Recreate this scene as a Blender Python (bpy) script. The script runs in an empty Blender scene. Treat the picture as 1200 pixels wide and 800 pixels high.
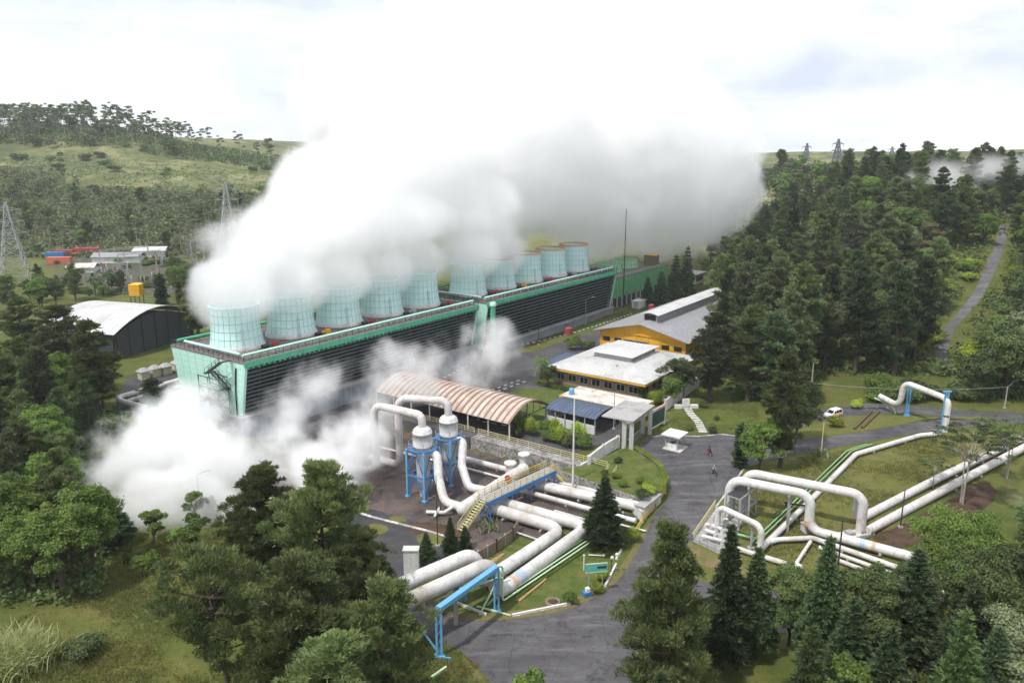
import bpy, bmesh, math, random
import numpy as np
from mathutils import Vector, Matrix
R = math.radians
sc = bpy.context.scene
COL = sc.collection
random.seed(7)

# ---------------------------------------------------------------- survey: photo pixels -> points on the ground
F = 910.0; CX = 600.0; CY = 400.0; CAMH = 55.0
PITCH = math.atan(220 / F); cp, sp = math.cos(PITCH), math.sin(PITCH)
def ray(u, v):
    x = (u - CX) / F; y = -(v - CY) / F
    return (x, cp + y * sp, -sp + y * cp)
def at(u, v, z=0.0):
    d = ray(u, v); t = (z - CAMH) / d[2]
    return Vector((d[0] * t, d[1] * t, z))
def atD(u, v, Y):                       # point of that sight line at distance Y
    d = ray(u, v); t = Y / d[1]
    return Vector((d[0] * t, Y, CAMH + d[2] * t))
def proj(X, Y, Z):
    z = Z - CAMH; fw = Y * cp - z * sp; up = Y * sp + z * cp
    return (CX + F * X / fw, CY - F * up / fw)
# plant axes: a runs along the cooling towers, b across them
YAW = math.atan2(0.811, 0.585)
UX, UY = math.cos(YAW), math.sin(YAW)
def A(a, b): return (a * UX - b * UY, a * UY + b * UX)
def AB(X, Y): return (X * UX + Y * UY, -X * UY + Y * UX)
def sm(t):
    t = min(1.0, max(0.0, t)); return t * t * (3 - 2 * t)
def lerp(a, b, t): return a + (b - a) * t

def H(X, Y):                            # ground height
    a, b = AB(X, Y)
    e1 = sm((115.8 - a) / 2.2)
    e2 = sm((132 - a) / 34)
    e3 = sm((78 - a) / 25)
    w = sm((b - 57) / 5); w3 = sm((b - 119) / 5)
    e = lerp(lerp(e2, e1, w), e3, w3)
    z = -2.5 * e
    far = sm((Y - 330) / 330)
    z += 40 * far
    z += 8 * sm((-X - 230) / 260) * sm((Y - 480) / 180) + 30 * sm((-X - 120) / 330) * sm((Y - 630) / 130)
    d = X - 51 - (Y - 198) * 0.233
    z += (35 - 35 * far * 0.85) * sm(d / 95) * sm((Y - 185) / 190)
    z += 10 * sm((X - 230) / 200) * sm((Y - 150) / 200)
    # rolling meadow and bank on the left foreground
    l = sm((-X - 18) / 25) * sm((118 - Y) / 30)
    z += l * (1.2 * math.sin(X * 0.16 + 1.3) * math.cos(Y * 0.13) + 1.0)
    # soft bumps on the far slopes
    f2 = sm((Y - 340) / 80)
    z += f2 * (2.2 * math.sin(X * 0.031 + Y * 0.017) + 1.3 * math.sin(X * 0.071 - Y * 0.043))
    return z
STEP = 2.0
GX = [-4000, -2500, -1600, -1100, -800] + list(range(-640, -160, 8)) + [-160 + STEP * i for i in range(int(360 / STEP) + 1)] + list(range(208, 700, 8)) + [800, 1100, 1600, 2500, 4000]
GY = [-400, -200, -100, 0, 30] + [40 + STEP * i for i in range(int(300 / STEP) + 1)] + list(range(348, 900, 8)) + [950, 1100, 1400, 2000, 3000, 5000]
import bisect as _bs
_hc = {}
def Hg(i, j):
    k = (i, j)
    if k not in _hc: _hc[k] = H(GX[i], GY[j])
    return _hc[k]
def Hi(X, Y):                           # height of the ground mesh itself
    i = min(len(GX) - 2, max(0, _bs.bisect_right(GX, X) - 1)); j = min(len(GY) - 2, max(0, _bs.bisect_right(GY, Y) - 1))
    s = (X - GX[i]) / (GX[i + 1] - GX[i]); t = (Y - GY[j]) / (GY[j + 1] - GY[j])
    h00, h10, h11, h01 = Hg(i, j), Hg(i + 1, j), Hg(i + 1, j + 1), Hg(i, j + 1)
    if s >= t: return h00 + (h10 - h00) * s + (h11 - h10) * t
    return h00 + (h01 - h00) * t + (h11 - h01) * s
def hit(u, v):                          # sight line meets the ground
    d = ray(u, v); t = 40.0; prev = t
    while t < 2500:
        z = CAMH + d[2] * t
        if z <= Hi(d[0] * t, d[1] * t): break
        prev = t; t += max(1.0, t * 0.01)
    lo, hi = prev, t
    for _ in range(18):
        m = (lo + hi) / 2
        if CAMH + d[2] * m <= Hi(d[0] * m, d[1] * m): hi = m
        else: lo = m
    return Vector((d[0] * hi, d[1] * hi, Hi(d[0] * hi, d[1] * hi)))
def up(u, v, dz):                       # ground point raised: sight line at dz above the (flat) ground there
    z = hit(u, v).z
    for _ in range(4):
        p = at(u, v, z + dz); z = Hi(p.x, p.y)
    return at(u, v, z + dz)

# ---------------------------------------------------------------- objects
def tag(o, label=None, cat=None, group=None, kind=None):
    if label: o['label'] = label
    if cat: o['category'] = cat
    if group: o['group'] = group
    if kind: o['kind'] = kind
    return o
def thing(name, label, cat, loc=(0, 0, 0), rotz=0.0, group=None):
    o = bpy.data.objects.new(name, None); COL.objects.link(o)
    o.location = loc; o.rotation_euler = (0, 0, rotz); o.empty_display_size = 0.5
    return tag(o, label, cat, group)
def copy_tree(o, parent=None):
    c = o.copy(); COL.objects.link(c)
    if parent is not None: c.parent = parent
    for ch in list(o.children): copy_tree(ch, c)
    return c
def dup(o, loc, rotz=0.0, label=None, group=None, scale=None):
    c = copy_tree(o); c.location = loc; c.rotation_euler = (0, 0, rotz)
    if scale is not None: c.scale = scale if hasattr(scale, '__len__') else (scale,) * 3
    if label: c['label'] = label
    if group: c['group'] = group
    return c
def root_of(o):
    while o.parent: o = o.parent
    return o

class MB:
    """collects shapes (in world or thing-local coordinates) and links them as ONE mesh object"""
    def __init__(s): s.v = []; s.f = []; s.m = []; s.sm = []
    def add(s, vs, fs, mi=0, smooth=False):
        o = len(s.v); s.v += [tuple(p) for p in vs]
        for f in fs: s.f.append([i + o for i in f]); s.m.append(mi); s.sm.append(smooth)
        return s
    def box(s, x0, x1, y0, y1, z0, z1, mi=0):
        return s.hexa([(x0, y0, z0), (x1, y0, z0), (x1, y1, z0), (x0, y1, z0)], [(x0, y0, z1), (x1, y0, z1), (x1, y1, z1), (x0, y1, z1)], mi)
    def hexa(s, lo, hi, mi=0):
        n = len(lo); fs = [list(range(n))[::-1], list(range(n, 2 * n))]
        for i in range(n): j = (i + 1) % n; fs.append([i, j, j + n, i + n])
        return s.add(list(lo) + list(hi), fs, mi)
    def prism(s, poly, z0, z1, mi=0):
        return s.hexa([(p[0], p[1], z0) for p in poly], [(p[0], p[1], z1) for p in poly], mi)
    def bar(s, p, q, w, h=None, mi=0, upv=(0, 0, 1)):
        p = Vector(p); q = Vector(q); h = w if h is None else h
        d = (q - p).normalized(); u = Vector(upv)
        if abs(d.dot(u)) > 0.98: u = Vector((1, 0, 0))
        x = d.cross(u).normalized(); y = x.cross(d).normalized()
        a, b = x * w / 2, y * h / 2
        return s.hexa([p - a - b, p + a - b, p + a + b, p - a + b], [q - a - b, q + a - b, q + a + b, q - a + b], mi)
    def tube(s, pts, rad, n=12, mi=0, smooth=True, cap=True, bend=None, seam=0, seam_h=0.02):
        pts = [Vector(p) for p in pts]
        if bend: pts = fillet(pts, bend)
        if seam:
            for a, b in seams(pts, seam): s.tube([a, b], rad + seam_h, n, mi, True, True)
        rads = [rad(i / (len(pts) - 1)) if callable(rad) else (rad[i] if hasattr(rad, '__len__') else rad) for i in range(len(pts))]
        dirs = []
        for i in range(len(pts)):
            a = pts[max(0, i - 1)]; b = pts[min(len(pts) - 1, i + 1)]
            d = b - a
            if d.length < 1e-6: d = dirs[-1] if dirs else Vector((0, 0, 1))
            dirs.append(d.normalized())
        d0 = dirs[0]; ref = Vector((0, 0, 1)) if abs(d0.z) < 0.9 else Vector((1, 0, 0))
        x = d0.cross(ref).normalized(); vs = []; 
        for i, p in enumerate(pts):
            d = dirs[i]; x = (x - d * x.dot(d))
            x = x.normalized() if x.length > 1e-6 else d.cross(Vector((0, 1, 0))).normalized()
            y = d.cross(x)
            for k in range(n):
                t = 2 * math.pi * k / n
                vs.append(p + (x * math.cos(t) + y * math.sin(t)) * rads[i])
        fs = []
        for i in range(len(pts) - 1):
            for k in range(n):
                j = (k + 1) % n
                fs.append([i * n + k, i * n + j, (i + 1) * n + j, (i + 1) * n + k])
        s.add(vs, fs, mi, smooth)
        if cap:
            e = (len(pts) - 1) * n
            s.add(vs[:n], [list(range(n))[::-1]], mi); s.add(vs[e:e + n], [list(range(n))], mi)
        return s
    def lathe(s, prof, c=(0, 0), n=24, mi=0, smooth=True, capb=True, capt=True):
        vs = []; fs = []
        for r, z in prof:
            for k in range(n):
                t = 2 * math.pi * k / n; vs.append((c[0] + r * math.cos(t), c[1] + r * math.sin(t), z))
        for i in range(len(prof) - 1):
            for k in range(n):
                j = (k + 1) % n; fs.append([i * n + k, i * n + j, (i + 1) * n + j, (i + 1) * n + k])
        s.add(vs, fs, mi, smooth)
        e = (len(prof) - 1) * n
        if capb: s.add(vs[:n], [list(range(n))[::-1]], mi)
        if capt: s.add(vs[e:], [list(range(n))], mi)
        return s
    def ball(s, c, r, mi=0, n=10, m=6, sz=1.0):
        prof = [(max(1e-3, r * math.sin(math.pi * i / m)), c[2] - sz * r * math.cos(math.pi * i / m)) for i in range(m + 1)]
        return s.lathe(prof, (c[0], c[1]), n, mi, True, False, False)
    def rail(s, pts, h=1.1, post=2.0, w=0.06, mi=0, mids=(0.55,), pw=None):
        pts = [Vector(p) for p in pts]; U = Vector((0, 0, 1)); pw = pw or w
        for a, b in zip(pts, pts[1:]):
            s.bar(a + U * h, b + U * h, w, w, mi)
            for k in mids: s.bar(a + U * h * k, b + U * h * k, w * .8, w * .8, mi)
            n = max(1, round((b - a).length / post))
            for i in range(n + 1):
                p = a.lerp(b, i / n); s.bar(p, p + U * (h - w * .5), pw, pw, mi)
        return s
    def build(s, name, mats, parent=None, loc=None, local=False):
        """local: coordinates already belong to the parent thing; else world coordinates are converted"""
        me = bpy.data.meshes.new(name)
        v = np.array(s.v, dtype=np.float64).reshape(-1, 3)
        o = bpy.data.objects.new(name, me); COL.objects.link(o)
        if parent is not None:
            o.parent = parent
            if not local:
                r = root_of(parent); L = np.array(r.location); a = r.rotation_euler.z
                v = v - L; c, n_ = math.cos(-a), math.sin(-a)
                v = np.stack([v[:, 0] * c - v[:, 1] * n_, v[:, 0] * n_ + v[:, 1] * c, v[:, 2]], 1)
        elif loc is not None:
            o.location = loc
            if not local: v = v - np.array(loc)
        me.from_pydata(v.tolist(), [], s.f)
        for m in (mats if isinstance(mats, (list, tuple)) else [mats]): me.materials.append(m)
        me.polygons.foreach_set('material_index', s.m); me.polygons.foreach_set('use_smooth', s.sm)
        me.update()
        return o
def fillet(pts, r, n=7):
    out = [pts[0]]
    for i in range(1, len(pts) - 1):
        p = pts[i]; a = (pts[i - 1] - p); b = (pts[i + 1] - p)
        la, lb = a.length, b.length; a.normalize(); b.normalize()
        ang = a.angle(b)
        if ang > 3.0: out.append(p); continue
        t = min(r / math.tan(ang / 2), la * 0.49, lb * 0.49); rr = t * math.tan(ang / 2)
        c = p + (a + b).normalized() * (rr / math.sin(ang / 2))
        s0 = p + a * t - c; s1 = p + b * t - c; th = s0.angle(s1)
        for k in range(n + 1):
            f = k / n
            if th < 1e-4: q = s0.lerp(s1, f)
            else: q = (s0 * math.sin((1 - f) * th) + s1 * math.sin(f * th)) / math.sin(th)
            out.append(c + q)
    out.append(pts[-1]); return out
def seams(pts, step):
    out = []; acc = step * 0.5
    for a, b in zip(pts, pts[1:]):
        L = (b - a).length; d = acc
        while d < L - 0.1:
            out.append((a.lerp(b, (d - .045) / L), a.lerp(b, (d + .045) / L))); d += step
        acc = max(0.1, d - L)
    return out
# ---------------------------------------------------------------- materials (all procedural)
def srgb(r, g, b): 
    f = lambda c: (c / 255 / 12.92) if c / 255 <= 0.04045 else ((c / 255 + 0.055) / 1.055) ** 2.4
    return (f(r), f(g), f(b))
class NT:
    def __init__(s, nt): s.t = nt; s.L = nt.links
    def n(s, typ, **kw):
        x = s.t.nodes.new(typ)
        for k, v in kw.items():
            if k.startswith('i_'): x.inputs[k[2:].replace('_', ' ')].default_value = v
            else: setattr(x, k, v)
        return x
    def l(s, a, b): s.L.new(a, b)
    def noise(s, vec, scale, detail=4, rough=.6, dist=0.0):
        x = s.n('ShaderNodeTexNoise'); x.inputs['Scale'].default_value = scale; x.inputs['Detail'].default_value = detail
        x.inputs['Roughness'].default_value = rough; x.inputs['Distortion'].default_value = dist
        if vec is not None: s.l(vec, x.inputs['Vector'])
        return x.outputs['Fac']
    def ramp(s, fac, stops, interp='LINEAR'):
        x = s.n('ShaderNodeValToRGB'); x.color_ramp.interpolation = interp
        e = x.color_ramp.elements
        while len(e) < len(stops): e.new(0.5)
        for q, (p, c) in zip(e, stops):
            q.position = p; q.color = (*c, 1) if hasattr(c, '__len__') else (c, c, c, 1)
        s.l(fac, x.inputs['Fac']); return x.outputs['Color']
    def mix(s, fac, a, b, mode='MIX'):
        x = s.n('ShaderNodeMix', data_type='RGBA', blend_type=mode)
        for sock, v in ((x.inputs['Factor'], fac), (x.inputs['A'], a), (x.inputs['B'], b)):
            if hasattr(v, 'links') or hasattr(v, 'is_linked'): s.l(v, sock)
            elif hasattr(v, '__len__'): sock.default_value = (*v, 1) if len(v) == 3 else v
            else: sock.default_value = v
        return x.outputs['Result']
    def math(s, op, a, b=0.0, c=0.0, clamp=False):
        x = s.n('ShaderNodeMath', operation=op, use_clamp=clamp)
        for i, v in enumerate((a, b, c)):
            if hasattr(v, 'is_linked'): s.l(v, x.inputs[i])
            else: x.inputs[i].default_value = v
        return x.outputs[0]
def newmat(name):
    m = bpy.data.materials.new(name); m.use_nodes = True; m.node_tree.nodes.clear()
    t = NT(m.node_tree); out = t.n('ShaderNodeOutputMaterial'); return m, t, out
def principled(t, out, col, rough=.7, metal=0.0, bump=None, bstr=.3, bdist=.05, spec=.4):
    b = t.n('ShaderNodeBsdfPrincipled'); b.inputs['Metallic'].default_value = metal
    b.inputs['Specular IOR Level'].default_value = spec
    for sock, v in ((b.inputs['Base Color'], col), (b.inputs['Roughness'], rough)):
        if hasattr(v, 'is_linked'): t.l(v, sock)
        elif hasattr(v, '__len__'): sock.default_value = (*v, 1)
        else: sock.default_value = v
    if bump is not None:
        bn = t.n('ShaderNodeBump'); bn.inputs['Strength'].default_value = bstr; bn.inputs['Distance'].default_value = bdist
        t.l(bump, bn.inputs['Height']); t.l(bn.outputs[0], b.inputs['Normal'])
    t.l(b.outputs[0], out.inputs['Surface']); return b
def paint(name, col, dirt=None, amt=.5, scale=.35, rough=.5, metal=0.0, streak=True, var=.12, bump=0.0, spec=.4):
    """weathered painted or metal surface: fine mottling, blotches of dirt and vertical streaks"""
    m, t, out = newmat(name)
    tc = t.n('ShaderNodeTexCoord').outputs['Object']
    dirt = dirt or tuple(c * .45 for c in col)
    n1 = t.noise(tc, scale, 5, .65); f1 = t.ramp(n1, [(.48, 0.0), (.72, 1.0)])
    if streak:
        mp = t.n('ShaderNodeMapping'); mp.inputs['Scale'].default_value = (1.6, 1.6, .16); t.l(tc, mp.inputs['Vector'])
        n2 = t.noise(mp.outputs[0], 1.3, 4, .6); f2 = t.ramp(n2, [(.5, 0.0), (.8, 1.0)])
        f1 = t.math('MAXIMUM', f1, f2)
    f = t.math('MULTIPLY', f1, amt)
    c = t.mix(f, col, dirt)
    n3 = t.noise(tc, scale * 9, 3, .6)
    v = t.ramp(n3, [(.25, 1 - var), (.75, 1 + var)])
    c = t.mix(1.0, c, v, 'MULTIPLY')
    rr = t.ramp(n1, [(.3, max(.05, rough - .1)), (.7, min(1, rough + .15))])
    principled(t, out, c, rr, metal, n3 if bump else None, bump, .03, spec)
    return m
def flat(name, col, rough=.6, metal=0.0, var=.2, scale=2.0):
    return paint(name, col, amt=.25, scale=scale, rough=rough, metal=metal, streak=False, var=var)
M = {}
white_pipe = paint('pipe_cladding', (.62, .61, .59), (.31, .27, .22), .85, .22, .42)
M['pipe'] = white_pipe
M['pipe_dirty'] = paint('pipe_cladding_weathered', (.60, .59, .56), (.24, .20, .17), .8, .5, .5)
M['pipe_rust'] = paint('pipe_cladding_rusty', (.60, .58, .56), (.30, .19, .14), .75, .3, .5)
M['vessel'] = paint('vessel_cladding', (.60, .60, .59), (.28, .27, .26), .7, .6, .45)
M['mint'] = paint('mint_panel', (.43, .68, .58), (.54, .74, .66), .5, .25, .55, var=.08)
M['mint_seam'] = flat('mint_seam', (.24, .55, .42))
M['stack'] = paint('fan_stack_panel', (.56, .78, .74), (.70, .83, .80), .5, .35, .5, var=.08)
M['stack_rib'] = flat('fan_stack_rib', (.30, .50, .48))
M['rust_orange'] = paint('orange_rust', (.56, .36, .20), (.62, .55, .46), .6, .8, .8)
M['green_steel'] = paint('green_steel', (.10, .42, .26), (.05, .20, .13), .6, .4, .5)
M['green_panel'] = paint('green_panel', (.13, .37, .15), (.09, .24, .10), .5, .3, .55)
M['lime_panel'] = paint('pale_green_panel', (.35, .62, .38), (.45, .66, .48), .5, .3, .55)
M['louver'] = paint('louver_slat', (.105, .135, .13), (.05, .06, .06), .55, .5, .5)
M['louver_post'] = paint('louver_support', (.05, .06, .06), (.05, .05, .05), .7, .8, .6)  # dark paint of the posts and braces behind the slats
M['black'] = flat('black_and_dark_interior', (.008, .009, .010), .8)  # plain black parts, and panels painted as shaded interiors
M['dark_steel'] = paint('dark_steel', (.035, .035, .037), (.08, .06, .05), .5, 1.0, .6)
M['deck'] = paint('deck_boards', (.20, .17, .16), (.08, .07, .07), .7, .5, .8)
M['concrete'] = paint('concrete', (.36, .35, .34), (.15, .14, .13), .7, .25, .9, bump=.15)
M['dark_wall'] = paint('stained_concrete', (.10, .095, .09), (.04, .037, .035), .7, .25, .9, bump=.15)
M['pale_concrete'] = paint('pale_concrete', (.55, .54, .51), (.24, .22, .20), .7, .3, .85, bump=.1)
M['basin'] = paint('basin_concrete', (.24, .27, .31), (.10, .11, .12), .7, .2, .85)
M['blue'] = paint('blue_steel', (.05, .18, .42), (.03, .13, .30), .5, .6, .45)
M['sky_blue'] = paint('light_blue_steel', (.13, .36, .60), (.10, .28, .42), .5, .5, .45)
M['blue_roof'] = paint('blue_roof', (.060, .085, .14), (.14, .17, .22), .6, .3, .4)
M['yellow'] = paint('yellow_rail', (.62, .47, .10), (.45, .30, .08), .5, 1.0, .5)
M['pale_yellow'] = paint('pale_yellow_rail', (.60, .54, .28), (.35, .28, .12), .5, 1.0, .5)
M['ochre'] = paint('ochre_wall', (.72, .37, .02), (.50, .25, .03), .5, .3, .7)
M['fascia'] = paint('ochre_fascia', (.62, .38, .07), (.40, .24, .05), .5, .6, .7)
M['tank_yellow'] = paint('tank_yellow', (.75, .40, .02), (.5, .25, .03), .4, .5, .4)
M['white_roof'] = paint('white_roof', (.50, .50, .49), (.34, .33, .32), .8, .15, .55, streak=False)
M['grey_roof'] = paint('grey_roof', (.27, .27, .28), (.38, .37, .36), .6, .15, .6, streak=False)
M['old_roof'] = paint('stained_flat_roof', (.55, .52, .47), (.22, .17, .13), .9, .35, .8, streak=False)
M['wall_white'] = paint('whitewashed_wall', (.66, .66, .63), (.34, .33, .30), .6, .4, .8)
M['wall_brown'] = paint('brown_wall', (.28, .20, .15), (.16, .12, .09), .6, .5, .8)
M['wall_dark'] = paint('dark_cladding', (.045, .050, .060), (.09, .09, .10), .6, .2, .6)
M['cream'] = paint('cream_wall', (.62, .55, .40), (.36, .30, .20), .5, .5, .7)
M['red'] = paint('red_paint', (.36, .06, .07), (.3, .03, .03), .4, .8, .5)
M['glass'] = flat('dark_glass', (.02, .025, .03), .12, 0, .1)
M['green_pipe'] = paint('green_pipe', (.20, .42, .18), (.45, .52, .40), .5, .6, .45)
M['pale_green'] = paint('pale_green_pipe', (.50, .66, .42), (.3, .4, .25), .5, .6, .5)
M['brown_pipe'] = paint('brown_pipe', (.40, .26, .12), (.20, .12, .06), .6, .6, .6)
M['galv'] = paint('galvanised_steel', (.42, .43, .44), (.22, .22, .22), .5, 1.0, .45, .3)
M['timber'] = paint('weathered_timber', (.22, .17, .12), (.10, .08, .06), .6, 1.5, .9)
M['bark'] = paint('bark', (.085, .062, .045), (.03, .024, .02), .6, 2.0, .95)
M['pale_bark'] = paint('pale_bark', (.36, .33, .27), (.18, .15, .12), .6, 1.5, .9)
M['hedge_sign'] = paint('teal_sign', (.10, .42, .38), (.30, .55, .52), .5, .8, .5)
M['dark_green'] = paint('dark_green_board', (.015, .06, .045), (.03, .09, .07), .5, .6, .4)
M['band_blue'] = paint('faded_blue_band', (.34, .47, .58), (.5, .52, .52), .8, .5, .5)
M['band_orange'] = paint('faded_orange_band', (.52, .33, .20), (.5, .45, .4), .8, .5, .6)
M['far_steel'] = flat('far_steel', (.17, .18, .19))

def stone_wall():
    m, t, out = newmat('stone_masonry'); tc = t.n('ShaderNodeTexCoord').outputs['Object']
    v = t.n('ShaderNodeTexVoronoi', feature='F1'); v.inputs['Scale'].default_value = 2.2; t.l(tc, v.inputs['Vector'])
    ve = t.n('ShaderNodeTexVoronoi', feature='DISTANCE_TO_EDGE'); ve.inputs['Scale'].default_value = 2.2; t.l(tc, ve.inputs['Vector'])
    g = t.ramp(ve.outputs['Distance'], [(.02, 0.0), (.09, 1.0)])
    sp_ = t.n('ShaderNodeSeparateColor'); t.l(v.outputs['Color'], sp_.inputs[0])
    c = t.ramp(sp_.outputs[0], [(0, (.12, .115, .11)), (.6, (.24, .23, .22)), (1, (.38, .37, .35))])
    c = t.mix(g, (.42, .40, .37), c)
    n = t.noise(tc, .4, 4); c = t.mix(t.ramp(n, [(.45, 0.0), (.7, .6)]), c, (.07, .065, .06))
    principled(t, out, c, .9, 0, g, .5, .06); return m
M['stone'] = stone_wall()

def barrel_mat():
    m, t, out = newmat('striped_sheet_roof'); tc = t.n('ShaderNodeTexCoord').outputs['Object']
    n = t.noise(tc, .5, 5, .7); c = t.ramp(n, [(.3, (.36, .26, .20)), (.5, (.48, .39, .32)), (.7, (.56, .51, .46))])
    principled(t, out, c, .65); return m
M['barrel'] = barrel_mat()
M['barrel_rib'] = paint('rust_strip', (.24, .15, .11), (.38, .29, .23), .6, .7, .8)

def ground_mat():
    m, t, out = newmat('meadow'); pos = t.n('ShaderNodeNewGeometry').outputs['Position']
    big = t.noise(pos, .035, 5, .6, .4); mid = t.noise(pos, .22, 5, .65, .3); fine = t.noise(pos, 1.7, 4, .7); hair = t.noise(pos, 6.0, 3, .7)
    g = t.ramp(mid, [(.28, (.045, .064, .016)), (.46, (.092, .108, .026)), (.6, (.145, .142, .042)), (.75, (.20, .17, .07))])
    g2 = t.ramp(big, [(.38, (.058, .092, .018)), (.55, (.115, .125, .030)), (.68, (.165, .145, .05))])
    c = t.mix(.45, g, g2)
    c = t.mix(t.ramp(fine, [(.5, 0.0), (.75, .55)]), c, (.035, .048, .014))
    c = t.mix(1.0, c, t.ramp(hair, [(.25, .68), (.75, 1.25)]), 'MULTIPLY')
    # the open hill slope far off: pale dry grass
    sx = t.n('ShaderNodeSeparateXYZ'); t.l(pos, sx.inputs[0])
    far = t.math('MULTIPLY', t.ramp(t.math('DIVIDE', sx.outputs[1], 1000.0), [(.36, 0.0), (.46, 1.0)]), 1.0)
    hb = t.noise(pos, .02, 6, .7, .5)
    hc = t.ramp(hb, [(.34, (.06, .075, .025)), (.47, (.12, .135, .055)), (.6, (.23, .225, .10)), (.75, (.31, .29, .15))])
    hs = t.noise(pos, .18, 4, .7); hc = t.mix(t.ramp(hs, [(.52, 0.0), (.66, .8)]), hc, (.055, .07, .028))
    c = t.mix(far, c, hc)
    hgt = t.math('ADD', fine, t.math('MULTIPLY', hair, .5))
    principled(t, out, c, .95, 0, hgt, .7, .25, .15); return m
M['ground'] = ground_mat()
def asphalt(name, base, patch, wet=.35, scale=1.0):
    m, t, out = newmat(name); pos = t.n('ShaderNodeNewGeometry').outputs['Position']
    a = t.noise(pos, .11 * scale, 5, .65, .6); b = t.noise(pos, .6 * scale, 5, .7, .8); f = t.noise(pos, 5, 3, .7)
    mp = t.n('ShaderNodeMapping'); mp.inputs['Rotation'].default_value = (0, 0, -YAW); mp.inputs['Scale'].default_value = (.12, 1.1, 1); t.l(pos, mp.inputs['Vector'])
    s_ = t.noise(mp.outputs[0], .8, 4, .6, .3)
    c = t.mix(t.ramp(a, [(.40, 0.0), (.62, 1.0)]), base, patch)
    c = t.mix(t.ramp(b, [(.55, 0.0), (.66, .75)]), c, tuple(x * .38 for x in base))
    c = t.mix(t.ramp(s_, [(.52, 0.0), (.68, .55)]), c, tuple(x * 1.7 for x in patch))
    cr = t.n('ShaderNodeTexVoronoi', feature='DISTANCE_TO_EDGE'); cr.inputs['Scale'].default_value = .16; 
    wv = t.mix(.35, pos, t.mix(1.0, pos, t.n('ShaderNodeTexNoise').outputs['Color'], 'ADD')); t.l(wv, cr.inputs['Vector'])
    c = t.mix(t.ramp(cr.outputs['Distance'], [(.0, .6), (.012, 0.0)]), c, tuple(x * .4 for x in base))
    c = t.mix(1.0, c, t.ramp(f, [(.25, .8), (.75, 1.2)]), 'MULTIPLY')
    r = t.ramp(a, [(.35, .9), (.6, .9 - wet)])
    principled(t, out, c, r, 0, f, .25, .03, .35); return m
M['asphalt'] = asphalt('asphalt', (.060, .057, .061), (.095, .090, .093))
M['dark_asphalt'] = asphalt('dark_asphalt', (.036, .035, .037), (.055, .052, .055))
M['hill_road'] = asphalt('worn_asphalt', (.09, .087, .09), (.13, .125, .125), .1)
M['yard'] = asphalt('stained_yard', (.125, .092, .080), (.045, .038, .036), .35, 2.6)
def soil(name, c1, c2):
    m, t, out = newmat(name); pos = t.n('ShaderNodeNewGeometry').outputs['Position']
    a = t.noise(pos, .5, 6, .7, .4); b = t.noise(pos, 4, 3, .7)
    c = t.mix(1.0, t.mix(t.ramp(t.noise(pos, .17, 5, .7), [(.56, 0.0), (.72, .55)]), t.ramp(a, [(.35, c1), (.65, c2)]), (.17, .135, .075) if 'lawn' in name else tuple(q * .7 for q in c1)), t.ramp(b, [(.25, .75), (.75, 1.25)]), 'MULTIPLY')
    principled(t, out, c, .95, 0, a, .5, .15, .1); return m
M['soil'] = soil('bare_soil', (.055, .035, .026), (.10, .065, .045))
M['verge'] = soil('sandy_verge', (.19, .145, .075), (.10, .11, .035))
M['lawn'] = soil('mown_lawn', (.052, .085, .018), (.120, .132, .036))
M['lawn_dry'] = soil('dry_lawn', (.150, .138, .045), (.090, .108, .028))
M['floor_litter'] = soil('forest_floor', (.020, .026, .010), (.048, .050, .020))
M['substation'] = soil('gravel_yard', (.055, .062, .035), (.13, .12, .10))

def leafmat(name, dark, light, trans=.25, hue=.0, rough=.6):
    """foliage: each tree and each clump of leaves has a tint of its own"""
    m, t, out = newmat(name)
    at_ = t.n('ShaderNodeAttribute', attribute_name='tint').outputs['Fac']
    oi = t.n('ShaderNodeObjectInfo').outputs['Random']
    f = t.math('ADD', t.math('MULTIPLY', at_, .72), t.math('MULTIPLY', oi, .28))
    c = t.ramp(f, [(.12, dark), (.85, light)])
    hs = t.n('ShaderNodeHueSaturation'); hs.inputs['Saturation'].default_value = 1.0
    t.l(t.math('ADD', .485, t.math('MULTIPLY', oi, .03)), hs.inputs['Hue']); t.l(t.math('ADD', .78, t.math('MULTIPLY', oi, .62)), hs.inputs['Value']); t.l(c, hs.inputs['Color'])
    d = t.n('ShaderNodeBsdfPrincipled'); d.inputs['Roughness'].default_value = rough; d.inputs['Specular IOR Level'].default_value = .25
    t.l(hs.outputs[0], d.inputs['Base Color'])
    tr = t.n('ShaderNodeBsdfTranslucent'); t.l(t.mix(1.0, hs.outputs[0], (1.1, 1.2, .6), 'MULTIPLY'), tr.inputs['Color'])
    mx = t.n('ShaderNodeMixShader'); mx.inputs[0].default_value = trans
    t.l(d.outputs[0], mx.inputs[1]); t.l(tr.outputs[0], mx.inputs[2]); t.l(mx.outputs[0], out.inputs['Surface'])
    return m
M['needle'] = leafmat('pine_needles', (0.054, 0.078, 0.033), (0.187, 0.224, 0.083))
M['grey_needle'] = leafmat('greyish_pine_needles', (0.054, 0.071, 0.039), (0.158, 0.179, 0.090))
M['araucaria'] = leafmat('feathery_needles', (.034, .060, .022), (.115, .155, .055))
M['dark_needle'] = leafmat('dark_conifer_needles', (0.030, 0.054, 0.026), (0.105, 0.149, 0.063), .15)
M['leaf'] = leafmat('broad_leaves', (0.054, 0.101, 0.024), (0.187, 0.261, 0.054), .3)
M['dark_leaf'] = leafmat('dark_broad_leaves', (0.039, 0.067, 0.025), (0.128, 0.164, 0.054), .25)
M['grey_leaf'] = leafmat('grey_green_leaves', (0.083, 0.108, 0.051), (0.217, 0.239, 0.128), .25)
M['lime_leaf'] = leafmat('lime_leaves', (0.128, 0.187, 0.026), (0.344, 0.404, 0.060), .3)
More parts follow.
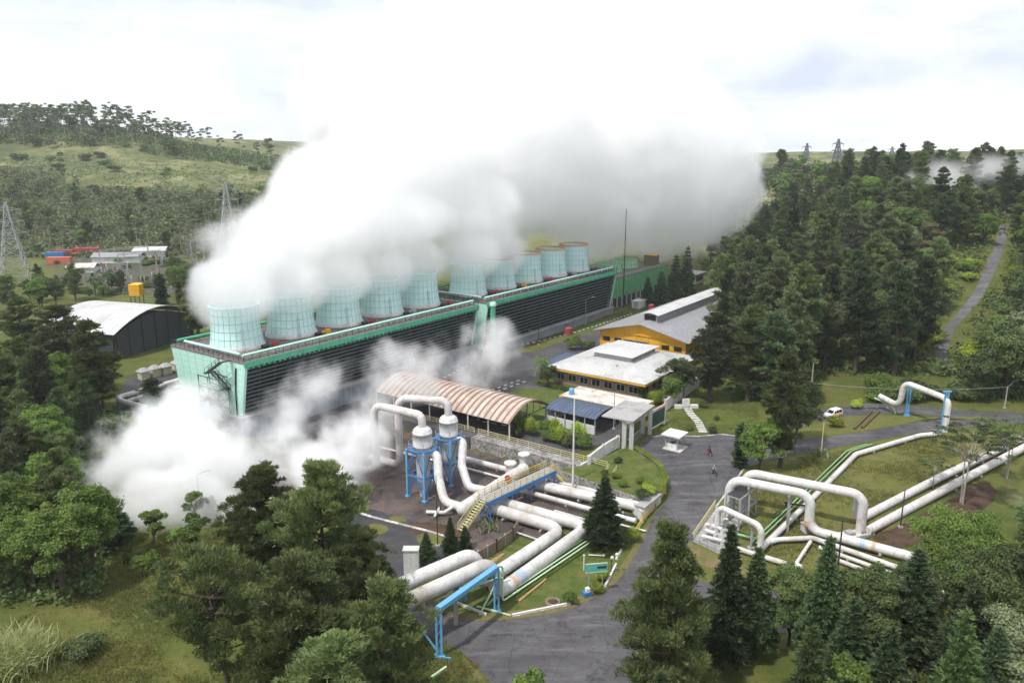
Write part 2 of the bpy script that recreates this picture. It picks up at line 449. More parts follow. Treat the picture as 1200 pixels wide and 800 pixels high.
M['dry_leaf'] = leafmat('brownish_leaves', (0.105, 0.098, 0.041), (0.254, 0.224, 0.105), .25)
M['reed'] = leafmat('dry_reeds', (0.149, 0.179, 0.067), (0.448, 0.448, 0.224), .3)
M['blade'] = leafmat('grass_blades', (.075, .095, .022), (.22, .205, .075), .3)
# ---------------------------------------------------------------- ground sheet, roads, lawns
def build_ground():
    nx, ny = len(GX), len(GY)
    v = [(x, y, Hg(i, j)) for j, y in enumerate(GY) for i, x in enumerate(GX)]
    f = []
    for j in range(ny - 1):
        for i in range(nx - 1):
            a = j * nx + i; b = a + 1; c = b + nx; d = a + nx
            f += [(a, b, c), (a, c, d)]
    me = bpy.data.meshes.new('ground'); me.from_pydata(v, [], f); me.materials.append(M['ground'])
    me.polygons.foreach_set('use_smooth', [True] * len(f)); me.update()
    o = bpy.data.objects.new('ground', me); COL.objects.link(o); return tag(o, kind='structure')
build_ground()

def sheet(name, poly, off, mat, smooth_n=0, drape=True):
    """flat polygon (world XY) laid on the ground, cut along the ground's own triangles"""
    P = [Vector((p[0], p[1])) for p in poly]
    for _ in range(smooth_n):
        q = []
        for i in range(len(P)):
            a, b = P[i], P[(i + 1) % len(P)]; q += [a.lerp(b, .25), a.lerp(b, .75)]
        P = q
    bm = bmesh.new(); vs = [bm.verts.new((p.x, p.y, 0)) for p in P]; bm.faces.new(vs); bm.normal_update()
    if list(bm.faces)[0].normal.z < 0: bmesh.ops.reverse_faces(bm, faces=bm.faces[:])
    bmesh.ops.triangulate(bm, faces=bm.faces[:])
    x0, x1 = min(p.x for p in P), max(p.x for p in P); y0, y1 = min(p.y for p in P), max(p.y for p in P)
    def cut(co, no): bmesh.ops.bisect_plane(bm, geom=bm.verts[:] + bm.edges[:] + bm.faces[:], dist=1e-5, plane_co=co, plane_no=no)
    st = STEP if y1 < 345 and x1 < 200 else 4.0
    for x in GX:
        if x0 < x < x1: cut((x, 0, 0), (1, 0, 0))
    for y in GY:
        if y0 < y < y1: cut((0, y, 0), (0, 1, 0))
    if st == STEP:
        k = math.floor((x0 - y1) / STEP) * STEP
        while k < x1 - y0:
            cut((k, 0, 0), (.7071, -.7071, 0)); k += STEP
    for w in bm.verts: w.co.z = Hi(w.co.x, w.co.y) + off
    c = Vector((sum(p.x for p in P) / len(P), sum(p.y for p in P) / len(P), 0))
    me = bpy.data.meshes.new(name); bm.to_mesh(me); bm.free(); me.materials.append(mat)
    o = bpy.data.objects.new(name, me); COL.objects.link(o); return tag(o, kind='structure')
def px(*pts): return [hit(u, v).xy for u, v in pts]
def ab(*pts): return [Vector(A(a, b)) for a, b in pts]

ROAD = px((757, 511), (775, 509), (820, 510), (850, 507), (866, 512), (905, 520), (932, 520), (934, 531), (902, 540), (872, 548), (858, 568), (840, 588), (824, 612), (812, 636), (800, 664), (820, 684), (900, 690), (990, 700),
          (990, 738), (900, 742), (800, 745), (770, 790), (745, 840), (610, 840), (575, 800), (548, 768), (520, 752), (480, 748), (430, 742), (420, 690), (470, 690), (500, 705), (545, 726), (600, 723), (660, 713), (700, 696), (726, 674), (742, 648), (756, 620), (768, 602), (780, 590), (787, 576), (780, 560), (765, 546), (744, 530))
sheet('entrance_road', ROAD, .03, M['asphalt'], 1)
sheet('plant_road', ab((116.4, 71.5), (134, 66.5), (150, 75), (152.5, 104), (262, 107), (262, 118), (176, 121), (172, 129), (160, 128.9), (88, 128.9), (88, 121), (116.4, 118)), .03, M['asphalt'])
sheet('lane', px((934, 486), (962, 480), (1000, 474), (1060, 474), (1140, 482), (1200, 482), (1230, 490), (1210, 498), (1140, 492), (1070, 484), (1010, 485), (985, 492), (962, 492), (934, 500)), .03, M['asphalt'], 1)
sheet('side_road', px((930, 516), (962, 513), (1000, 508), (1050, 499), (1090, 492), (1130, 489), (1165, 488), (1165, 497), (1110, 503), (1075, 507), (1025, 516), (975, 525), (934, 532)), .034, M['asphalt'])
sheet('hillside_road', px((1097, 424), (1097, 402), (1108, 382), (1128, 360), (1143, 340), (1152, 318), (1161, 298), (1167, 284), (1170, 262), (1180, 262), (1179, 284), (1172, 304), (1164, 322), (1155, 343), (1140, 362), (1121, 382), (1111, 402), (1111, 424)), .05, M['hill_road'], 1)
sheet('separator_yard', ab((80, 57.5), (113, 60), (113, 116), (80, 118)), .03, M['yard'])
sheet('service_lane', px((395, 604), (420, 592), (470, 606), (545, 628), (508, 668), (470, 690), (420, 690), (380, 660)), .034, M['dark_asphalt'])
sheet('block_lawn', px((606, 404), (650, 394), (700, 381), (740, 367), (748, 360), (718, 361), (690, 369), (650, 381), (612, 394)), .06, M['lawn'], 1)
sheet('office_lawn', ab((133, 105), (127, 101), (124.5, 95), (126, 88), (133, 86), (139, 84), (143, 72), (152, 73), (152, 102)), .06, M['lawn'], 1)
sheet('pipe_lawn', px((545, 668), (606, 628), (650, 640), (690, 625), (745, 606), (757, 618), (742, 645), (724, 672), (700, 692), (660, 710), (600, 720), (548, 722), (516, 712)), .034, M['lawn'])
sheet('road_verge', px((516, 714), (548, 720), (600, 716), (660, 707), (700, 688), (724, 668), (742, 642), (757, 616), (762, 617), (747, 646), (730, 675), (703, 698), (662, 716), (600, 726), (545, 728), (512, 718)), .05, M['verge'], 1)
sheet('corner_lawn', px((500, 758), (520, 756), (545, 768), (572, 800), (600, 840), (480, 840)), .05, M['lawn'], 1)
sheet('corner_verge', px((548, 774), (578, 808), (600, 838), (588, 838), (560, 800), (538, 770)), .06, M['verge'], 1)
sheet('east_lawn', px((868, 552), (905, 540), (940, 532), (985, 526), (1030, 517), (1080, 508), (1140, 505), (1180, 510), (1120, 560), (1060, 600), (1060, 660), (960, 668), (860, 664), (815, 640), (828, 612), (842, 590), (858, 572)), .034, M['lawn_dry'])
sheet('roadside_lawn', px((934, 505), (965, 494), (1000, 487), (1060, 487), (1140, 492), (1165, 488), (1130, 488), (1090, 491), (1050, 498), (1000, 507), (962, 512), (934, 515)), .038, M['lawn_dry'])
sheet('gate_lawn', px((760, 500), (780, 488), (800, 478), (812, 468), (835, 445), (860, 440), (885, 455), (890, 490), (868, 508), (850, 506), (820, 509), (776, 508)), .034, M['lawn'], 1)
sheet('soil_bank', px((1020, 624), (1050, 620), (1110, 588), (1150, 560), (1175, 580), (1130, 612), (1060, 645), (1030, 640)), .05, M['soil'], 1)
sheet('corner_sand', px((806, 632), (816, 640), (840, 652), (880, 668), (874, 676), (836, 668), (806, 655)), .05, M['verge'], 1)
sheet('substation_yard', px((60, 322), (120, 312), (200, 306), (262, 306), (262, 330), (240, 345), (130, 345), (90, 340)), .05, M['substation'])
sheet('container_yard', px((45, 312), (70, 300), (130, 292), (210, 288), (205, 298), (130, 304), (80, 314)), .05, M['substation'])

sheet('warehouse_yard', px((136, 476), (148, 444), (190, 432), (222, 420), (228, 450), (215, 476), (160, 490)), .04, M['dark_asphalt'])
for pts in (((424, 618), (440, 612), (458, 618), (450, 626), (430, 627)), ((486, 628), (506, 622), (524, 634), (512, 642), (492, 638)), ((455, 604), (475, 606), (478, 612), (458, 611))):
    sheet('weed_patch', px(*pts), .05, M['lawn_dry'], 2)
sheet('loose_soil', px((470, 612), (520, 612), (552, 628), (540, 640), (505, 628), (474, 620)), .046, M['soil'], 1)

def kerb(name, poly, w=.35, h=.14, mats=None, step=1.2, label=None, off=0.0):
    """real kerb blocks, painted alternately"""
    P = [Vector((p[0], p[1], 0)) for p in poly]; mb = MB(); i = 0
    for a, b in zip(P, P[1:]):
        n = max(1, round((b - a).length / step)); d = (b - a).normalized(); s_ = Vector((-d.y, d.x, 0)) * w / 2
        for k in range(n):
            p = a.lerp(b, k / n); q = a.lerp(b, (k + .97) / n)
            zp, zq = Hi(p.x, p.y), Hi(q.x, q.y)
            lo = [(p - s_) + Vector((0, 0, zp - .2)), (q - s_) + Vector((0, 0, zq - .2)), (q + s_) + Vector((0, 0, zq - .2)), (p + s_) + Vector((0, 0, zp - .2))]
            hi = [(p - s_) + Vector((0, 0, zp + h)), (q - s_) + Vector((0, 0, zq + h)), (q + s_) + Vector((0, 0, zq + h)), (p + s_) + Vector((0, 0, zp + h))]
            mb.hexa(lo, hi, i % 2); i += 1
    o = mb.build(name, mats or [M['wall_white'], M['dark_steel']]); return tag(o, kind='structure')
kerb('kerb', px((603, 406), (640, 398), (672, 390), (700, 381.5), (742, 367)))
kerb('kerb', ab((152, 105.6), (141, 106.2), (133, 105.5), (127, 102), (124.2, 96), (125.5, 88), (130, 86)))
kerb('kerb', ab((152, 107.4), (141, 108), (132, 107.2), (125.5, 103.2), (122.4, 96), (123.9, 87), (130, 84.4)), w=.25)
kerb('kerb', px((500, 452), (520, 443), (540, 432), (556, 424)), mats=[M['wall_white'], M['dark_steel']])
kerb('kerb', px((764, 512), (776, 510.5), (820, 511.5), (846, 509), (862, 511)), w=.3, h=.14, mats=[M['concrete'], M['pale_concrete']], step=1.6)
kerb('kerb', px((872, 549), (858, 569), (842, 590), (826, 613), (813, 634)), w=.3, h=.14, mats=[M['concrete'], M['pale_concrete']], step=1.6)
kerb('kerb', px((392, 588), (418, 600), (436, 606), (500, 622), (533, 632)), w=.5, h=.16, mats=[M['pale_concrete'], M['concrete']], step=2.5)
# ---------------------------------------------------------------- trees: tapered trunks with limbs, crowns of many small leaves
def np_mesh(name, V, k, tint, mat):
    """V: (n*k,3) corners of n separate k-gons"""
    n = len(V) // k
    me = bpy.data.meshes.new(name)
    me.vertices.add(n * k); me.vertices.foreach_set('co', V.astype(np.float32).ravel())
    me.loops.add(n * k); me.loops.foreach_set('vertex_index', np.arange(n * k, dtype=np.int32))
    me.polygons.add(n); me.polygons.foreach_set('loop_start', np.arange(0, n * k, k, dtype=np.int32))
    me.polygons.foreach_set('loop_total', np.full(n, k, dtype=np.int32))
    a = me.attributes.new('tint', 'FLOAT', 'FACE'); a.data.foreach_set('value', tint.astype(np.float32))
    me.materials.append(mat); me.update(); me.validate(); return me
def unit(a): return a / np.maximum(1e-6, np.linalg.norm(a, axis=1, keepdims=True))
def foliage(name, clumps, n, size, mat, seed, needle=False, lift=.35, out=.6, shell=.45, aspect=1.0):
    """clumps: rows (x,y,z, rx,ry,rz, weight, axis x,y,z); leaves lie mostly near each clump's skin, facing out and up"""
    rg = np.random.default_rng(seed); C = np.array(clumps, dtype=float)
    w = C[:, 6] * (C[:, 3] * C[:, 4] * C[:, 5]) ** .66; w /= w.sum()
    idx = rg.choice(len(C), n, p=w); c = C[idx]
    d = unit(rg.normal(size=(n, 3))); rad = shell + (1 - shell) * rg.random(n) ** .5
    d[:, 2] = np.where(d[:, 2] < -.35, -d[:, 2] * .6, d[:, 2])
    p = c[:, :3] + d * c[:, 3:6] * rad[:, None] * (1 + .12 * rg.normal(size=(n, 1)))
    ct = rg.random(len(C)); tint = np.clip(.62 * ct[idx] + .38 * rg.random(n), 0, 1)
    s = size * (.65 + .7 * rg.random(n))
    if needle:                                          # sprays: slim blades pointing out and up
        ax = unit(c[:, 7:10] * .8 + d * out + np.array([0, 0, lift]) + .45 * rg.normal(size=(n, 3)))
        side = unit(np.cross(ax, rg.normal(size=(n, 3))))
        L = (s * 1.5)[:, None]; W = (s * .30 * aspect)[:, None]
        V = np.stack([p - side * W, p + side * W, p + ax * L + side * W * .25, p + ax * L - side * W * .25], 1)
    else:
        nn = unit(d * out + np.array([0, 0, lift]) + .55 * rg.normal(size=(n, 3)))
        u = unit(np.cross(nn, rg.normal(size=(n, 3)))); v = np.cross(nn, u)
        a = s[:, None] * .5; b = a * .62 * aspect
        V = np.stack([p - u * a, p + v * b - u * a * .1, p + u * a, p - v * b - u * a * .1], 1)
        V[:, 0] -= nn * a * .25; V[:, 2] -= nn * a * .25
    return np_mesh(name, V.reshape(-1, 3), 4, tint, mat)
def trunk_mesh(name, lines, mat, n=7):
    mb = MB()
    for pts, r0, r1 in lines:
        k = len(pts) - 1
        mb.tube(pts, [r0 + (r1 - r0) * i / k for i in range(k + 1)], n if r0 > .1 else 5)
    me = bpy.data.meshes.new(name); me.from_pydata(mb.v, [], mb.f); me.materials.append(mat)
    me.polygons.foreach_set('use_smooth', [True] * len(mb.f)); me.update(); return me
KIND = {}
def mk_pine(key, h, r, seed, n, size, mat='needle', base=.34, top=.9, whorl=None, lean=0.0, wide=.55, bark='bark', sparse=0.0, dens=1.0, tufts=4):
    """irregular spreading pine: branches in loose whorls, each ending in rounded tufts"""
    rg = random.Random(seed); cl = []; ln = []
    def cx(t): return Vector((lean * h * t * t, .02 * h * math.sin(t * 5 + seed), 0))
    ln.append(([cx(i / 8) + Vector((0, 0, h * .97 * i / 8 - (.6 if i == 0 else 0))) for i in range(9)], h * .018 + .08, .05))
    nw = whorl or max(7, int(h * .55))
    for i in range(nw):
        t = base + (1 - base) * (i + rg.uniform(-.3, .3)) / nw; t = min(.985, max(base * .9, t))
        u = (t - base) / (1 - base); u = max(0, u)
        prof = (min(1, .55 + u * 1.6) if u < .28 else 1.0) * (1 - max(0, (u - wide) / (1.02 - wide)) ** 1.5 * .88)
        for k in range(rg.randint(4, 6)):
            if rg.random() < sparse: continue
            an = rg.uniform(0, 6.283); L = r * prof * rg.uniform(.55, 1.08); rise = rg.uniform(-.02, .30) + .35 * u
            p0 = cx(t) + Vector((0, 0, h * t)); d = Vector((math.cos(an), math.sin(an), rise)).normalized()
            p1 = p0 + d * L * .55; p2 = p0 + d * L + Vector((0, 0, L * .10))
            ln.append(([p0, p1, p2], .025 * L + .03, .02))
            for q in range(tufts):
                f = rg.uniform(.35, 1.05); c = p0.lerp(p2, f) + Vector((rg.gauss(0, .15 * L), rg.gauss(0, .15 * L), rg.uniform(-.04, .12) * L))
                R_ = (.09 + .09 * rg.random()) * r * (.75 + .35 * prof) * dens
                cl.append((c.x, c.y, c.z, R_, R_, R_ * .62, 1.0, d.x * .5, d.y * .5, .35))
    c = cx(1) + Vector((0, 0, h * .97)); cl.append((c.x, c.y, c.z, .12 * r + .3, .12 * r + .3, .05 * h, 1, 0, 0, 1))
    KIND.setdefault(key, []).append((foliage('crown', cl, n, size, M[mat], seed, True, .55, .75, .25), trunk_mesh('trunk', ln, M[bark]), h, r))
def mk_cone(key, h, r, seed, n, size, mat='dark_needle', base=.06, layers=None, droop=.12, power=.9, dens=1.0):
    """narrow layered conifer: whorls of flat drooping sprays on a straight trunk"""
    rg = random.Random(seed); cl = []; ln = [([(0, 0, -.5), (0, 0, h * .5), (0, 0, h * .985)], h * .014 + .06, .02)]
    nl = layers or max(9, int(h * .95))
    for i in range(nl):
        t = base + (1 - base) * i / nl; L0 = r * max(.07, (1 - (t - base) / (1 - base))) ** power
        if t < base + .12: L0 *= .8
        for k in range(7):
            an = k * .9 + i * 2.4 + rg.uniform(-.3, .3); L = L0 * rg.uniform(.72, 1.12)
            for f in (.4, .75, 1.0):
                c = (math.cos(an) * L * f, math.sin(an) * L * f, h * t + L * (.12 * f - droop * f * f * 2) + rg.uniform(-.1, .1))
                w_ = L * .20 + .10
                cl.append((*c, w_, w_, .10 * L + .08, 1.0, math.cos(an), math.sin(an), -.10 + .5 * f))
    cl.append((0, 0, h * .97, .12, .12, h * .03, 1, 0, 0, 1))
    KIND.setdefault(key, []).append((foliage('crown', cl, n, size, M[mat], seed, True, .12, .35, .1, 1.1 * dens), trunk_mesh('trunk', ln, M['bark']), h, r))
def mk_broad(key, h, r, seed, n, size, mat='leaf', base=.30, lobes=14, bark='bark', flat=.78, shape=1.0, dens=1.0):
    rg = random.Random(seed); cl = []; zc = h * (base + 1) / 2; hz = h * (1 - base) / 2
    ln = [([(0, 0, -.5), (rg.gauss(0, .1), rg.gauss(0, .1), h * base * .6), (rg.gauss(0, .3), rg.gauss(0, .3), h * base * 1.25)], h * .022 + .06, h * .011 + .03)]
    for i in range(lobes):
        a = rg.uniform(0, 6.283); cz = rg.uniform(-.75, 1.0); rr = math.sqrt(max(.05, 1 - (cz * .92) ** 2)) * rg.uniform(.45, .95) * (shape if cz < 0 else 1)
        c = Vector((math.cos(a) * rr * r, math.sin(a) * rr * r, zc + cz * hz * .82))
        R_ = r * rg.uniform(.26, .46) * dens
        cl.append((c.x, c.y, c.z, R_, R_, R_ * flat, 1.0, 0, 0, .3))
        for q in range(3):
            d = Vector((rg.gauss(0, 1), rg.gauss(0, 1), rg.gauss(.3, .8))).normalized() * R_ * .95
            s_ = R_ * rg.uniform(.3, .5); cl.append((c.x + d.x, c.y + d.y, c.z + d.z * flat, s_, s_, s_ * flat, 1.2, 0, 0, .3))
        s0 = Vector((0, 0, h * base * rg.uniform(.7, 1.2))); ln.append(([s0, s0.lerp(c, .55) + Vector((0, 0, .1 * r)), c], h * .008 + .02, .02))
    KIND.setdefault(key, []).append((foliage('crown', cl, n, size, M[mat], seed, False, .45, .8, .5), trunk_mesh('trunk', ln, M[bark]), h, r))
def mk_euc(key, h, r, seed, n, size, mat='grey_leaf', first=.5):
    """tall thin-stemmed tree with a few small tufts high on bare pale limbs"""
    rg = random.Random(seed); cl = []; tx = rg.uniform(-.05, .05) * h
    ln = [([(0, 0, -.5), (tx * .4, 0, h * .5), (tx, .01 * h, h * .95)], h * .010 + .06, .04)]
    for i in range(9):
        t = first + (1 - first) * i / 9; an = rg.uniform(0, 6.283); L = r * rg.uniform(.4, 1.0) * (1.1 - .6 * abs(t - .75) / .5)
        p0 = Vector((tx * t, 0, h * t)); p1 = p0 + Vector((math.cos(an) * L, math.sin(an) * L, L * rg.uniform(.4, 1.0)))
        ln.append(([p0, p0.lerp(p1, .6), p1], .04 + .01 * L, .02)); R_ = r * rg.uniform(.28, .45)
        cl.append((p1.x, p1.y, p1.z, R_, R_, R_ * .6, 1, 0, 0, .4))
    cl.append((tx, 0, h * .96, r * .4, r * .4, r * .35, 1, 0, 0, .4))
    KIND.setdefault(key, []).append((foliage('crown', cl, n, size, M[mat], seed, False, .45, .7, .3), trunk_mesh('trunk', ln, M['pale_bark']), h, r))
def mk_umbrella(key, h, r, seed, n, size, mat='dark_leaf', stems=3):
    rg = random.Random(seed); cl = []; ln = []
    for k in range(stems):
        a = rg.uniform(0, 6.28); b0 = Vector((math.cos(a) * .35, math.sin(a) * .35, -.4)); m = b0 + Vector((rg.gauss(0, .3), rg.gauss(0, .3), h * .6))
        ln.append(([b0, m], .13, .08))
        for q in range(11):
            an = rg.uniform(0, 6.283); L = r * rg.uniform(.3, 1.05); e = m + Vector((math.cos(an) * L, math.sin(an) * L, h * rg.uniform(.20, .42)))
            mid = m.lerp(e, .5) + Vector((0, 0, .08 * h)); ln.append(([m, mid, e], .06, .015))
            for f in (0.7, 1.0):
                c = m.lerp(e, f); R_ = r * rg.uniform(.08, .17); cl.append((c.x, c.y, c.z + .05 * h * f, R_, R_, R_ * .3, 1, 0, 0, .4))
    KIND.setdefault(key, []).append((foliage('crown', cl, n, size, M[mat], seed, False, .8, .3, .2), trunk_mesh('trunk', ln, M['pale_bark']), h, r))
def mk_palm(key, h, r, seed, mat='dark_leaf', nf=16):
    rg = random.Random(seed); V = []; ln = [([(0, 0, -.4), (.1, 0, h * .5), (0, 0, h)], .22, .15)]; tint = []
    for k in range(nf):
        an = 6.283 * k / nf + rg.uniform(-.15, .15); el = rg.uniform(.1, 1.1); L = r * rg.uniform(.85, 1.1); d = Vector((math.cos(an), math.sin(an), 0))
        P = [Vector((0, 0, h)) + d * L * f * (1 - .2 * el * f) + Vector((0, 0, L * (el * f - (.75 + .3 * el) * f * f))) for f in [i / 7 for i in range(8)]]
        sd_ = Vector((-d.y, d.x, 0))
        for i in range(7):
            for sg in (-1, 1):
                wv = L * .2 * (1 - abs(i / 7 - .35)) ; q = sd_ * sg * wv + Vector((0, 0, -wv * .45))
                V += [P[i], P[i].lerp(P[i + 1], .55), P[i].lerp(P[i + 1], .9) + q + d * .2 * wv, P[i].lerp(P[i + 1], .4) + q]; tint.append(rg.random())
    V = np.array([tuple(p) for p in V])
    KIND.setdefault(key, []).append((np_mesh('crown', V, 4, np.array(tint), M[mat]), trunk_mesh('trunk', ln, M['bark']), h, r))
def mk_shrub(key, h, r, seed, n, size, mat='leaf', lobes=8, tight=.75):
    rg = random.Random(seed); cl = []
    for i in range(lobes):
        a = rg.uniform(0, 6.283); q = rg.uniform(0, .75) * r; R_ = r * rg.uniform(.35, .6) * tight
        cl.append((math.cos(a) * q, math.sin(a) * q, h * rg.uniform(.35, .75), R_, R_, min(R_ * .9, h * .45), 1, 0, 0, .4))
    cl.append((0, 0, h * .5, r * .7, r * .7, h * .5, 2, 0, 0, .4))
    KIND.setdefault(key, []).append((foliage('leaves', cl, n, size, M[mat], seed, False, .4, .9, .6), None, h, r))
# near kinds (a crown of many small leaves), middle and far kinds (fewer, larger leaves)
for s_ in range(3): mk_pine('pine_near', 24, 6.0, 11 + s_, 62000, .27, base=.20, wide=.45, tufts=7, whorl=17)
mk_pine('pine_leaning', 22, 6.4, 31, 26000, .27, base=.34, wide=.6, lean=.10, sparse=.3, tufts=7)
mk_pine('pine_conic', 25, 6.4, 37, 74000, .26, mat='needle', base=.08, wide=.12, whorl=24, tufts=8)
for s_ in range(3): mk_cone('conifer_near', 17, 3.1, 41 + s_, 26000, .25, base=.10, layers=24)
for s_ in range(2): mk_cone('araucaria_near', 18, 3.4, 51 + s_, 20000, .26, mat='araucaria', base=.05, layers=19, droop=.0, power=.85)
mk_broad('bush_near', 9, 8.5, 61, 46000, .30, 'leaf', base=.08, lobes=26)
mk_broad('broad_near', 12, 4.6, 62, 26000, .30, 'dark_leaf', base=.2, lobes=18)
mk_broad('broad_near', 12, 4.4, 63, 26000, .30, 'grey_leaf', base=.2, lobes=18)
mk_broad('young_near', 6, 2.0, 64, 3200, .36, 'leaf', base=.35, lobes=10)
mk_broad('young_near', 6, 1.8, 65, 2600, .36, 'leaf', base=.35, lobes=9)
for s_ in range(4): mk_pine('pine_mid', 21, 4.1, 71 + s_, 12000, .44, mat=('needle', 'dark_needle', 'needle', 'grey_needle')[s_], base=.24, wide=(.55, .45, .62, .5)[s_], tufts=5, whorl=13)
for s_ in range(3): mk_pine('pine_tall', 25, 4.6, 75 + s_, 16000, .42, mat=('needle', 'grey_needle', 'dark_needle')[s_], base=.18, wide=(.38, .48, .3)[s_], tufts=5, whorl=16)
for s_ in range(2): mk_cone('conifer_mid', 16, 3.4, 81 + s_, 8000, .42, base=.08)
for s_ in range(4): mk_broad('broad_mid', 15, 5.6, 91 + s_, 11000, .50, ['leaf', 'dark_leaf', 'dark_leaf', 'grey_leaf'][s_], base=.25, lobes=24)
mk_broad('lime_mid', 12, 5.0, 97, 10000, .48, 'lime_leaf', base=.2, lobes=16)
mk_broad('pale_mid', 14, 5.2, 98, 10000, .5, 'dry_leaf', base=.2, lobes=16)
for s_ in range(3): mk_broad('broad_left', 15, 4.8, 101 + s_, 17000, .38, ['leaf', 'dark_leaf', 'leaf'][s_], base=.28, lobes=22)
for s_ in range(3): mk_euc('euc_far', 22, 4.6, 111 + s_, 420, 1.3)
for s_ in range(3): mk_broad('broad_far', 13, 5.5, 121 + s_, 900, 1.35, ['leaf', 'grey_leaf', 'dark_leaf'][s_], base=.22, lobes=12)
for s_ in range(2): mk_pine('pine_far', 18, 4.6, 131 + s_, 1100, 1.25, base=.3)
mk_umbrella('umbrella', 11, 6.5, 141, 9000, .24); mk_umbrella('umbrella', 7, 4.2, 142, 3600, .22, stems=1)
mk_palm('palm', 6, 4.5, 151); mk_palm('palm', 3.2, 3.6, 152)
mk_cone('cypress', 11, 1.0, 161, 4200, .34, base=.02, droop=-.35, power=.35)
mk_cone('topiary', 5, 1.5, 171, 2600, .30, base=.05, layers=9)
mk_shrub('shrub', 1.6, 1.5, 181, 1500, .26); mk_shrub('shrub', 1.6, 1.5, 182, 1500, .26, 'dark_leaf'); mk_shrub('shrub', 1.5, 1.4, 183, 1500, .26, 'lime_leaf')
mk_shrub('bush_mid', 4, 4, 184, 2600, .5, 'dark_leaf', 12); mk_shrub('bush_mid', 4, 4, 185, 2600, .5, 'leaf', 12); mk_shrub('bush_mid', 4, 4, 186, 2600, .5, 'lime_leaf', 12)
def mk_reed(key, h, r, seed, n, mat='reed'):
    rg = np.random.default_rng(seed); b = rg.normal(size=(n, 2)) * r * .5; p = np.concatenate([b, np.zeros((n, 1))], 1)
    ax = unit(np.concatenate([rg.normal(size=(n, 2)) * .38, np.ones((n, 1))], 1)); L = h * (.5 + .6 * rg.random((n, 1)))
    sd_ = unit(np.cross(ax, rg.normal(size=(n, 3)))) * .06
    tip = p + ax * L + np.concatenate([ax[:, :2] * L * .5, -L * .12], 1); mid = p + ax * L * .6
    V = np.stack([p - sd_, p + sd_, mid + sd_ * 1.2, mid - sd_ * 1.2], 1); V2 = np.stack([mid - sd_ * 1.2, mid + sd_ * 1.2, tip + sd_ * .1, tip - sd_ * .1], 1)
    KIND.setdefault(key, []).append((np_mesh('leaves', np.concatenate([V, V2]).reshape(-1, 3), 4, np.tile(rg.random(n), 2), M[mat]), None, h, r))
mk_reed('reed', 3.2, 3.4, 191, 6000); mk_reed('agave', .9, .7, 192, 60, 'grey_leaf')

def tree(key, name, label, cat, p, h=None, var=None, rot=None, group=None, wide=None):
    ks = KIND[key]; rg = random.Random(int(p[0] * 131 + p[1] * 17)); k = ks[(var if var is not None else rg.randrange(len(ks))) % len(ks)]
    e = thing(name, label, cat, p, rot if rot is not None else rg.uniform(0, 6.28), group)
    s_ = (h or k[2]) / k[2]; wx = s_ if wide is None else wide / k[3]
    e.scale = (wx, wx, s_)
    for nm, me in (('trunk', k[1]), ('crown' if k[1] else 'leaves', k[0])):
        if me is None: continue
        if k[1] is None:                                   # one body of leaves: the thing itself
            bpy.data.objects.remove(e); o = bpy.data.objects.new(name, me); COL.objects.link(o)
            o.location = p; o.rotation_euler = (0, 0, rot if rot is not None else rg.uniform(0, 6.28)); o.scale = (wx, wx, s_)
            return tag(o, label, cat, group)
        c = bpy.data.objects.new(nm, me); COL.objects.link(c); c.parent = e
    return e
def inpoly(u, v, P):
    r = False; j = len(P) - 1
    for i in range(len(P)):
        if (P[i][1] > v) != (P[j][1] > v) and u < (P[j][0] - P[i][0]) * (v - P[i][1]) / (P[j][1] - P[i][1]) + P[i][0]: r = not r
        j = i
    return r
# ---------------------------------------------------------------- where the woods stand
TREES = []                                                # (x, y, radius) of every tree already standing
def free(x, y, r, k=.8):
    for a, b, c in TREES:
        if (a - x) ** 2 + (b - y) ** 2 < ((r + c) * k) ** 2: return False
    return True
def T(key, name, label, u, v, h=None, var=None, wide=None, group=None, cat='tree', rot=None, at_=None):
    p = at_ or hit(u, v); k = KIND[key][0]; TREES.append((p[0], p[1], wide or k[3] * (h or k[2]) / k[2]))
    return tree(key, name, label, cat, (p[0], p[1], p[2] - .05), h, var, rot, group, wide)
def TD(key, name, label, u, Y, h=None, var=None, wide=None, group=None, cat='tree', rot=None):
    """a tree whose foot lies below the picture: given by its bearing and distance"""
    X = (u - 600) / F * (Y * cp + (CAMH + 2) * sp); return T(key, name, label, 0, 0, h, var, wide, group, cat, rot, Vector((X, Y, Hi(X, Y))))
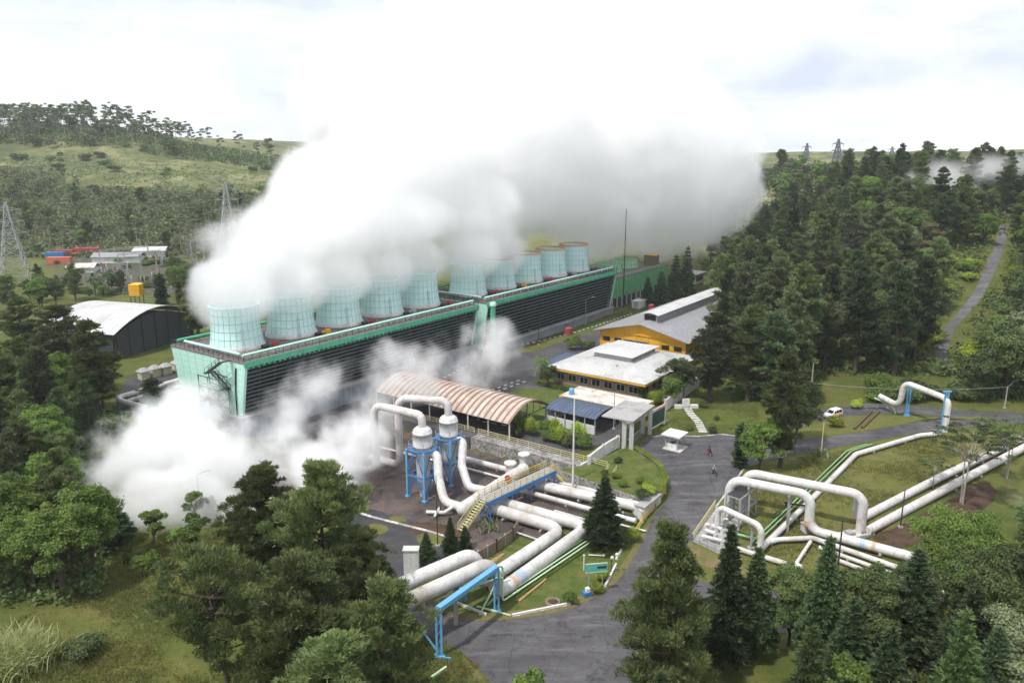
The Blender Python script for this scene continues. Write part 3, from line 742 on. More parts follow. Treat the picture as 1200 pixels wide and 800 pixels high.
# ---------------------------------------------------------------- cooling tower blocks
def fan_stack(parent, cx, cy, z0, rim, h=8.8):
    prof = []
    for i in range(13):
        f = i / 12; r = 4.85 + .75 * (1 - f) ** 2.8 + .12 * max(0, f - .55) / .45
        prof.append((r, z0 + h * f))
    mb = MB(); mb.lathe(prof, (cx, cy), 48, 0, True, False, False)
    mb.lathe([(r - .12, z) for r, z in prof[::-1]], (cx, cy), 48, 0, True, False, False)
    o = mb.build('fan_stack', M['stack'], parent, local=True)
    rb = MB()
    for k in range(26):
        t = 2 * math.pi * k / 26; c, s_ = math.cos(t), math.sin(t)
        for (r0, z0_), (r1, z1_) in zip(prof, prof[1:]):
            rb.bar((cx + (r0 + .02) * c, cy + (r0 + .02) * s_, z0_), (cx + (r1 + .02) * c, cy + (r1 + .02) * s_, z1_), .05, .06, 0)
    for q in (1, 3.2, 5.4, 7.6, 9.8):
        i = int(q); f = q - i; r = prof[i][0] * (1 - f) + prof[i + 1][0] * f; z = prof[i][1] * (1 - f) + prof[i + 1][1] * f
        rb.lathe([(r - .02, z - .035), (r + .07, z - .035), (r + .07, z + .035), (r - .02, z + .035)], (cx, cy), 48, 0, True, False, False)
    rb.build('rib_grid', M['stack_rib'], o, local=True)
    r, z = prof[-1]; rr = MB(); rr.lathe([(r - .2, z - .12), (r + .16, z - .12), (r + .16, z + (.45 if rim == 'rust_orange' else .18)), (r - .2, z + (.45 if rim == 'rust_orange' else .18)), (r - .2, z - .12)], (cx, cy), 48, 0, False, False, False)
    rr.build('stack_rim', M[rim], o, local=True)
    st = MB(); st.lathe([(prof[0][0] + .06, z0), (prof[0][0] + .06, z0 + .5), (prof[1][0] - .02, z0 + .9)], (cx, cy), 48, 0, True, False, False)
    st.build('stack_skirt', M['wall_white'], o, local=True)
    ld = MB(); an = -1.95; dx, dy = math.cos(an), math.sin(an); rr0 = prof[0][0] + .25
    for w_ in (-.25, .25): ld.bar((cx + rr0 * dx - w_ * dy, cy + rr0 * dy + w_ * dx, z0), (cx + (prof[6][0] + .35) * dx - w_ * dy, cy + (prof[6][0] + .35) * dy + w_ * dx, z0 + h * .52), .07)
    ld.build('ladder', M['galv'], o, local=True)
def cooling_block(name, label, a0, L, W, ztop, zbot, stacks, rims, near_wall=True):
    x0, y0 = A(a0, 127.0); t = thing(name, label, 'cooling tower', (x0, y0, 0), YAW)
    fl = 2.3                                               # how far the wall leans in at the bottom
    # basin
    mb = MB(); mb.box(-.8, L + .8, fl - 1.2, W - fl + 1.2, -3.0, zbot - .35); mb.build('basin', M['basin'], t, local=True)
    sl_ = MB(); sl_.box(-1.1, L + 1.1, fl - 1.5, W - fl + 1.5, zbot - .35, zbot); sl_.build('basin_kerb', M['concrete'], t, local=True)
    # end walls: trapezoids of panels
    for e, x in enumerate((0.0, L)):
        w_ = MB(); s_ = -1 if e == 0 else 1
        lo = [(x - .12, fl + .15, zbot), (x + .12, fl + .15, zbot), (x + .12, W - fl - .15, zbot), (x - .12, W - fl - .15, zbot)]
        hi = [(x - .12, .15, ztop - .5), (x + .12, .15, ztop - .5), (x + .12, W - .15, ztop - .5), (x - .12, W - .15, ztop - .5)]
        w_.hexa(lo, hi, 0)
        for k in range(1, 9):                               # upright seams
            f = k / 9; w_.bar((x + s_ * .13, lerp(fl, W - fl, f), zbot + .1), (x + s_ * .13, lerp(.2, W - .2, f), ztop - .55), .05, .07, 1)
        for k in range(1, 9):
            f = k / 9; z = lerp(zbot, ztop - .5, f); g_ = fl * (1 - f)
            w_.bar((x + s_ * .135, g_ + .3, z), (x + s_ * .135, W - g_ - .3, z), .04, .045, 1)
        # the folded corner leaf facing the louvers
        for y_lo, y_hi in ((fl, 0), (W - fl, W)):
            w_.bar((x - s_ * .2, y_lo, zbot), (x - s_ * .2, y_hi, ztop - .5), .55, .5, 0)
        w_.build('end_wall', [M['mint'], M['mint_seam']], t, local=True)
    # louvred long sides
    for sd_ in (0, 1):
        Y = (lambda z: fl * (ztop - z) / (ztop - zbot)) if sd_ == 0 else (lambda z: W - fl * (ztop - z) / (ztop - zbot)); inn = 1 if sd_ == 0 else -1
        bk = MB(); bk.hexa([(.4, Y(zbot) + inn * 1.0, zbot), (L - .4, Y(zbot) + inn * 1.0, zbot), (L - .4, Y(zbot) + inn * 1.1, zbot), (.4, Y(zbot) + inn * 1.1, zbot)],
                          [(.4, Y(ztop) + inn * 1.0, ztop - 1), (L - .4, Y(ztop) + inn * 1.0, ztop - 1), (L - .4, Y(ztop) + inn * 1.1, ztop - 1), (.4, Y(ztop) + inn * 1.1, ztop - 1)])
        bk.build('dark_inlet_backing', M['black'], t, local=True)  # solid black sheet: the interior's shade painted behind the slats
        lv = MB(); n = 12
        rg_ = random.Random(int(a0) + sd_)
        for k in range(n):
            z = lerp(zbot + .25, ztop - 1.7, k / (n - 1)); y = Y(z)
            nb = max(1, int(L / 3.65))
            for q in range(nb):
                xa, xb = .5 + (L - 1) * q / nb, .5 + (L - 1) * (q + 1) / nb; j = rg_.gauss(0, .02)
                lv.hexa([(xa, y - inn * .05, z - .16 + j), (xb, y - inn * .05, z - .16 + j), (xb, y + inn * .30, z + .02 + j), (xa, y + inn * .30, z + .02 + j)],
                        [(xa, y - inn * .05, z + .0 + j), (xb, y - inn * .05, z + .0 + j), (xb, y + inn * .30, z + .10 + j), (xa, y + inn * .30, z + .10 + j)], 0)
        lv.build('louvers', M['louver'], t, local=True)
        ps = MB(); nb = max(1, int(L / 3.65))
        for q in range(nb + 1):
            x = .5 + (L - 1) * q / nb; ps.bar((x, Y(zbot) + inn * .35, zbot), (x, Y(ztop - 1.2) + inn * .35, ztop - 1.2), .10, .12)
            if q % 2 == 0 and q < nb: ps.bar((x + .2, Y(zbot) + inn * .6, zbot), (x + (L - 1) / nb, Y(ztop) + inn * .6, ztop - 1.4), .10)
        ps.build('louver_posts', M['louver_post'], t, local=True)
        # mint fascia with the bracket ends, and the pipe along the deck edge
        ye = 0 if sd_ == 0 else W
        fs = MB(); fs.box(-.2, L + .2, min(ye, ye - inn * .28), max(ye, ye - inn * .28), ztop - 1.25, ztop - .15, 0)
        nbk = int(L / 1.25)
        for q in range(nbk): x = .4 + (L - .8) * q / (nbk - 1); fs.box(x - .13, x + .13, ye - inn * .45 if sd_ == 0 else ye - inn * .1, ye - inn * .1 if sd_ == 0 else ye - inn * .45, ztop - 1.55, ztop - .95, 0)
        fs.build('fascia', M['green_steel'], t, local=True)
        hp = MB(); yy = ye + inn * 1.3; hp.tube([(.5, yy, ztop + .85), (L - .5, yy, ztop + .85)], .34, 10, 0)
        for q in range(int(L / 4)): x = 1.5 + q * 4; hp.box(x - .1, x + .1, yy - .12, yy + .12, ztop, ztop + .6, 0)
        hp.build('distribution_pipe', M['mint'] if sd_ == 0 else M['green_steel'], t, local=True)
        rl = MB(); rl.rail([(-.1, ye, ztop), (L + .1, ye, ztop)], 1.15, 1.9, .07, 0, (.5,), .08); rl.build('railing', M['dark_steel'], t, local=True)
    dk = MB(); dk.box(-.25, L + .25, 0.0, W, ztop - .5, ztop - .1, 0)
    for q in range(int(L / 1.1)): x = .5 + q * 1.1; dk.box(x, x + .06, .3, W - .3, ztop - .1, ztop - .04, 1)
    dk.build('deck', [M['deck'], M['dark_steel']], t, local=True)
    for x in (-.15, L + .15):
        rl = MB(); rl.rail([(x, 0, ztop - .1), (x, W, ztop - .1)], 1.15, 1.7, .08, 0, (.5,), .09); rl.build('railing', M['dark_steel'], t, local=True)
    rg_ = random.Random(int(a0))
    for i, (a, b) in enumerate(stacks):
        cx, cy = a - a0, b - 127.0
        fan_stack(t, cx, cy, ztop - .1, rims[i])
        mo = MB(); mx, my = cx + 4.6, cy - 6.6
        mo.box(mx - .65, mx + .65, my - .5, my + .5, ztop - .06, ztop + .9); mo.box(mx - .75, mx + .75, my - .12, my + .12, ztop + .9, ztop + 1.05); mo.tube([(mx - .7, my, ztop + .5), (mx - 1.5, my + .5, ztop + .5)], .22, 8)
        mo.build('fan_motor', M[('red', 'tank_yellow', 'red', 'galv', 'red', 'red')[i % 6]], t, local=True)
        pt = MB(); pt.tube([(cx + 1.5, cy - 6.4, ztop + .35), (cx + 3.1, cy - 6.2, ztop + .35)], .42, 10); pt.build('valve_drum', M['dark_steel'], t, local=True)
    pp = MB(); pp.tube([(1.2, 3, ztop + .8), (1.2, W - 3, ztop + .8)], .3, 10); pp.build('distribution_pipe', M['mint'], t, local=True)
    return t
ZT, ZB = 15.8, 4.4
S1 = [(94.8 + 14.1 * i, 139.6) for i in range(5)]
blk1 = cooling_block('cooling_tower', 'near mint cooling tower block with black louvers, five steaming fan stacks and a stair scaffold', 87.5, 73.0, 25.0, ZT, ZB, S1, ['stack'] * 5)
S2 = [(171.8 + 14.5 * i, 139.6) for i in range(5)]
blk2 = cooling_block('cooling_tower', 'farther mint cooling tower block with black louvers and orange-rimmed fan stacks', 164.5, 73.5, 25.0, ZT, 2.6, S2, ['stack', 'rust_orange', 'rust_orange', 'rust_orange', 'rust_orange'])
# stair scaffold against the near end wall: part of the block
def stair_scaffold():
    mb = MB(); x = -1.9; y0, y1 = 5.2, 11.5; zb, zt = 1.0, 12.0
    for xx in (-.6, -3.0):
        for yy in (y0, (y0 + y1) / 2, y1): mb.bar((xx, yy, -2.6), (xx, yy, zt if yy > y0 + .1 else zt - 2), .16)
        for z in (1.0, 3.2, 5.4, 7.6, 9.8, 12.0):
            mb.bar((xx, y0, z), (xx, y1, z), .12)
        for i, z in enumerate((1.0, 3.2, 5.4, 7.6)):
            a, b = (y0, (y0 + y1) / 2) if i % 2 else ((y0 + y1) / 2, y0); mb.bar((xx, a, z), (xx, b, z + 2.2), .1)
            a, b = ((y0 + y1) / 2, y1) if i % 2 else (y1, (y0 + y1) / 2); mb.bar((xx, a, z), (xx, b, z + 2.2), .1)
    for yy in (y0, (y0 + y1) / 2, y1):
        for z in (1.0, 3.2, 5.4, 7.6, 9.8): mb.bar((-.6, yy, z), (-3.0, yy, z), .1)
    fr = mb.build('stair_tower', M['dark_steel'], blk1, local=True)
    st = MB(); lv = [-2.4, .6, 3.6, 6.6, 9.6, 12.6, 15.6]
    for i in range(6):
        xx = -1.2 if i % 2 == 0 else -2.4; ya, yb = (y0 + .5, y1 - .6) if i % 2 == 0 else (y1 - .6, y0 + .5)
        if i >= 4: ya -= 1.6; yb -= 1.6
        for w_ in (-.45, .45):
            st.bar((xx + w_, ya, lv[i]), (xx + w_, yb, lv[i + 1]), .07, .28)
            st.bar((xx + w_, ya, lv[i] + 1.0), (xx + w_, yb, lv[i + 1] + 1.0), .06)
            for q in range(5):
                p = (xx + w_, lerp(ya, yb, q / 4), lerp(lv[i], lv[i + 1], q / 4)); st.bar(p, (p[0], p[1], p[2] + 1.0), .05)
        for q in range(13):
            y, z = lerp(ya, yb, (q + .5) / 13), lerp(lv[i], lv[i + 1], (q + .5) / 13); st.box(xx - .42, xx + .42, y - .13, y + .13, z - .03, z + .02)
        st.box(-3.0, -.4, yb - .5, yb + .5, lv[i + 1] - .06, lv[i + 1])
    st.build('stair', M['dark_steel'], fr, local=True)
    dp = MB(); dp.tube([(-.35, 3.6, .2), (-.35, 3.2, 9.5), (-.3, 2.6, 14.2)], .13, 8); dp.build('drain_pipe', M['black'], blk1, local=True)
stair_scaffold()
# the green post at the gap between the blocks
def gap_post():
    x, y = A(166.0, 126.2); t = thing('riser_pipe', 'tall green riser pipe standing in the gap between the two cooling blocks', 'pipe', (x, y, 0))
    MB().tube([(x, y, -.5), (x, y, 15.0)], .75, 14, seam=4).build('pipe_shaft', M['green_steel'], t)
    c = MB(); c.lathe([(1.0, 14.6), (1.0, 15.2), (.8, 15.6)], (x, y), 16); c.build('pipe_cap', M['mint'], t)
    
    for z0_, z1_ in ((3.6, 4.0), (0, .5)): f = MB(); f.lathe([(1.0, z0_), (1.0, z1_)], (x, y), 16); f.build('flange', M['green_steel'], t)
gap_post()
# third block: green panelled, low drums on top
def block3():
    a0, L, W = 242.5, 50.0, 24.0; x, y = A(a0, 133.0); t = thing('cooling_tower', 'far green panelled cooling tower block with low pale-green drums on its roof', 'cooling tower', (x, y, 0), YAW)
    zt = 10.6
    b = MB(); b.box(.2, L - .2, .4, W, -1, zt - .6, 0)
    b.build('inner_body', M['wall_dark'], t, local=True)
    p = MB(); p.box(0, L, 0, .35, 3.6, zt, 0); p.box(-.1, 0, 0, W, -.5, zt, 0); p.box(L, L + .1, 0, W, 3.6, zt, 0)
    for k in range(22): x_ = L * (k + .5) / 22; p.box(x_ - .04, x_ + .04, -.05, 0, 3.6, zt, 1)
    p.build('cladding', [M['green_panel'], M['mint_seam']], t, local=True)
    for k in range(14): x_ = .5 + (L - 1) * k / 13; c = MB(); c.box(x_ - .18, x_ + .18, -.1, .3, -.5, 3.6); c.build('column', M['pale_concrete'], t, local=True)
    d = MB(); d.box(-.1, L, -.05, W, zt, zt + .25); d.build('deck', M['deck'], t, local=True)
    r_ = MB(); r_.rail([(0, 0, zt + .25), (L, 0, zt + .25)], 1.1, 2.2, .07); r_.rail([(0, 0, zt + .25), (0, W, zt + .25)], 1.1, 2.2, .07); r_.build('railing', M['lime_panel'], t, local=True)
    for k in range(3):
        cx = 8 + 14 * k; q = MB(); q.lathe([(5.6, zt + .2), (5.2, zt + 1.4), (5.0, zt + 3.2)], (cx, 12), 32, 0, True, False, False); q.lathe([(4.8, zt + 3.2), (5.0, zt + .2)], (cx, 12), 32, 0, True, False, False)
        o = q.build('fan_drum', M['lime_panel'], t, local=True)
        r2 = MB()
        for j in range(20): an = j * math.pi / 10; r2.bar((cx + 5.65 * math.cos(an), 12 + 5.65 * math.sin(an), zt + .25), (cx + 5.05 * math.cos(an), 12 + 5.05 * math.sin(an), zt + 3.2), .12)
        r2.lathe([(5.3, zt + 1.5), (5.35, zt + 1.6)], (cx, 12), 32, 0, True, False, False); r2.build('rib_grid', M['green_panel'], o, local=True)
    h = MB(); h.box(L - 5, L - 1.5, 3, 8, zt + .2, zt + 4.2); h.build('roof_hut', M['timber'], t, local=True)
    h = MB(); h.box(L - 5.3, L - 1.2, 2.7, 8.3, zt + 4.2, zt + 4.45); h.build('hut_roof', M['tank_yellow'], t, local=True)
block3()
# ---------------------------------------------------------------- buildings
def window(parent, mb_frame, wall='y', x0=0, x1=1, z0=0, z1=1, y=0.0, out=-1):
    """a framed pane standing 3 cm proud of the wall, in the plane y"""
    f = MB(); e = .09
    for (a, b, c, d) in ((x0, x1, z0, z0 + e), (x0, x1, z1 - e, z1), (x0, x0 + e, z0 + e, z1 - e), (x1 - e, x1, z0 + e, z1 - e)):
        f.box(a, b, min(y, y + out * .08), max(y, y + out * .08), c, d)
    w_ = f.build('window', mb_frame, parent, local=True)
    p = MB(); p.box(x0 + e, x1 - e, min(y, y + out * .03), max(y, y + out * .03), z0 + e, z1 - e); p.build('pane', M['glass'], w_, local=True)
def office():
    a0, b0, L, W, z0 = 154.5, 74.2, 30.5, 26.5, 0
    x, y = A(a0, b0); t = thing('office_building', 'long white hip-roofed office with a raised roof box and ochre fascia', 'building', (x, y, 0), YAW)
    h = 3.6
    w_ = MB(); w_.box(1.6, L - 1.6, 1.6, W - 1.6, -.4, h); w_.build('wall', M['wall_brown'], t, local=True)
    for k in range(7):
        yy = 2.6 + k * 3.3; f = MB()
        f.box(1.5, 1.6, yy, yy + 2.3, 1.0, 1.09); f.box(1.5, 1.6, yy, yy + 2.3, 2.6, 2.7); f.box(1.5, 1.6, yy, yy + .1, 1.09, 2.6); f.box(1.5, 1.6, yy + 2.2, yy + 2.3, 1.09, 2.6); f.box(1.5, 1.6, yy + 1.1, yy + 1.2, 1.09, 2.6)
        o = f.build('window', M['wall_white'], t, local=True); p = MB(); p.box(1.54, 1.6, yy + .1, yy + 1.1, 1.09, 2.6); p.box(1.54, 1.6, yy + 1.2, yy + 2.2, 1.09, 2.6); p.build('pane', M['glass'], o, local=True)
    for k in range(7): window(t, M['wall_white'], x0=3 + k * 3.8, x1=5.4 + k * 3.8, z0=1.0, z1=2.6, y=1.6)
    fs = MB(); 
    for (p, q) in (((0, 0), (L, 0)), ((L, 0), (L, W)), ((L, W), (0, W)), ((0, W), (0, 0))): fs.bar((*p, h + .28), (*q, h + .28), .16, .62)
    fs.build('fascia', M['fascia'], t, local=True)
    sf = MB(); sf.box(.1, L - .1, .1, W - .1, h, h + .06); sf.build('soffit', M['wall_brown'], t, local=True)
    ra = 8.2; zr = h + .6; zu = zr + 2.0
    lo = [(-.12, -.12, zr), (L + .12, -.12, zr), (L + .12, W + .12, zr), (-.12, W + .12, zr)]; hi = [(ra, ra * .95, zu), (L - ra, ra * .95, zu), (L - ra, W - ra * .95, zu), (ra, W - ra * .95, zu)]
    r_ = MB(); r_.hexa(lo, hi, 0)
    for a, b in zip(lo, hi): r_.bar((a[0], a[1], a[2] + .02), (b[0], b[1], b[2] + .02), .22, .10, 0)
    for k in range(1, 22):
        f = k / 22; r_.bar((-.1, lerp(0, W, f), zr + .03), (ra, lerp(ra * .95, W - ra * .95, f), zu + .03), .06, .05, 0)
        r_.bar((lerp(0, L, f), -.1, zr + .03), (lerp(ra, L - ra, f), ra * .95, zu + .03), .06, .05, 0)
    ro = r_.build('roof', M['white_roof'], t, local=True)
    m_ = MB(); m_.box(ra + .4, L - ra - .4, ra * .95 + .4, W - ra * .95 - .4, zu - .1, zu + 1.3); 
    for k in range(9): m_.box(ra + .33, ra + .4, ra + .5 + k * 1.05, ra + 1.3 + k * 1.05, zu + .25, zu + 1.05)
    mo = m_.build('roof_box', M['galv'], ro, local=True)
    c_ = MB(); c_.hexa([(ra - .4, ra * .95 - .4, zu + 1.3), (L - ra + .4, ra * .95 - .4, zu + 1.3), (L - ra + .4, W - ra * .95 + .4, zu + 1.3), (ra - .4, W - ra * .95 + .4, zu + 1.3)],
                      [(ra + 3.4, W / 2 - .6, zu + 2.1), (L - ra - 3.4, W / 2 - .6, zu + 2.1), (L - ra - 3.4, W / 2 + .6, zu + 2.1), (ra + 3.4, W / 2 + .6, zu + 2.1)])
    c_.build('upper_roof', M['white_roof'], ro, local=True)
office()
def canopy():
    x, y = A(158, 103); t = thing('carport', 'small blue-grey flat carport beyond the white office', 'carport', (x, y, 0), YAW)
    r_ = MB(); r_.hexa([(0, 0, 2.4), (16, 0, 2.4), (16, 4.2, 2.6), (0, 4.2, 2.6)], [(0, 0, 2.52), (16, 0, 2.52), (16, 4.2, 2.72), (0, 4.2, 2.72)]); r_.build('roof', M['blue_roof'], t, local=True)
    for k in range(5): q = MB(); q.box(.3 + k * 3.8, .45 + k * 3.8, 3.8, 3.95, 0, 2.6); q.build('post', M['galv'], t, local=True)
canopy()
def yellow_building():
    a0, b0, L, W = 188, 78.5, 60, 28; x, y = A(a0, b0); t = thing('workshop_building', 'ochre-yellow workshop with wide grey gable roof and long roof monitor', 'building', (x, y, 0), YAW)
    h = 6.4
    w_ = MB(); w_.box(1.2, L - 1.2, 1.2, W - 1.2, -.4, h); wl = w_.build('wall', M['ochre'], t, local=True)
    b_ = MB()
    for k in range(8): yy = 1.2 + (W - 2.4) * k / 7; b_.box(1.02, 1.2, yy - .16, yy + .16, -.3, h)
    b_.build('pilasters', M['fascia'], wl, local=True)
    d = MB(); d.box(1.06, 1.2, 12.2, 19.2, 0, 4.6); do = d.build('bay_door', M['glass'], t, local=True)
    f = MB(); f.box(.98, 1.2, 11.9, 12.2, 0, 4.9); f.box(.98, 1.2, 19.2, 19.5, 0, 4.9); f.box(.98, 1.2, 12.2, 19.2, 4.6, 4.9); f.build('door_frame', M['wall_brown'], do, local=True)
    for k in (0, 1, 5, 6):
        yy = 2.2 + k * 3.6; q = MB(); q.box(1.08, 1.2, yy, yy + 2.2, 3.6, 4.8); q.build('window', M['glass'], t, local=True)
    for k in range(12): window(t, M['wall_brown'], x0=3 + k * 4.6, x1=6 + k * 4.6, z0=2.0, z1=4.0, y=1.2)
    zr, zk = h + .2, h + 3.6
    r_ = MB()
    for s_ in (0, 1):
        e, k = (-.4, W / 2) if s_ == 0 else (W + .4, W / 2)
        r_.hexa([(-.6, e, zr - .18), (L + .6, e, zr - .18), (L + .6, k, zk - .18), (-.6, k, zk - .18)], [(-.6, e, zr), (L + .6, e, zr), (L + .6, k, zk), (-.6, k, zk)])
        for q in range(40): xx = -.4 + q * 1.54; r_.bar((xx, e, zr + .03), (xx, k, zk + .03), .07, .06)
    ro = r_.build('roof', M['grey_roof'], t, local=True)
    g = MB(); g.hexa([(.9, 1.2, h), (1.2, 1.2, h), (1.2, W - 1.2, h), (.9, W - 1.2, h)], [(.9, W / 2 - .3, zk - .3), (1.2, W / 2 - .3, zk - .3), (1.2, W / 2 + .3, zk - .3), (.9, W / 2 + .3, zk - .3)]); g.build('gable', M['ochre'], t, local=True)
    m_ = MB(); m_.box(6, L - 4, W / 2 - 2.0, W / 2 + 2.0, zk - 1.2, zk + 1.5); mo = m_.build('roof_monitor', M['galv'], ro, local=True)
    v = MB(); v.box(5.93, 6.0, W / 2 - 1.7, W / 2 + 1.7, zk - .1, zk + 1.4); v.build('dark_vent_panel', M['black'], mo, local=True)  # solid black panel, painted as the shade inside the vent
    c_ = MB(); n = 8; prev = None
    for k in range(n):
        f0, f1 = k / n, (k + 1) / n; ya, yb = lerp(-2.7, 2.7, f0), lerp(-2.7, 2.7, f1); za, zb = zk + 1.5 + .55 * (1 - (2 * f0 - 1) ** 2), zk + 1.5 + .55 * (1 - (2 * f1 - 1) ** 2)
        c_.hexa([(5.2, W / 2 + ya, za), (L - 3.5, W / 2 + ya, za), (L - 3.5, W / 2 + yb, zb), (5.2, W / 2 + yb, zb)], [(5.2, W / 2 + ya, za + .1), (L - 3.5, W / 2 + ya, za + .1), (L - 3.5, W / 2 + yb, zb + .1), (5.2, W / 2 + yb, zb + .1)])
    c_.build('monitor_roof', M['white_roof'], mo, local=True)
yellow_building()
def barrel_shed():
    a0, b0, L, W = 116.4, 84.6, 37.0, 14.4       # L along b, arch across a
    x, y = A(a0, b0); t = thing('barrel_shed', 'open barrel-vaulted shed with rust-striped pale sheet roof', 'shed', (x, y, 0), YAW)
    n = 18; R0 = W / 2; ze = 3.5; rise = 2.7; P = []
    for k in range(n + 1):
        f = k / n; P.append((W * f, ze + rise * math.sin(math.pi * f) ** .9))
    r_ = MB()
    for (xa, za), (xb, zb) in zip(P, P[1:]):
        r_.hexa([(xa, 0, za), (xb, 0, zb), (xb, L, zb), (xa, L, za)], [(xa, 0, za + .10), (xb, 0, zb + .10), (xb, L, zb + .10), (xa, L, za + .10)])
    ro = r_.build('roof', M['barrel'], t, local=True)
    s_ = MB(); m_ = 24
    for q in range(m_ + 1):
        yy = .25 + (L - .5) * q / m_
        for (xa, za), (xb, zb) in zip(P, P[1:]): s_.bar((xa, yy, za + .15), (xb, yy, zb + .15), .55 if q % 2 == 0 else .35, .14)
    s_.build('rust_stripes', M['barrel_rib'], ro, local=True)
    tr = MB()
    for q in range(8):
        yy = .3 + (L - .6) * q / 7; tr.bar((.3, yy, ze), (W - .3, yy, ze), .12)
        for k in range(2, n, 3): tr.bar((P[k][0], yy, ze), (P[k][0], yy, P[k][1] - .05), .09)
        for (xa, za), (xb, zb) in zip(P, P[1:]): tr.bar((xa, yy, za - .1), (xb, yy, zb - .1), .1)
    tr.build('truss', M['dark_steel'], t, local=True)
    for q in range(8):
        for xx in (.3, W - .3):
            c = MB(); c.box(xx - .12, xx + .12, .2 + (L - .4) * q / 7 - .12, .2 + (L - .4) * q / 7 + .12, -.2, ze); c.build('post', M['pale_concrete'], t, local=True)
barrel_shed()
def blue_shed():
    x, y = A(128.9, 72.4); t = thing('guard_shelter', 'low shelter with curved blue sheet roof beside the gate yard', 'shelter', (x, y, 0), YAW)
    L, W = 9.2, 12.4; n = 10; P = [(L * k / n, 2.9 + 1.3 * math.sin(math.pi * (.12 + .76 * k / n))) for k in range(n + 1)]
    r_ = MB()
    for (xa, za), (xb, zb) in zip(P, P[1:]): r_.hexa([(xa, 0, za), (xb, 0, zb), (xb, W, zb), (xa, W, za)], [(xa, 0, za + .1), (xb, 0, zb + .1), (xb, W, zb + .1), (xa, W, za + .1)])
    for q in range(14):
        yy = .2 + (W - .4) * q / 13
        for (xa, za), (xb, zb) in zip(P, P[1:]): r_.bar((xa, yy, za + .13), (xb, yy, zb + .13), .06, .06)
    r_.build('roof', M['blue_roof'], t, local=True)
    w_ = MB(); w_.box(.4, .55, .4, W - .4, -.2, 1.9); w_.box(.55, L - .8, W - .6, W - .45, -.2, 2.6); w_.build('wall', M['wall_white'], t, local=True)
    for k in range(6): c = MB(); yy = .3 + k * (W - .6) / 5; c.box(.22, .40, yy - .1, yy + .1, -.2, 3.3); c.build('post', M['galv'], t, local=True)
    for k in range(3): c = MB(); yy = .3 + k * (W - .6) / 2; c.box(L - .5, L - .3, yy - .1, yy + .1, -.2, 3.3); c.build('post', M['galv'], t, local=True)
blue_shed()
def flat_building():
    x, y = A(138.6, 68.6); t = thing('guard_house', 'flat-roofed guard house with stained peeling roof and ochre edge', 'building', (x, y, 0), YAW)
    L, W = 8.4, 18.4
    w_ = MB(); w_.box(.8, L - .8, .8, W - .8, -.2, 2.9); w_.build('wall', M['cream'], t, local=True)
    r_ = MB(); r_.box(0, L, 0, W, 3.2, 3.4); ro = r_.build('roof', M['old_roof'], t, local=True)
    f = MB(); f.box(-.12, 0, -.12, W + .12, 2.9, 3.36); f.box(L, L + .12, -.12, W + .12, 2.9, 3.36); f.box(0, L, -.12, 0, 2.9, 3.36); f.box(0, L, W, W + .12, 2.9, 3.36); f.box(0, L, 0, W, 2.9, 3.2); f.build('fascia', M['fascia'], t, local=True)
    tk = MB(); tk.lathe([(.55, 3.4), (.6, 3.5), (.6, 4.5), (.45, 4.8), (.15, 4.9)], (2.0, 16.6), 14); tk = tk.build('water_tank', M['sky_blue'], t, local=True)
    for k in range(4): window(t, M['wall_white'], x0=1.2 + k * 1.6, x1=2.4 + k * 1.6, z0=1.0, z1=2.3, y=.8)
    d = MB(); d.box(.75, .8, 4, 8.5, -.1, 2.6); d.build('dark_opening_panel', M['black'], t, local=True)  # closed black panel on the wall; the shade indoors is painted
    c = MB(); c.box(.70, .8, 8.8, 14, .2, 1.4); c.build('counter', M['pale_yellow'], t, local=True)
flat_building()
def warehouse():
    # white arched roof, dark cladding below
    p = hit(150, 443); c0 = at(132, 391, 7.5); c1 = at(222, 366, 7.5)
    x, y = p.x, p.y; ang = math.atan2(c1.y - c0.y, c1.x - c0.x); L = 26.5; D = 25
    t = thing('warehouse', 'dark warehouse with a shallow white arched roof beside the left wood', 'building', (c0.x, c0.y, 0), ang)
    W = (c1 - c0).xy.length * 1.03; n = 16; P = [(-.8 + (W + 1.6) * k / n, 7.3 + 4.6 * math.sin(math.pi * k / n) ** .92) for k in range(n + 1)]
    r_ = MB()
    for (xa, za), (xb, zb) in zip(P, P[1:]): r_.hexa([(xa, -1.2, za), (xb, -1.2, zb), (xb, D, zb), (xa, D, za)], [(xa, -1.2, za + .15), (xb, -1.2, zb + .15), (xb, D, zb + .15), (xa, D, za + .15)])
    ro = r_.build('roof', M['white_roof'], t, local=True)
    s_ = MB()
    for q in range(13):
        yy = -1.1 + (D + 1) * q / 12
        for (xa, za), (xb, zb) in zip(P, P[1:]): s_.bar((xa, yy, za + .16), (xb, yy, zb + .16), .07, .05)
    s_.build('roof_seam_lines', M['white_roof'], ro, local=True)
    w_ = MB()
    for (xa, za), (xb, zb) in zip(P[1:-1], P[2:-1]): w_.hexa([(xa, 0, -.5), (xb, 0, -.5), (xb, .3, -.5), (xa, .3, -.5)], [(xa, 0, za - 1.5), (xb, 0, zb - 1.5), (xb, .3, zb - 1.5), (xa, .3, za - 1.5)])
    w_.box(0, .3, .3, D - .3, -.5, 7.2); w_.box(W - .3, W, .3, D - .3, -.5, 7.2); w_.box(0, W, D - .3, D, -.5, 7.2)
    w_.build('wall', M['wall_dark'], t, local=True)
    for k in range(7): xx = .4 + (W - .8) * k / 6; c = MB(); c.box(xx - .14, xx + .14, -.25, -.02, -.5, 7.2 + 4.0 * math.sin(math.pi * (k + .4) / 6.8)); c.build('column', M['dark_steel'], t, local=True)
warehouse()
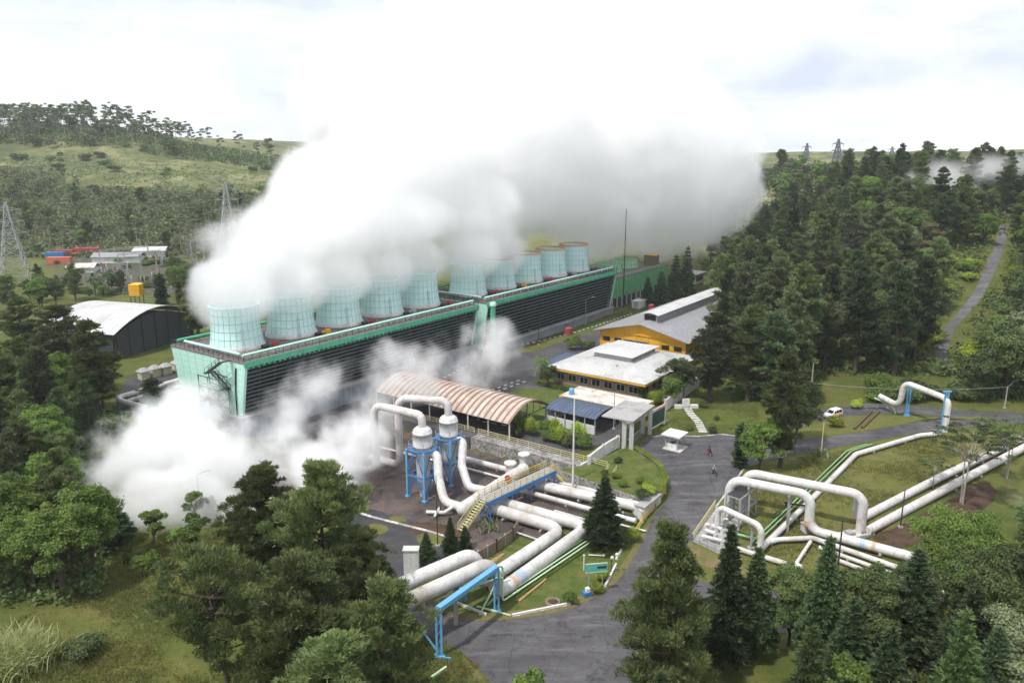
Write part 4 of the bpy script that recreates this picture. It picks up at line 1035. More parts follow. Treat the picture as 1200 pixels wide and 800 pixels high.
def booth(p, i, l):
    t = thing('transformer_kiosk', l, 'kiosk', (p.x, p.y, p.z), YAW, 'kiosks before the warehouse')
    b = MB(); b.box(-1.1, 1.1, -1.0, 1.0, 0, 2.1); b.build('cabinet', M['cream'], t, local=True)
    r_ = MB(); r_.hexa([(-1.4, -1.3, 2.1), (1.4, -1.3, 2.1), (1.4, 1.3, 2.1), (-1.4, 1.3, 2.1)], [(-.5, -.3, 2.9), (.5, -.3, 2.9), (.5, .3, 2.9), (-.5, .3, 2.9)]); r_.build('roof', M['concrete'], t, local=True)
    d = MB(); d.box(-1.14, -1.1, -.5, .5, .3, 1.6); d.build('panel_door', M['pale_green'], t, local=True)
for i, (u, v, l) in enumerate(((169, 444, 'leftmost pale kiosk in the row at the foot of the dark warehouse wall'), (182, 440.5, 'second pale kiosk from the left below the dark warehouse wall'), (195, 438, 'third pale kiosk from the left, partly behind the bent pipes'), (208, 434, 'rightmost pale kiosk, next to the cooling block end'))):
    booth(hit(u, v), i, l)
def tank():
    p = hit(162, 360); t = thing('water_tank', 'bright yellow box water tank on thin legs behind the white arched roof', 'tank', (p.x, p.y, p.z))
    b = MB(); b.box(-1.9, 1.9, -1.9, 1.9, 4.6, 8.6); b.box(-2, 2, -2, 2, 6.5, 6.65); b.box(-.12, .12, -2.03, -1.9, 4.6, 8.6); b.build('tank_body', M['tank_yellow'], t, local=True)
    r_ = MB(); r_.hexa([(-2, -2, 8.6), (2, -2, 8.6), (2, 2, 8.6), (-2, 2, 8.6)], [(-.4, -.4, 9.2), (.4, -.4, 9.2), (.4, .4, 9.2), (-.4, .4, 9.2)]); r_.build('lid', M['tank_yellow'], t, local=True)
    for sx in (-1.6, 1.6):
        for sy in (-1.6, 1.6): l = MB(); l.bar((sx, sy, -.3), (sx, sy, 4.6), .2); l.build('leg', M['dark_steel'], t, local=True)
tank()
def far_house():
    p = hit(812, 331); t = thing('small_building', 'small cream building with flat roof far beyond the green block', 'building', (p.x, p.y, p.z), YAW)
    b = MB(); b.box(-4.5, 4.5, -3, 3, -.3, 4.2); b.build('wall', M['cream'], t, local=True)
    r_ = MB(); r_.box(-5.8, 5.8, -4, 4, 4.2, 4.6); r_.build('roof', M['pale_concrete'], t, local=True)
    d = MB(); d.box(-4.56, -4.5, -1, 1, 0, 2.6); d.build('door', M['red'], t, local=True)
    w_ = MB(); w_.box(-3.6, 3.2, -3.06, -3.0, 1.2, 3.0); w_.build('window', M['glass'], t, local=True)
far_house()
def white_tanks():
    for (u, v, l) in ((748, 361, 'low white equipment box at the foot of the green block, nearer the mast'), (753, 359, 'low white equipment box at the foot of the green block, farther one')):
        p = hit(u, v); t = thing('equipment_cabinet', l, 'cabinet', (p.x, p.y, p.z), YAW)
        b = MB(); b.box(-2.2, 2.2, -1.6, 1.6, .2, 2.9); b.box(-2.3, 2.3, -1.7, 1.7, 2.9, 3.05); b.build('cabinet_body', M['wall_white'], t, local=True)
        q = MB(); q.box(-1.9, 1.9, -1.3, 1.3, -.2, .2); q.build('plinth', M['concrete'], t, local=True)
        q = MB(); q.box(-2.24, -2.2, -.7, .7, .5, 2.6); q.build('panel_door', M['galv'], t, local=True)
white_tanks()
# far yard on the left: containers and long sheds
def container(u, v, L, m, l, rz):
    p = hit(u, v); t = thing('shipping_container', l, 'container', (p.x, p.y, p.z), rz)
    b = MB(); b.box(-L / 2, L / 2, -1.7, 1.7, 0, 3.4)
    for k in range(int(L / .8)): x = -L / 2 + .4 + k * .8; b.box(x - .1, x + .1, -1.78, -1.7, .2, 3.2)
    b.build('container_body', m, t, local=True)
    d = MB(); d.box(L / 2, L / 2 + .06, -1.5, -.03, .15, 3.2); d.box(L / 2, L / 2 + .06, .03, 1.5, .15, 3.2); d.build('door', m, t, local=True)
container(66, 303, 9, M['blue'], 'blue shipping container in the far yard at the left', .1)
container(76, 300.5, 9, M['red'], 'pinkish-red container behind the blue one in the far yard', .1)
container(103, 298, 13, M['red'], 'long red container right of the others in the far yard', .06)
container(70, 309, 11, flat('orange_sheet', (.55, .16, .08)), 'low orange-red shed roof in front of the blue container', .12)
def long_shed(u, v, L, W, h, m, l, rz):
    p = hit(u, v); t = thing('long_shed', l, 'shed', (p.x, p.y, p.z), rz)
    b = MB(); b.box(-L / 2, L / 2, -W / 2, W / 2, -.5, h); b.build('wall', M['wall_white'], t, local=True)
    r_ = MB()
    for s_ in (-1, 1): r_.hexa([(-L / 2 - .5, s_ * (W / 2 + .6), h - .1), (L / 2 + .5, s_ * (W / 2 + .6), h - .1), (L / 2 + .5, 0, h + 1.6), (-L / 2 - .5, 0, h + 1.6)], [(-L / 2 - .5, s_ * (W / 2 + .6), h + .1), (L / 2 + .5, s_ * (W / 2 + .6), h + .1), (L / 2 + .5, 0, h + 1.8), (-L / 2 - .5, 0, h + 1.8)])
    r_.build('roof', m, t, local=True)
long_shed(140, 306, 22, 9, 2.6, M['grey_roof'], 'long grey-roofed shed in the far yard, right of the containers', .12)
long_shed(178, 299, 15, 8, 2.6, M['white_roof'], 'pale-roofed shed at the right end of the far yard', .12)
long_shed(98, 318, 12, 7, 2.2, M['old_roof'], 'small pale-roofed shed in front of the far containers', .12)
# ---------------------------------------------------------------- pipes and pipe furniture
def V3(p): return Vector(p)
def pipe(name, label, pts, r, m='pipe', bend=None, seam=3.2, n=14, group='white steam pipes', supports=0, sup_m='concrete', cat='pipe', bands=()):
    """one pipe: insulated shell with joint bands; saddles underneath carry it"""
    pts = [V3(p) for p in pts]; base = pts[0].copy(); base.z = Hi(base.x, base.y)
    t = thing(name, label, cat, base, 0, group)
    MB().tube(pts, r, n, bend=bend if bend else r * 2.6, seam=seam, seam_h=.012 + r * .008).build('pipe_shell', M[m] if isinstance(m, str) else m, t)
    for (i, f0, f1, bm_) in bands:
        a, b = pts[i], pts[i + 1]; q = MB(); q.tube([a.lerp(b, f0), a.lerp(b, f1)], r * 1.03, n); q.build('painted_band', M[bm_], t)
    if supports:
        for a, b in zip(pts, pts[1:]):
            if abs((b - a).normalized().z) > .4: continue
            k = int((b - a).length / supports)
            for i in range(k):
                p = a.lerp(b, (i + .5) / k); z = Hi(p.x, p.y)
                if p.z - r - z < .08: continue
                d = (b - a).xy.normalized(); s_ = Vector((-d.y, d.x, 0))
                q = MB(); q.bar(p - s_ * r * 1.2 + Vector((0, 0, -r * .9)), p + s_ * r * 1.2 + Vector((0, 0, -r * .9)), .35, .3)
                q.bar(p + Vector((0, 0, z - p.z - .2)), p + Vector((0, 0, -r * 1.0)), max(.25, r * .7), max(.25, r * .5)); q.build('pipe_saddle', M[sup_m], t)
    return t
# --- separators and their towers
def separator(label, u, v, hp, top, in_pts, down_pts):
    p = hit(u, v); z0 = p.z; x, y = p.x, p.y; t = thing('steam_separator', label, 'separator', (x, y, z0), YAW, 'steam separators')
    zp = hp
    b = MB(); b.lathe([(.5, 1.0), (1.15, 2.6), (1.25, zp - .2)], (0, 0), 24); b.build('lower_vessel', M['vessel'], t, local=True)
    v_ = MB(); v_.lathe([(1.3, zp - .2), (1.62, zp + .1), (1.66, zp + .12), (1.66, zp + .32), (1.62, zp + .34), (1.62, zp + top - .9), (1.70, zp + top - .88), (1.70, zp + top - .7), (1.62, zp + top - .68), (1.55, zp + top - .25), (1.2, zp + top + .1), (.75, zp + top + .28)], (0, 0), 28)
    ve = v_.build('upper_vessel', M['vessel'], t, local=True)
    g = MB()
    for k in range(8): an = k * math.pi / 4; g.bar((1.64 * math.cos(an), 1.64 * math.sin(an), zp + .3), (1.64 * math.cos(an), 1.64 * math.sin(an), zp + top - .9), .06)
    g.build('vessel_band', M['vessel'], ve, local=True)
    fr = MB(); w_ = 1.95; C = [(-w_, -w_), (w_, -w_), (w_, w_), (-w_, w_)]
    pl = MB(); pl.lathe([(1.75, zp - .3), (2.5, zp - .3), (2.5, zp - .2), (1.75, zp - .2), (1.75, zp - .3)], (0, 0), 24, 0, False, False, False); po = pl.build('platform', M['blue'], t, local=True)
    rl = MB(); R8 = [(2.45 * math.cos(k * math.pi / 6), 2.45 * math.sin(k * math.pi / 6), zp - .2) for k in range(13)]; rl.rail(R8, 1.05, 3, .05, 0, (.5,)); rl.build('railing', M['galv'], po, local=True)
    for (cx_, cy_) in C: l = MB(); l.bar((cx_, cy_, -.2), (cx_, cy_, zp - .3), .34); l.box(cx_ - .4, cx_ + .4, cy_ - .4, cy_ + .4, -.1, .25); l.build('leg', M['sky_blue'], t, local=True)
    for i in range(4):
        a, c = C[i], C[(i + 1) % 4]; m_ = ((a[0] + c[0]) / 2, (a[1] + c[1]) / 2)
        for z in (zp * .45, zp - .45): fr.bar((*a, z), (*c, z), .22)
        fr.bar((*a, .3), (*m_, zp * .45), .18); fr.bar((*c, .3), (*m_, zp * .45), .18)
        fr.bar((*a, zp * .45), (*m_, zp - .45), .14); fr.bar((*c, zp * .45), (*m_, zp - .45), .14)
    fr.build('bracing', M['blue'], t, local=True)
    c = MB(); c.lathe([(.75, 0), (.75, .9), (.5, 1.1)], (0, 0), 16); c.build('plinth', M['concrete'], t, local=True)
    return (x, y, z0)
sx, sy, sz = separator('nearer grey separator vessel in a blue leg frame, left of its twin', 497, 580, 9.0, 3.3, None, None)
ex, ey, ez = separator('farther grey separator vessel in a blue leg frame, right of its twin', 527, 562, 8.6, 3.5, None, None)
q = at(438, 474, sz + 14.6)
gl = (q.x, q.y)
pipe('steam_pipe', 'tall white loop pipe from the nearer separator top down into the steam', [(sx, sy, sz + 12.3), (sx, sy, sz + 14.6), (gl[0], gl[1], sz + 14.6), (gl[0], gl[1], sz + 2.2), (gl[0] - 9, gl[1] + 3, sz + 2.0)], .68, 'pipe_rust', 1.8)
q2 = at(466, 466, ez + 15.0)
pipe('steam_pipe', 'tall white loop pipe from the farther separator top, behind the first loop', [(ex, ey, ez + 12.1), (ex, ey, ez + 15.0), (q2.x, q2.y, ez + 15.0), (q2.x, q2.y, ez + 2.0), (q2.x - 6, q2.y + 5, ez + 1.8)], .68, 'pipe_rust', 1.8)
G0 = at(541, 597, -2.5 + 1.6); G1 = at(614, 549, -2.5 + 1.6)
d_ = (G1 - G0).normalized()
def header():
    t = thing('header_pipe', 'thick white header drum lying along the platform, with domed end', 'pipe', (G0.x, G0.y, -2.5), 0, 'white steam pipes')
    L = (G1 - G0).length
    pts = [G0 + d_ * f for f in (-.62, -.5, -.25, .1, .6, L)]; MB().tube(pts, [.2, .62, .92, 1.08, 1.12, 1.12], 20, seam=0).build('pipe_shell', M['pipe'], t)
    for f in (.15, .4, .65, .9):
        p = G0.lerp(G1, f); s_ = Vector((-d_.y, d_.x, 0)); q = MB(); q.bar(p - s_ * 1.2 + Vector((0, 0, -1.0)), p + s_ * 1.2 + Vector((0, 0, -1.0)), .4, .5); q.bar(p + Vector((0, 0, -1.8)), p + Vector((0, 0, -1.0)), .8, .5); q.build('pipe_saddle', M['concrete'], t)
    for f in (.25, .55, .8): p = G0.lerp(G1, f); q = MB(); q.tube([p - d_ * .12, p + d_ * .12], 1.2, 20); q.build('flange', M['pipe_dirty'], t)
header()
def down(label, x, y, z, side, pts): return pipe('steam_pipe', label, pts, .72, 'pipe', 2.4)
s_ = at(506, 531, sz + 8.4); e_ = at(513, 583, -2.5 + 2.2); f_ = at(532, 594, -.9)
pipe('steam_pipe', 'white S-shaped downcomer from the nearer separator to the header drum', [(sx + 1.0, sy - .6, sz + 8.0), (sx + 2.6, sy - 1.2, sz + 8.0), at(514, 560, sz + 4.6), at(521, 588, sz + 1.4), (G0 + d_ * .8)], .74, 'pipe', 2.2)
pipe('steam_pipe', 'white S-shaped downcomer from the farther separator to the header drum', [(ex + 1.0, ey - .4, ez + 7.8), (ex + 2.6, ey - .8, ez + 7.8), at(541, 545, ez + 4.2), at(549, 571, ez + 1.4), G0.lerp(G1, .42)], .74, 'pipe', 2.2)
def drain_valve():
    p = at(514, 600, -2.5 + .6); t = thing('drain_valve', 'cluster of white drain stubs and a valve at the drum end, on the yard', 'valve', (p.x, p.y, -2.5))
    MB().tube([p + Vector((-2, .3, -.1)), p + Vector((1.0, -.3, .1)), p + Vector((2.6, .4, 1.0))], .32, 10, bend=.7).build('drain_pipe', M['pipe_dirty'], t)
    MB().tube([p + Vector((-.6, -1.2, -.2)), p + Vector((.2, .5, .6))], .22, 8).build('drain_stub', M['pipe_dirty'], t)
    MB().tube([p + Vector((.3, 0, .2)), p + Vector((.3, 0, 1.4))], .12, 8).build('valve_stem', M['dark_steel'], t)
drain_valve()
for (u, v, hz, l) in ((598, 548, 3.4, 'white vent drum with a flat disc cap, left one beyond the platform'), (614, 541, 4.0, 'white vent drum with a flat disc cap, right one beyond the platform')):
    p = at(u, v + 8, -2.5 + 1.0); t = thing('vent_drum', l, 'vent', (p.x, p.y, -2.5))
    MB().lathe([(.85, 0), (.85, hz - .3), (.8, hz - .2)], (p.x, p.y), 20).build('drum_body', M['pipe'], t) if False else None
    b = MB(); b.lathe([(.80, -2.5), (.80, -2.5 + hz - .5)], (p.x, p.y), 20); b.build('drum_body', M['vessel'], t)
    c = MB(); c.lathe([(.8, -2.5 + hz - .5), (1.15, -2.5 + hz - .3), (1.15, -2.5 + hz), (.9, -2.5 + hz + .1)], (p.x, p.y), 20); c.build('disc_cap', M['pipe'], t)
def P_(u, v, h=0.9): return at(u, v, -2.5 + h)
pipe('steam_pipe', 'white pipe running behind the header drum from the far yard wall', [P_(544, 537, 1.2), P_(598, 551, 1.2)], .55, supports=5)
pipe('water_pipe', 'thin grey pipe along the yard behind the separators', [P_(430, 520, .5), P_(545, 548, .5), P_(590, 560, .5)], .22, 'pipe_dirty', supports=6, group='thin yard pipes')
# pipes leaving under the platform towards the road
pipe('steam_pipe', 'thin white pipe farthest back of those leaving the platform', [P_(634, 561, 1.0), P_(700, 576, 1.0), P_(756, 590, 1.0)], .42, supports=5)
pipe('steam_pipe', 'thick white pipe second from the back, leaving under the platform', [P_(622, 567, 1.4), P_(700, 584, 1.4), P_(757, 596, 1.4)], .80, supports=5)
pipe('steam_pipe', 'white pipe just behind the thick one, leaving under the platform', [P_(628, 564, 1.6), P_(700, 580, 1.6), P_(757, 592, 1.6)], .45, supports=5)
pipe('steam_pipe', 'medium white pipe leaving below the middle of the platform', [P_(606, 573, 1.2), P_(640, 582, 1.2), P_(690, 596, 1.2), P_(745, 610, 1.2)], .42, supports=5)
def headwall():
    p = P_(763, 600, 0); t = thing('culvert_headwall', 'pale concrete headwall at the roadside where the white pipes go underground', 'headwall', (p.x, p.y, -2.5), YAW)
    b = MB(); b.box(-3.6, 2.6, -.5, .9, -.4, 2.3); b.build('wall_block', M['pale_concrete'], t, local=True)
    c = MB(); c.box(-3.8, 2.8, -.65, 1.05, 2.3, 2.5); c.build('coping', M['concrete'], t, local=True)
headwall()
# the two big bends round the pipe lawn
U1 = [P_(578, 586, 1.3), P_(640, 602, 1.3), P_(673, 613, 1.3), P_(679, 626, 1.3), P_(655, 647, 1.3), P_(577, 700, 1.3)]
pipe('steam_pipe', 'outer thick white pipe bending round the pipe lawn, with an orange and blue mark', [P_(578, 586, 1.3), P_(690, 617, 1.3), P_(579, 698, 1.3), P_(579, 698, 1.3) + Vector((0, 0, 5.0)), at(484, 701, 3.8), at(430, 733, 3.6)], .96, 'pipe', 2.5, bands=((1, .74, .79, 'band_blue'), (1, .83, .85, 'band_orange')), supports=7)
pipe('steam_pipe', 'inner thick white pipe bending round the pipe lawn', [P_(572, 594, 1.3), P_(660, 620, 1.3), P_(560, 686, 1.3), P_(560, 686, 1.3) + Vector((0, 0, 5.0)), at(470, 685, 3.8), at(418, 716, 3.6)], .96, 'pipe', 2.5, supports=7)
for i, (o1, l) in enumerate(((0, 'pale green pipe nearest the thick white pipe on the pipe lawn'), (5, 'second pale green pipe from the thick white pipe on the pipe lawn'), (10, 'outermost pale green pipe on the pipe lawn'))):
    pipe('small_pipe', l, [P_(720 - i, 602 + o1 * .8, .9), P_(689, 628 + o1 * .9, .9), P_(589, 694 + o1, .9), P_(589, 694 + o1, .9) + Vector((0, 0, 4.0 - .2 * i)), at(500 + i * 4, 695 + o1 * .8, 1.9)], .13, 'pale_green' if i else 'green_pipe', .5, 0, 8, 'small pipes of the pipe lawn')
for i in range(3):
    a, b = at(590 - i * 3, 649 + i * 3, 2.4 - .1 * i), at(500, 699 + i * 4, 2.4 - .1 * i)
    pipe('small_pipe', ['brownish small pipe nearest the overhead white pipes', 'middle of the three brownish small overhead pipes', 'brownish small overhead pipe nearest the blue frame'][i], [a, b], .15, 'brown_pipe', None, 0, 8, 'small overhead pipes')
pipe('small_pipe', 'pale rail-like pipe along the inner edge of the pipe lawn', [P_(601, 622, .5), P_(636, 634, .5)], .16, 'pipe', None, 0, 8, 'small pipes of the pipe lawn')
pipe('small_pipe', 'thin white pipe from the platform to the round conifer', [P_(650, 598, .8), P_(712, 616, .8)], .2, 'pipe', None, 0, 8, 'small pipes of the pipe lawn', supports=6)
pipe('small_pipe', 'thin white pipe lying low on the road side of the pipe garden', [P_(690, 605, .5), P_(757, 622, .5)], .18, 'pipe', None, 0, 8, 'small pipes of the pipe lawn', supports=6)
# blue frame that carries pipes across the lane
def frame_leg(t, p, h, m):
    a = MB()
    for o in (-.3, .3): a.bar((p.x + o * .9, p.y + o * .3, p.z - .3), (p.x + o * .9, p.y + o * .3, p.z + h), .24)
    for k in range(5): z = p.z + h * (k + .5) / 5; a.bar((p.x - .27, p.y - .1, z - .4), (p.x + .27, p.y + .1, z + .4), .1)
    a.box(p.x - .6, p.x + .6, p.y - .4, p.y + .4, p.z - .1, p.z + .2); return a.build('leg', m, t)
def blue_frame():
    p, q = hit(515, 769), hit(582, 716); h = 6.3; t = thing('lane_portal', 'light-blue steel portal with paired legs spanning the service lane', 'portal frame', (p.x, p.y, p.z))
    frame_leg(t, p, h, M['sky_blue']); frame_leg(t, q, h + p.z - q.z, M['sky_blue'])
    b = MB(); b.bar((p.x, p.y, p.z + h), (q.x, q.y, p.z + h), .75, .55); b.build('beam', M['sky_blue'], t)
    c = MB(); c.bar((q.x - 2.6, q.y + .6, q.z + .4), (q.x + 1.8, q.y - 1.2, q.z + .2), .18); c.bar((q.x - 2.2, q.y - .8, q.z), (q.x - .3, q.y, q.z + 3.6), .16); c.bar((q.x - 1.2, q.y + 1.4, q.z), (q.x - .2, q.y + .2, q.z + 2.0), .16); c.build('brace', M['pale_green'], t)
    c = MB(); c.bar((p.x - 2.0, p.y + .8, p.z + 2.8), (p.x - .1, p.y, p.z + .6), .16); c.bar((p.x - 1.6, p.y + .2, p.z + .2), (p.x + 1.4, p.y - .6, p.z + .2), .16); c.build('brace', M['sky_blue'], t)
blue_frame()
p = hit(543, 704); t = thing('pipe_support', 'short light-blue support post under the brownish pipes', 'support', p); b = MB(); b.bar(p + Vector((-.3, 0, -.2)), p + Vector((-.3, 0, 4.2)), .26); b.bar(p + Vector((.3, 0, -.2)), p + Vector((.3, 0, 4.2)), .26); b.build('post', M['sky_blue'], t); c = MB(); c.bar(p + Vector((-1.6, .4, 4.3)), p + Vector((1.6, -.4, 4.3)), .3); c.build('cross_arm', M['sky_blue'], t)
p = hit(488, 682); t = thing('pipe_support', 'whitewashed concrete block under the left end of the overhead pipes', 'support', p); b = MB(); b.box(p.x - 1.6, p.x + .4, p.y - .6, p.y + .6, p.z - .3, p.z + 5.0); b.build('block', M['wall_white'], t); c = MB(); c.box(p.x - 1.7, p.x + .5, p.y - .7, p.y + .7, p.z + 5.0, p.z + 5.2); c.build('cap', M['pale_concrete'], t)
# platform bridge with stairs
def platform():
    a, b = P_(571, 590, 3.6), P_(640, 556, 3.6); a = at(566, 586, 1.2); b = at(646, 549, 1.2)
    d = (b - a); L = d.length; d.normalize(); s_ = Vector((-d.y, d.x, 0)); t = thing('walkway_platform', 'blue steel walkway bridge with yellow railings over the white pipes', 'walkway', (a.x, a.y, -2.5))
    w = 1.1
    k = MB()
    for q in (-1, 1): k.bar(a + s_ * w * q - Vector((0, 0, .35)), b + s_ * w * q - Vector((0, 0, .35)), .22, .65)
    n = 12
    for i in range(n + 1): p = a.lerp(b, i / n); k.bar(p - s_ * w - Vector((0, 0, .35)), p + s_ * w - Vector((0, 0, .35)), .14, .3)
    k.build('girder', M['blue'], t)
    f = MB(); f.bar(a + Vector((0, 0, .02)), b + Vector((0, 0, .02)), w * 2 - .2, .06); f.build('floor_grating', M['galv'], t)
    for i in (0.03, .34, .66, .97):
        p = a.lerp(b, i)
        for q in (-1, 1):
            l = MB(); l.bar(p + s_ * w * q + Vector((0, 0, -.6)), p + s_ * w * q + Vector((0, 0, -3.9)), .26); l.build('leg', M['blue'], t)
        x = MB(); x.bar(p + s_ * w + Vector((0, 0, -.8)), p - s_ * w + Vector((0, 0, -3.5)), .12); x.bar(p - s_ * w + Vector((0, 0, -.8)), p + s_ * w + Vector((0, 0, -3.5)), .12); x.build('cross_brace', M['blue'], t)
    for q in (-1, 1):
        r_ = MB(); r_.rail([a + s_ * w * q, b + s_ * w * q], 1.2, 1.5, .09, 0, (.33, .66), .1); r_.build('railing', M['yellow'], t)
    # stair down at the near end, and at the far end
    for (p0, p1) in ((a, a - d * 5.0 + Vector((0, 0, -3.5))), (b, b + d * 2.2 - s_ * 2.0 + Vector((0, 0, -3.4)))):
        st = MB(); dd = (p1 - p0); ss = Vector((-dd.y, dd.x, 0)).normalized() * .75
        for q in (-1, 1): st.bar(p0 + ss * q, p1 + ss * q, .1, .32)
        for i in range(12): p = p0.lerp(p1, (i + .5) / 12); st.bar(p - ss, p + ss, .3, .05)
        so_ = st.build('stair', M['pale_yellow'], t)
        r_ = MB()
        for q in (-1, 1): r_.rail([p0 + ss * q, p1 + ss * q], 1.1, 1.3, .08, 0, (.5,), .08)
        r_.build('railing', M['pale_yellow'], so_)
platform()
def second_platform():
    a, b = at(587, 571, .2), at(604, 563, .2); t = thing('valve_stand', 'small railed valve stand with red wheel behind the header drum', 'valve stand', (a.x, a.y, -2.5))
    d = (b - a).normalized(); s_ = Vector((-d.y, d.x, 0)); f = MB(); f.bar(a, b, 1.6, .1); f.build('floor_grating', M['galv'], t)
    l = MB()
    for p in (a, b):
        for q in (-.7, .7): l.bar(p + s_ * q, p + s_ * q - Vector((0, 0, 2.8)), .16)
    l.build('legs', M['sky_blue'], t)
    r_ = MB(); r_.rail([a + s_ * .8, b + s_ * .8], 1.1, 1.2, .08, 0, (.5,)); r_.rail([a - s_ * .8, b - s_ * .8], 1.1, 1.2, .08, 0, (.5,)); r_.build('railing', M['pale_yellow'], t)
    p = a.lerp(b, .5) + Vector((0, 0, .9)); w = MB(); w.tube([p - d * .06, p + d * .06], .75, 16); w.build('hand_wheel', M['red'], t)
    w = MB(); w.tube([p - Vector((0, 0, 1)), p], .14, 8); w.build('valve_stem', M['dark_steel'], t)
second_platform()
# ------------------------------------------------ east side: the two arches and their lines
def E(u, v, h=0.0): return up(u, v, h)
TA = 6.1
f0 = E(855, 588, 0.2); f1 = E(950, 612, .9)
def raised(p, h): return Vector((p.x, p.y, Hi(p.x, p.y) + h))
zt_ = f0.z + TA
pa, pb = at(856, 561, zt_), at(951, 580, zt_)
pe = up(1128, 668, 1.1)
pb2 = Vector((pb.x, pb.y, pe.z)); 
pipe('steam_pipe', 'front thick white pipe arching from the valve platform to the lawn, with an orange joint', [(pa.x, pa.y, f0.z - .3), pa, pb, pb2, pe], .72, 'pipe', 1.9, bands=((2, .72, .86, 'rust_orange'), (3, .36, .395, 'band_blue'), (3, .44, .465, 'band_orange')), supports=6)
ra_, rb_ = at(874, 553, zt_ + .2), at(1013, 580, zt_ + .2)
pipe('steam_pipe', 'rear white pipe arching to the twin pipes, with a rust-brown back', [(ra_.x, ra_.y, f0.z - .3), ra_, rb_, Vector((rb_.x, rb_.y, Hi(rb_.x, rb_.y) + .3))], .72, 'pipe_rust', 1.9)
tw1 = [up(1003, 610, .9), up(1100, 560, .9), up(1163, 530, 1.0), up(1240, 494, 1.2)]
pipe('steam_pipe', 'upper of the twin white pipes climbing to the right edge', [Vector((tw1[0].x, tw1[0].y, tw1[0].z + 4.4)), tw1[0]] + tw1[1:], .68, 'pipe', 1.7, supports=9)
tw2 = [up(1016, 622, .9), up(1100, 577, .9), up(1160, 545, 1.0), up(1240, 503, 1.2)]
pipe('steam_pipe', 'lower of the twin white pipes, with grimy joints, along the bank', tw2, .68, 'pipe_rust', 1.7, supports=9)
p = hit(1003, 628); t = thing('pipe_plinth', 'concrete plinth under the ends of the twin pipes', 'plinth', (p.x, p.y, p.z), .3); b = MB(); b.box(-2.6, 2.6, -1.0, 1.0, -.3, .55); b.build('plinth_block', M['pale_concrete'], t, local=True); b = MB(); b.box(-1.7, -.6, -.6, .6, .55, 1.0); b.box(.5, 1.6, -.6, .6, .55, 1.0); b.build('plinth_pad', M['concrete'], t, local=True)
p = hit(947, 622); t = thing('pipe_plinth', 'white concrete plinth beneath the orange joint of the front arch', 'plinth', (p.x, p.y, p.z), .3); b = MB(); b.box(-.9, .9, -.7, .7, -.3, 1.2); b.build('plinth_block', M['pale_concrete'], t, local=True); b = MB(); b.box(-1.0, 1.0, -.8, .8, 1.2, 1.35); b.build('plinth_pad', M['concrete'], t, local=True)
sa = up(842, 640, 0); sa_t = sa.z + 5.0
p1 = at(842, 593, sa_t - .4); p2 = at(893, 617, sa_t - .4); p3 = Vector((p2.x, p2.y, Hi(p2.x, p2.y) + .5))
pipe('steam_pipe', 'smaller white pipe arch in front of the valve platform, with an orange foot', [Vector((p1.x, p1.y, sa.z + .2)), p1, p2, p3], .47, 'pipe', 1.3, bands=((2, .82, .98, 'rust_orange'),))
p4 = up(898, 640, .7)
pipe('steam_pipe', 'long white pipe running up the lawn beside the two green pipes to the side road', [up(886, 648, .7), up(944, 592, .7), up(1003, 532, .7), up(1040, 521, .7), up(1078, 510, .7), up(1103, 507.5, .7)], .46, 'pipe', 2.5, supports=8)
for i, l in enumerate(('green pipe beside the long white pipe on the lawn, left one', 'green pipe beside the long white pipe on the lawn, right one')):
    o = i * 6
    pipe('small_pipe', l, [up(880 + o, 636, .6), up(930 + o, 588, .6), up(992 + o, 528, .6), up(1016 + o, 520 , .6)], .12, 'green_pipe', .6, 0, 8, 'green pipes on the lawn', supports=10, sup_m='dark_steel')
pipe('small_pipe', 'green pipe running across from the valve platform to the small arch', [up(858, 624, .7), up(890, 632, .7)], .2, 'green_pipe', .6, 0, 8, 'green pipes on the lawn')
pipe('steam_pipe', 'upper one of three thin white pipes heading to the lower right, with a kink', [up(896, 636, .7), up(912, 632, .7), up(952, 630, .7), up(1110, 685, .7)], .40, 'pipe', 1.2, supports=8)
pipe('steam_pipe', 'middle one of three thin white pipes heading to the lower right', [up(960, 641, .6), up(1110, 695, .6)], .30, 'pipe', 1, supports=8)
pipe('steam_pipe', 'lowest of three thin white pipes heading to the lower right', [up(966, 650, .6), up(1106, 703, .6)], .30, 'pipe', 1, supports=8)
pipe('steam_pipe', 'short zigzag white pipe dropping behind the tall conifer', [up(950, 634, .7), up(933, 660, .6), up(940, 664, .6)], .26, 'pipe', .6, supports=6)
pipe('steam_pipe', 'low white pipe leaving the valve platform behind the conifers', [up(856, 640, .6), up(920, 660, .6), up(940, 668, .6)], .40, 'pipe', 1, supports=8)
def h_frame():
    p = hit(936, 600); t = thing('pipe_support', 'dark steel trestle carrying the green pipes over the lawn', 'support', p)
    b = MB(); dx = Vector((3.6, -1.2, 0))
    for q in (-1, 1): b.bar(p + dx * q * .5 + Vector((0, 0, -.2)), p + dx * q * .5 + Vector((0, 0, 1.5)), .2)
    b.bar(p - dx * .6 + Vector((0, 0, 1.3)), p + dx * .6 + Vector((0, 0, 1.3)), .2); b.build('trestle', M['dark_steel'], t)
    c = MB(); c.bar(p - dx * .5 + Vector((0, 0, 1.2)), p - dx * .5 + Vector((-2.4, -1.4, 0)), .14); c.build('brace', M['dark_steel'], t)
h_frame()
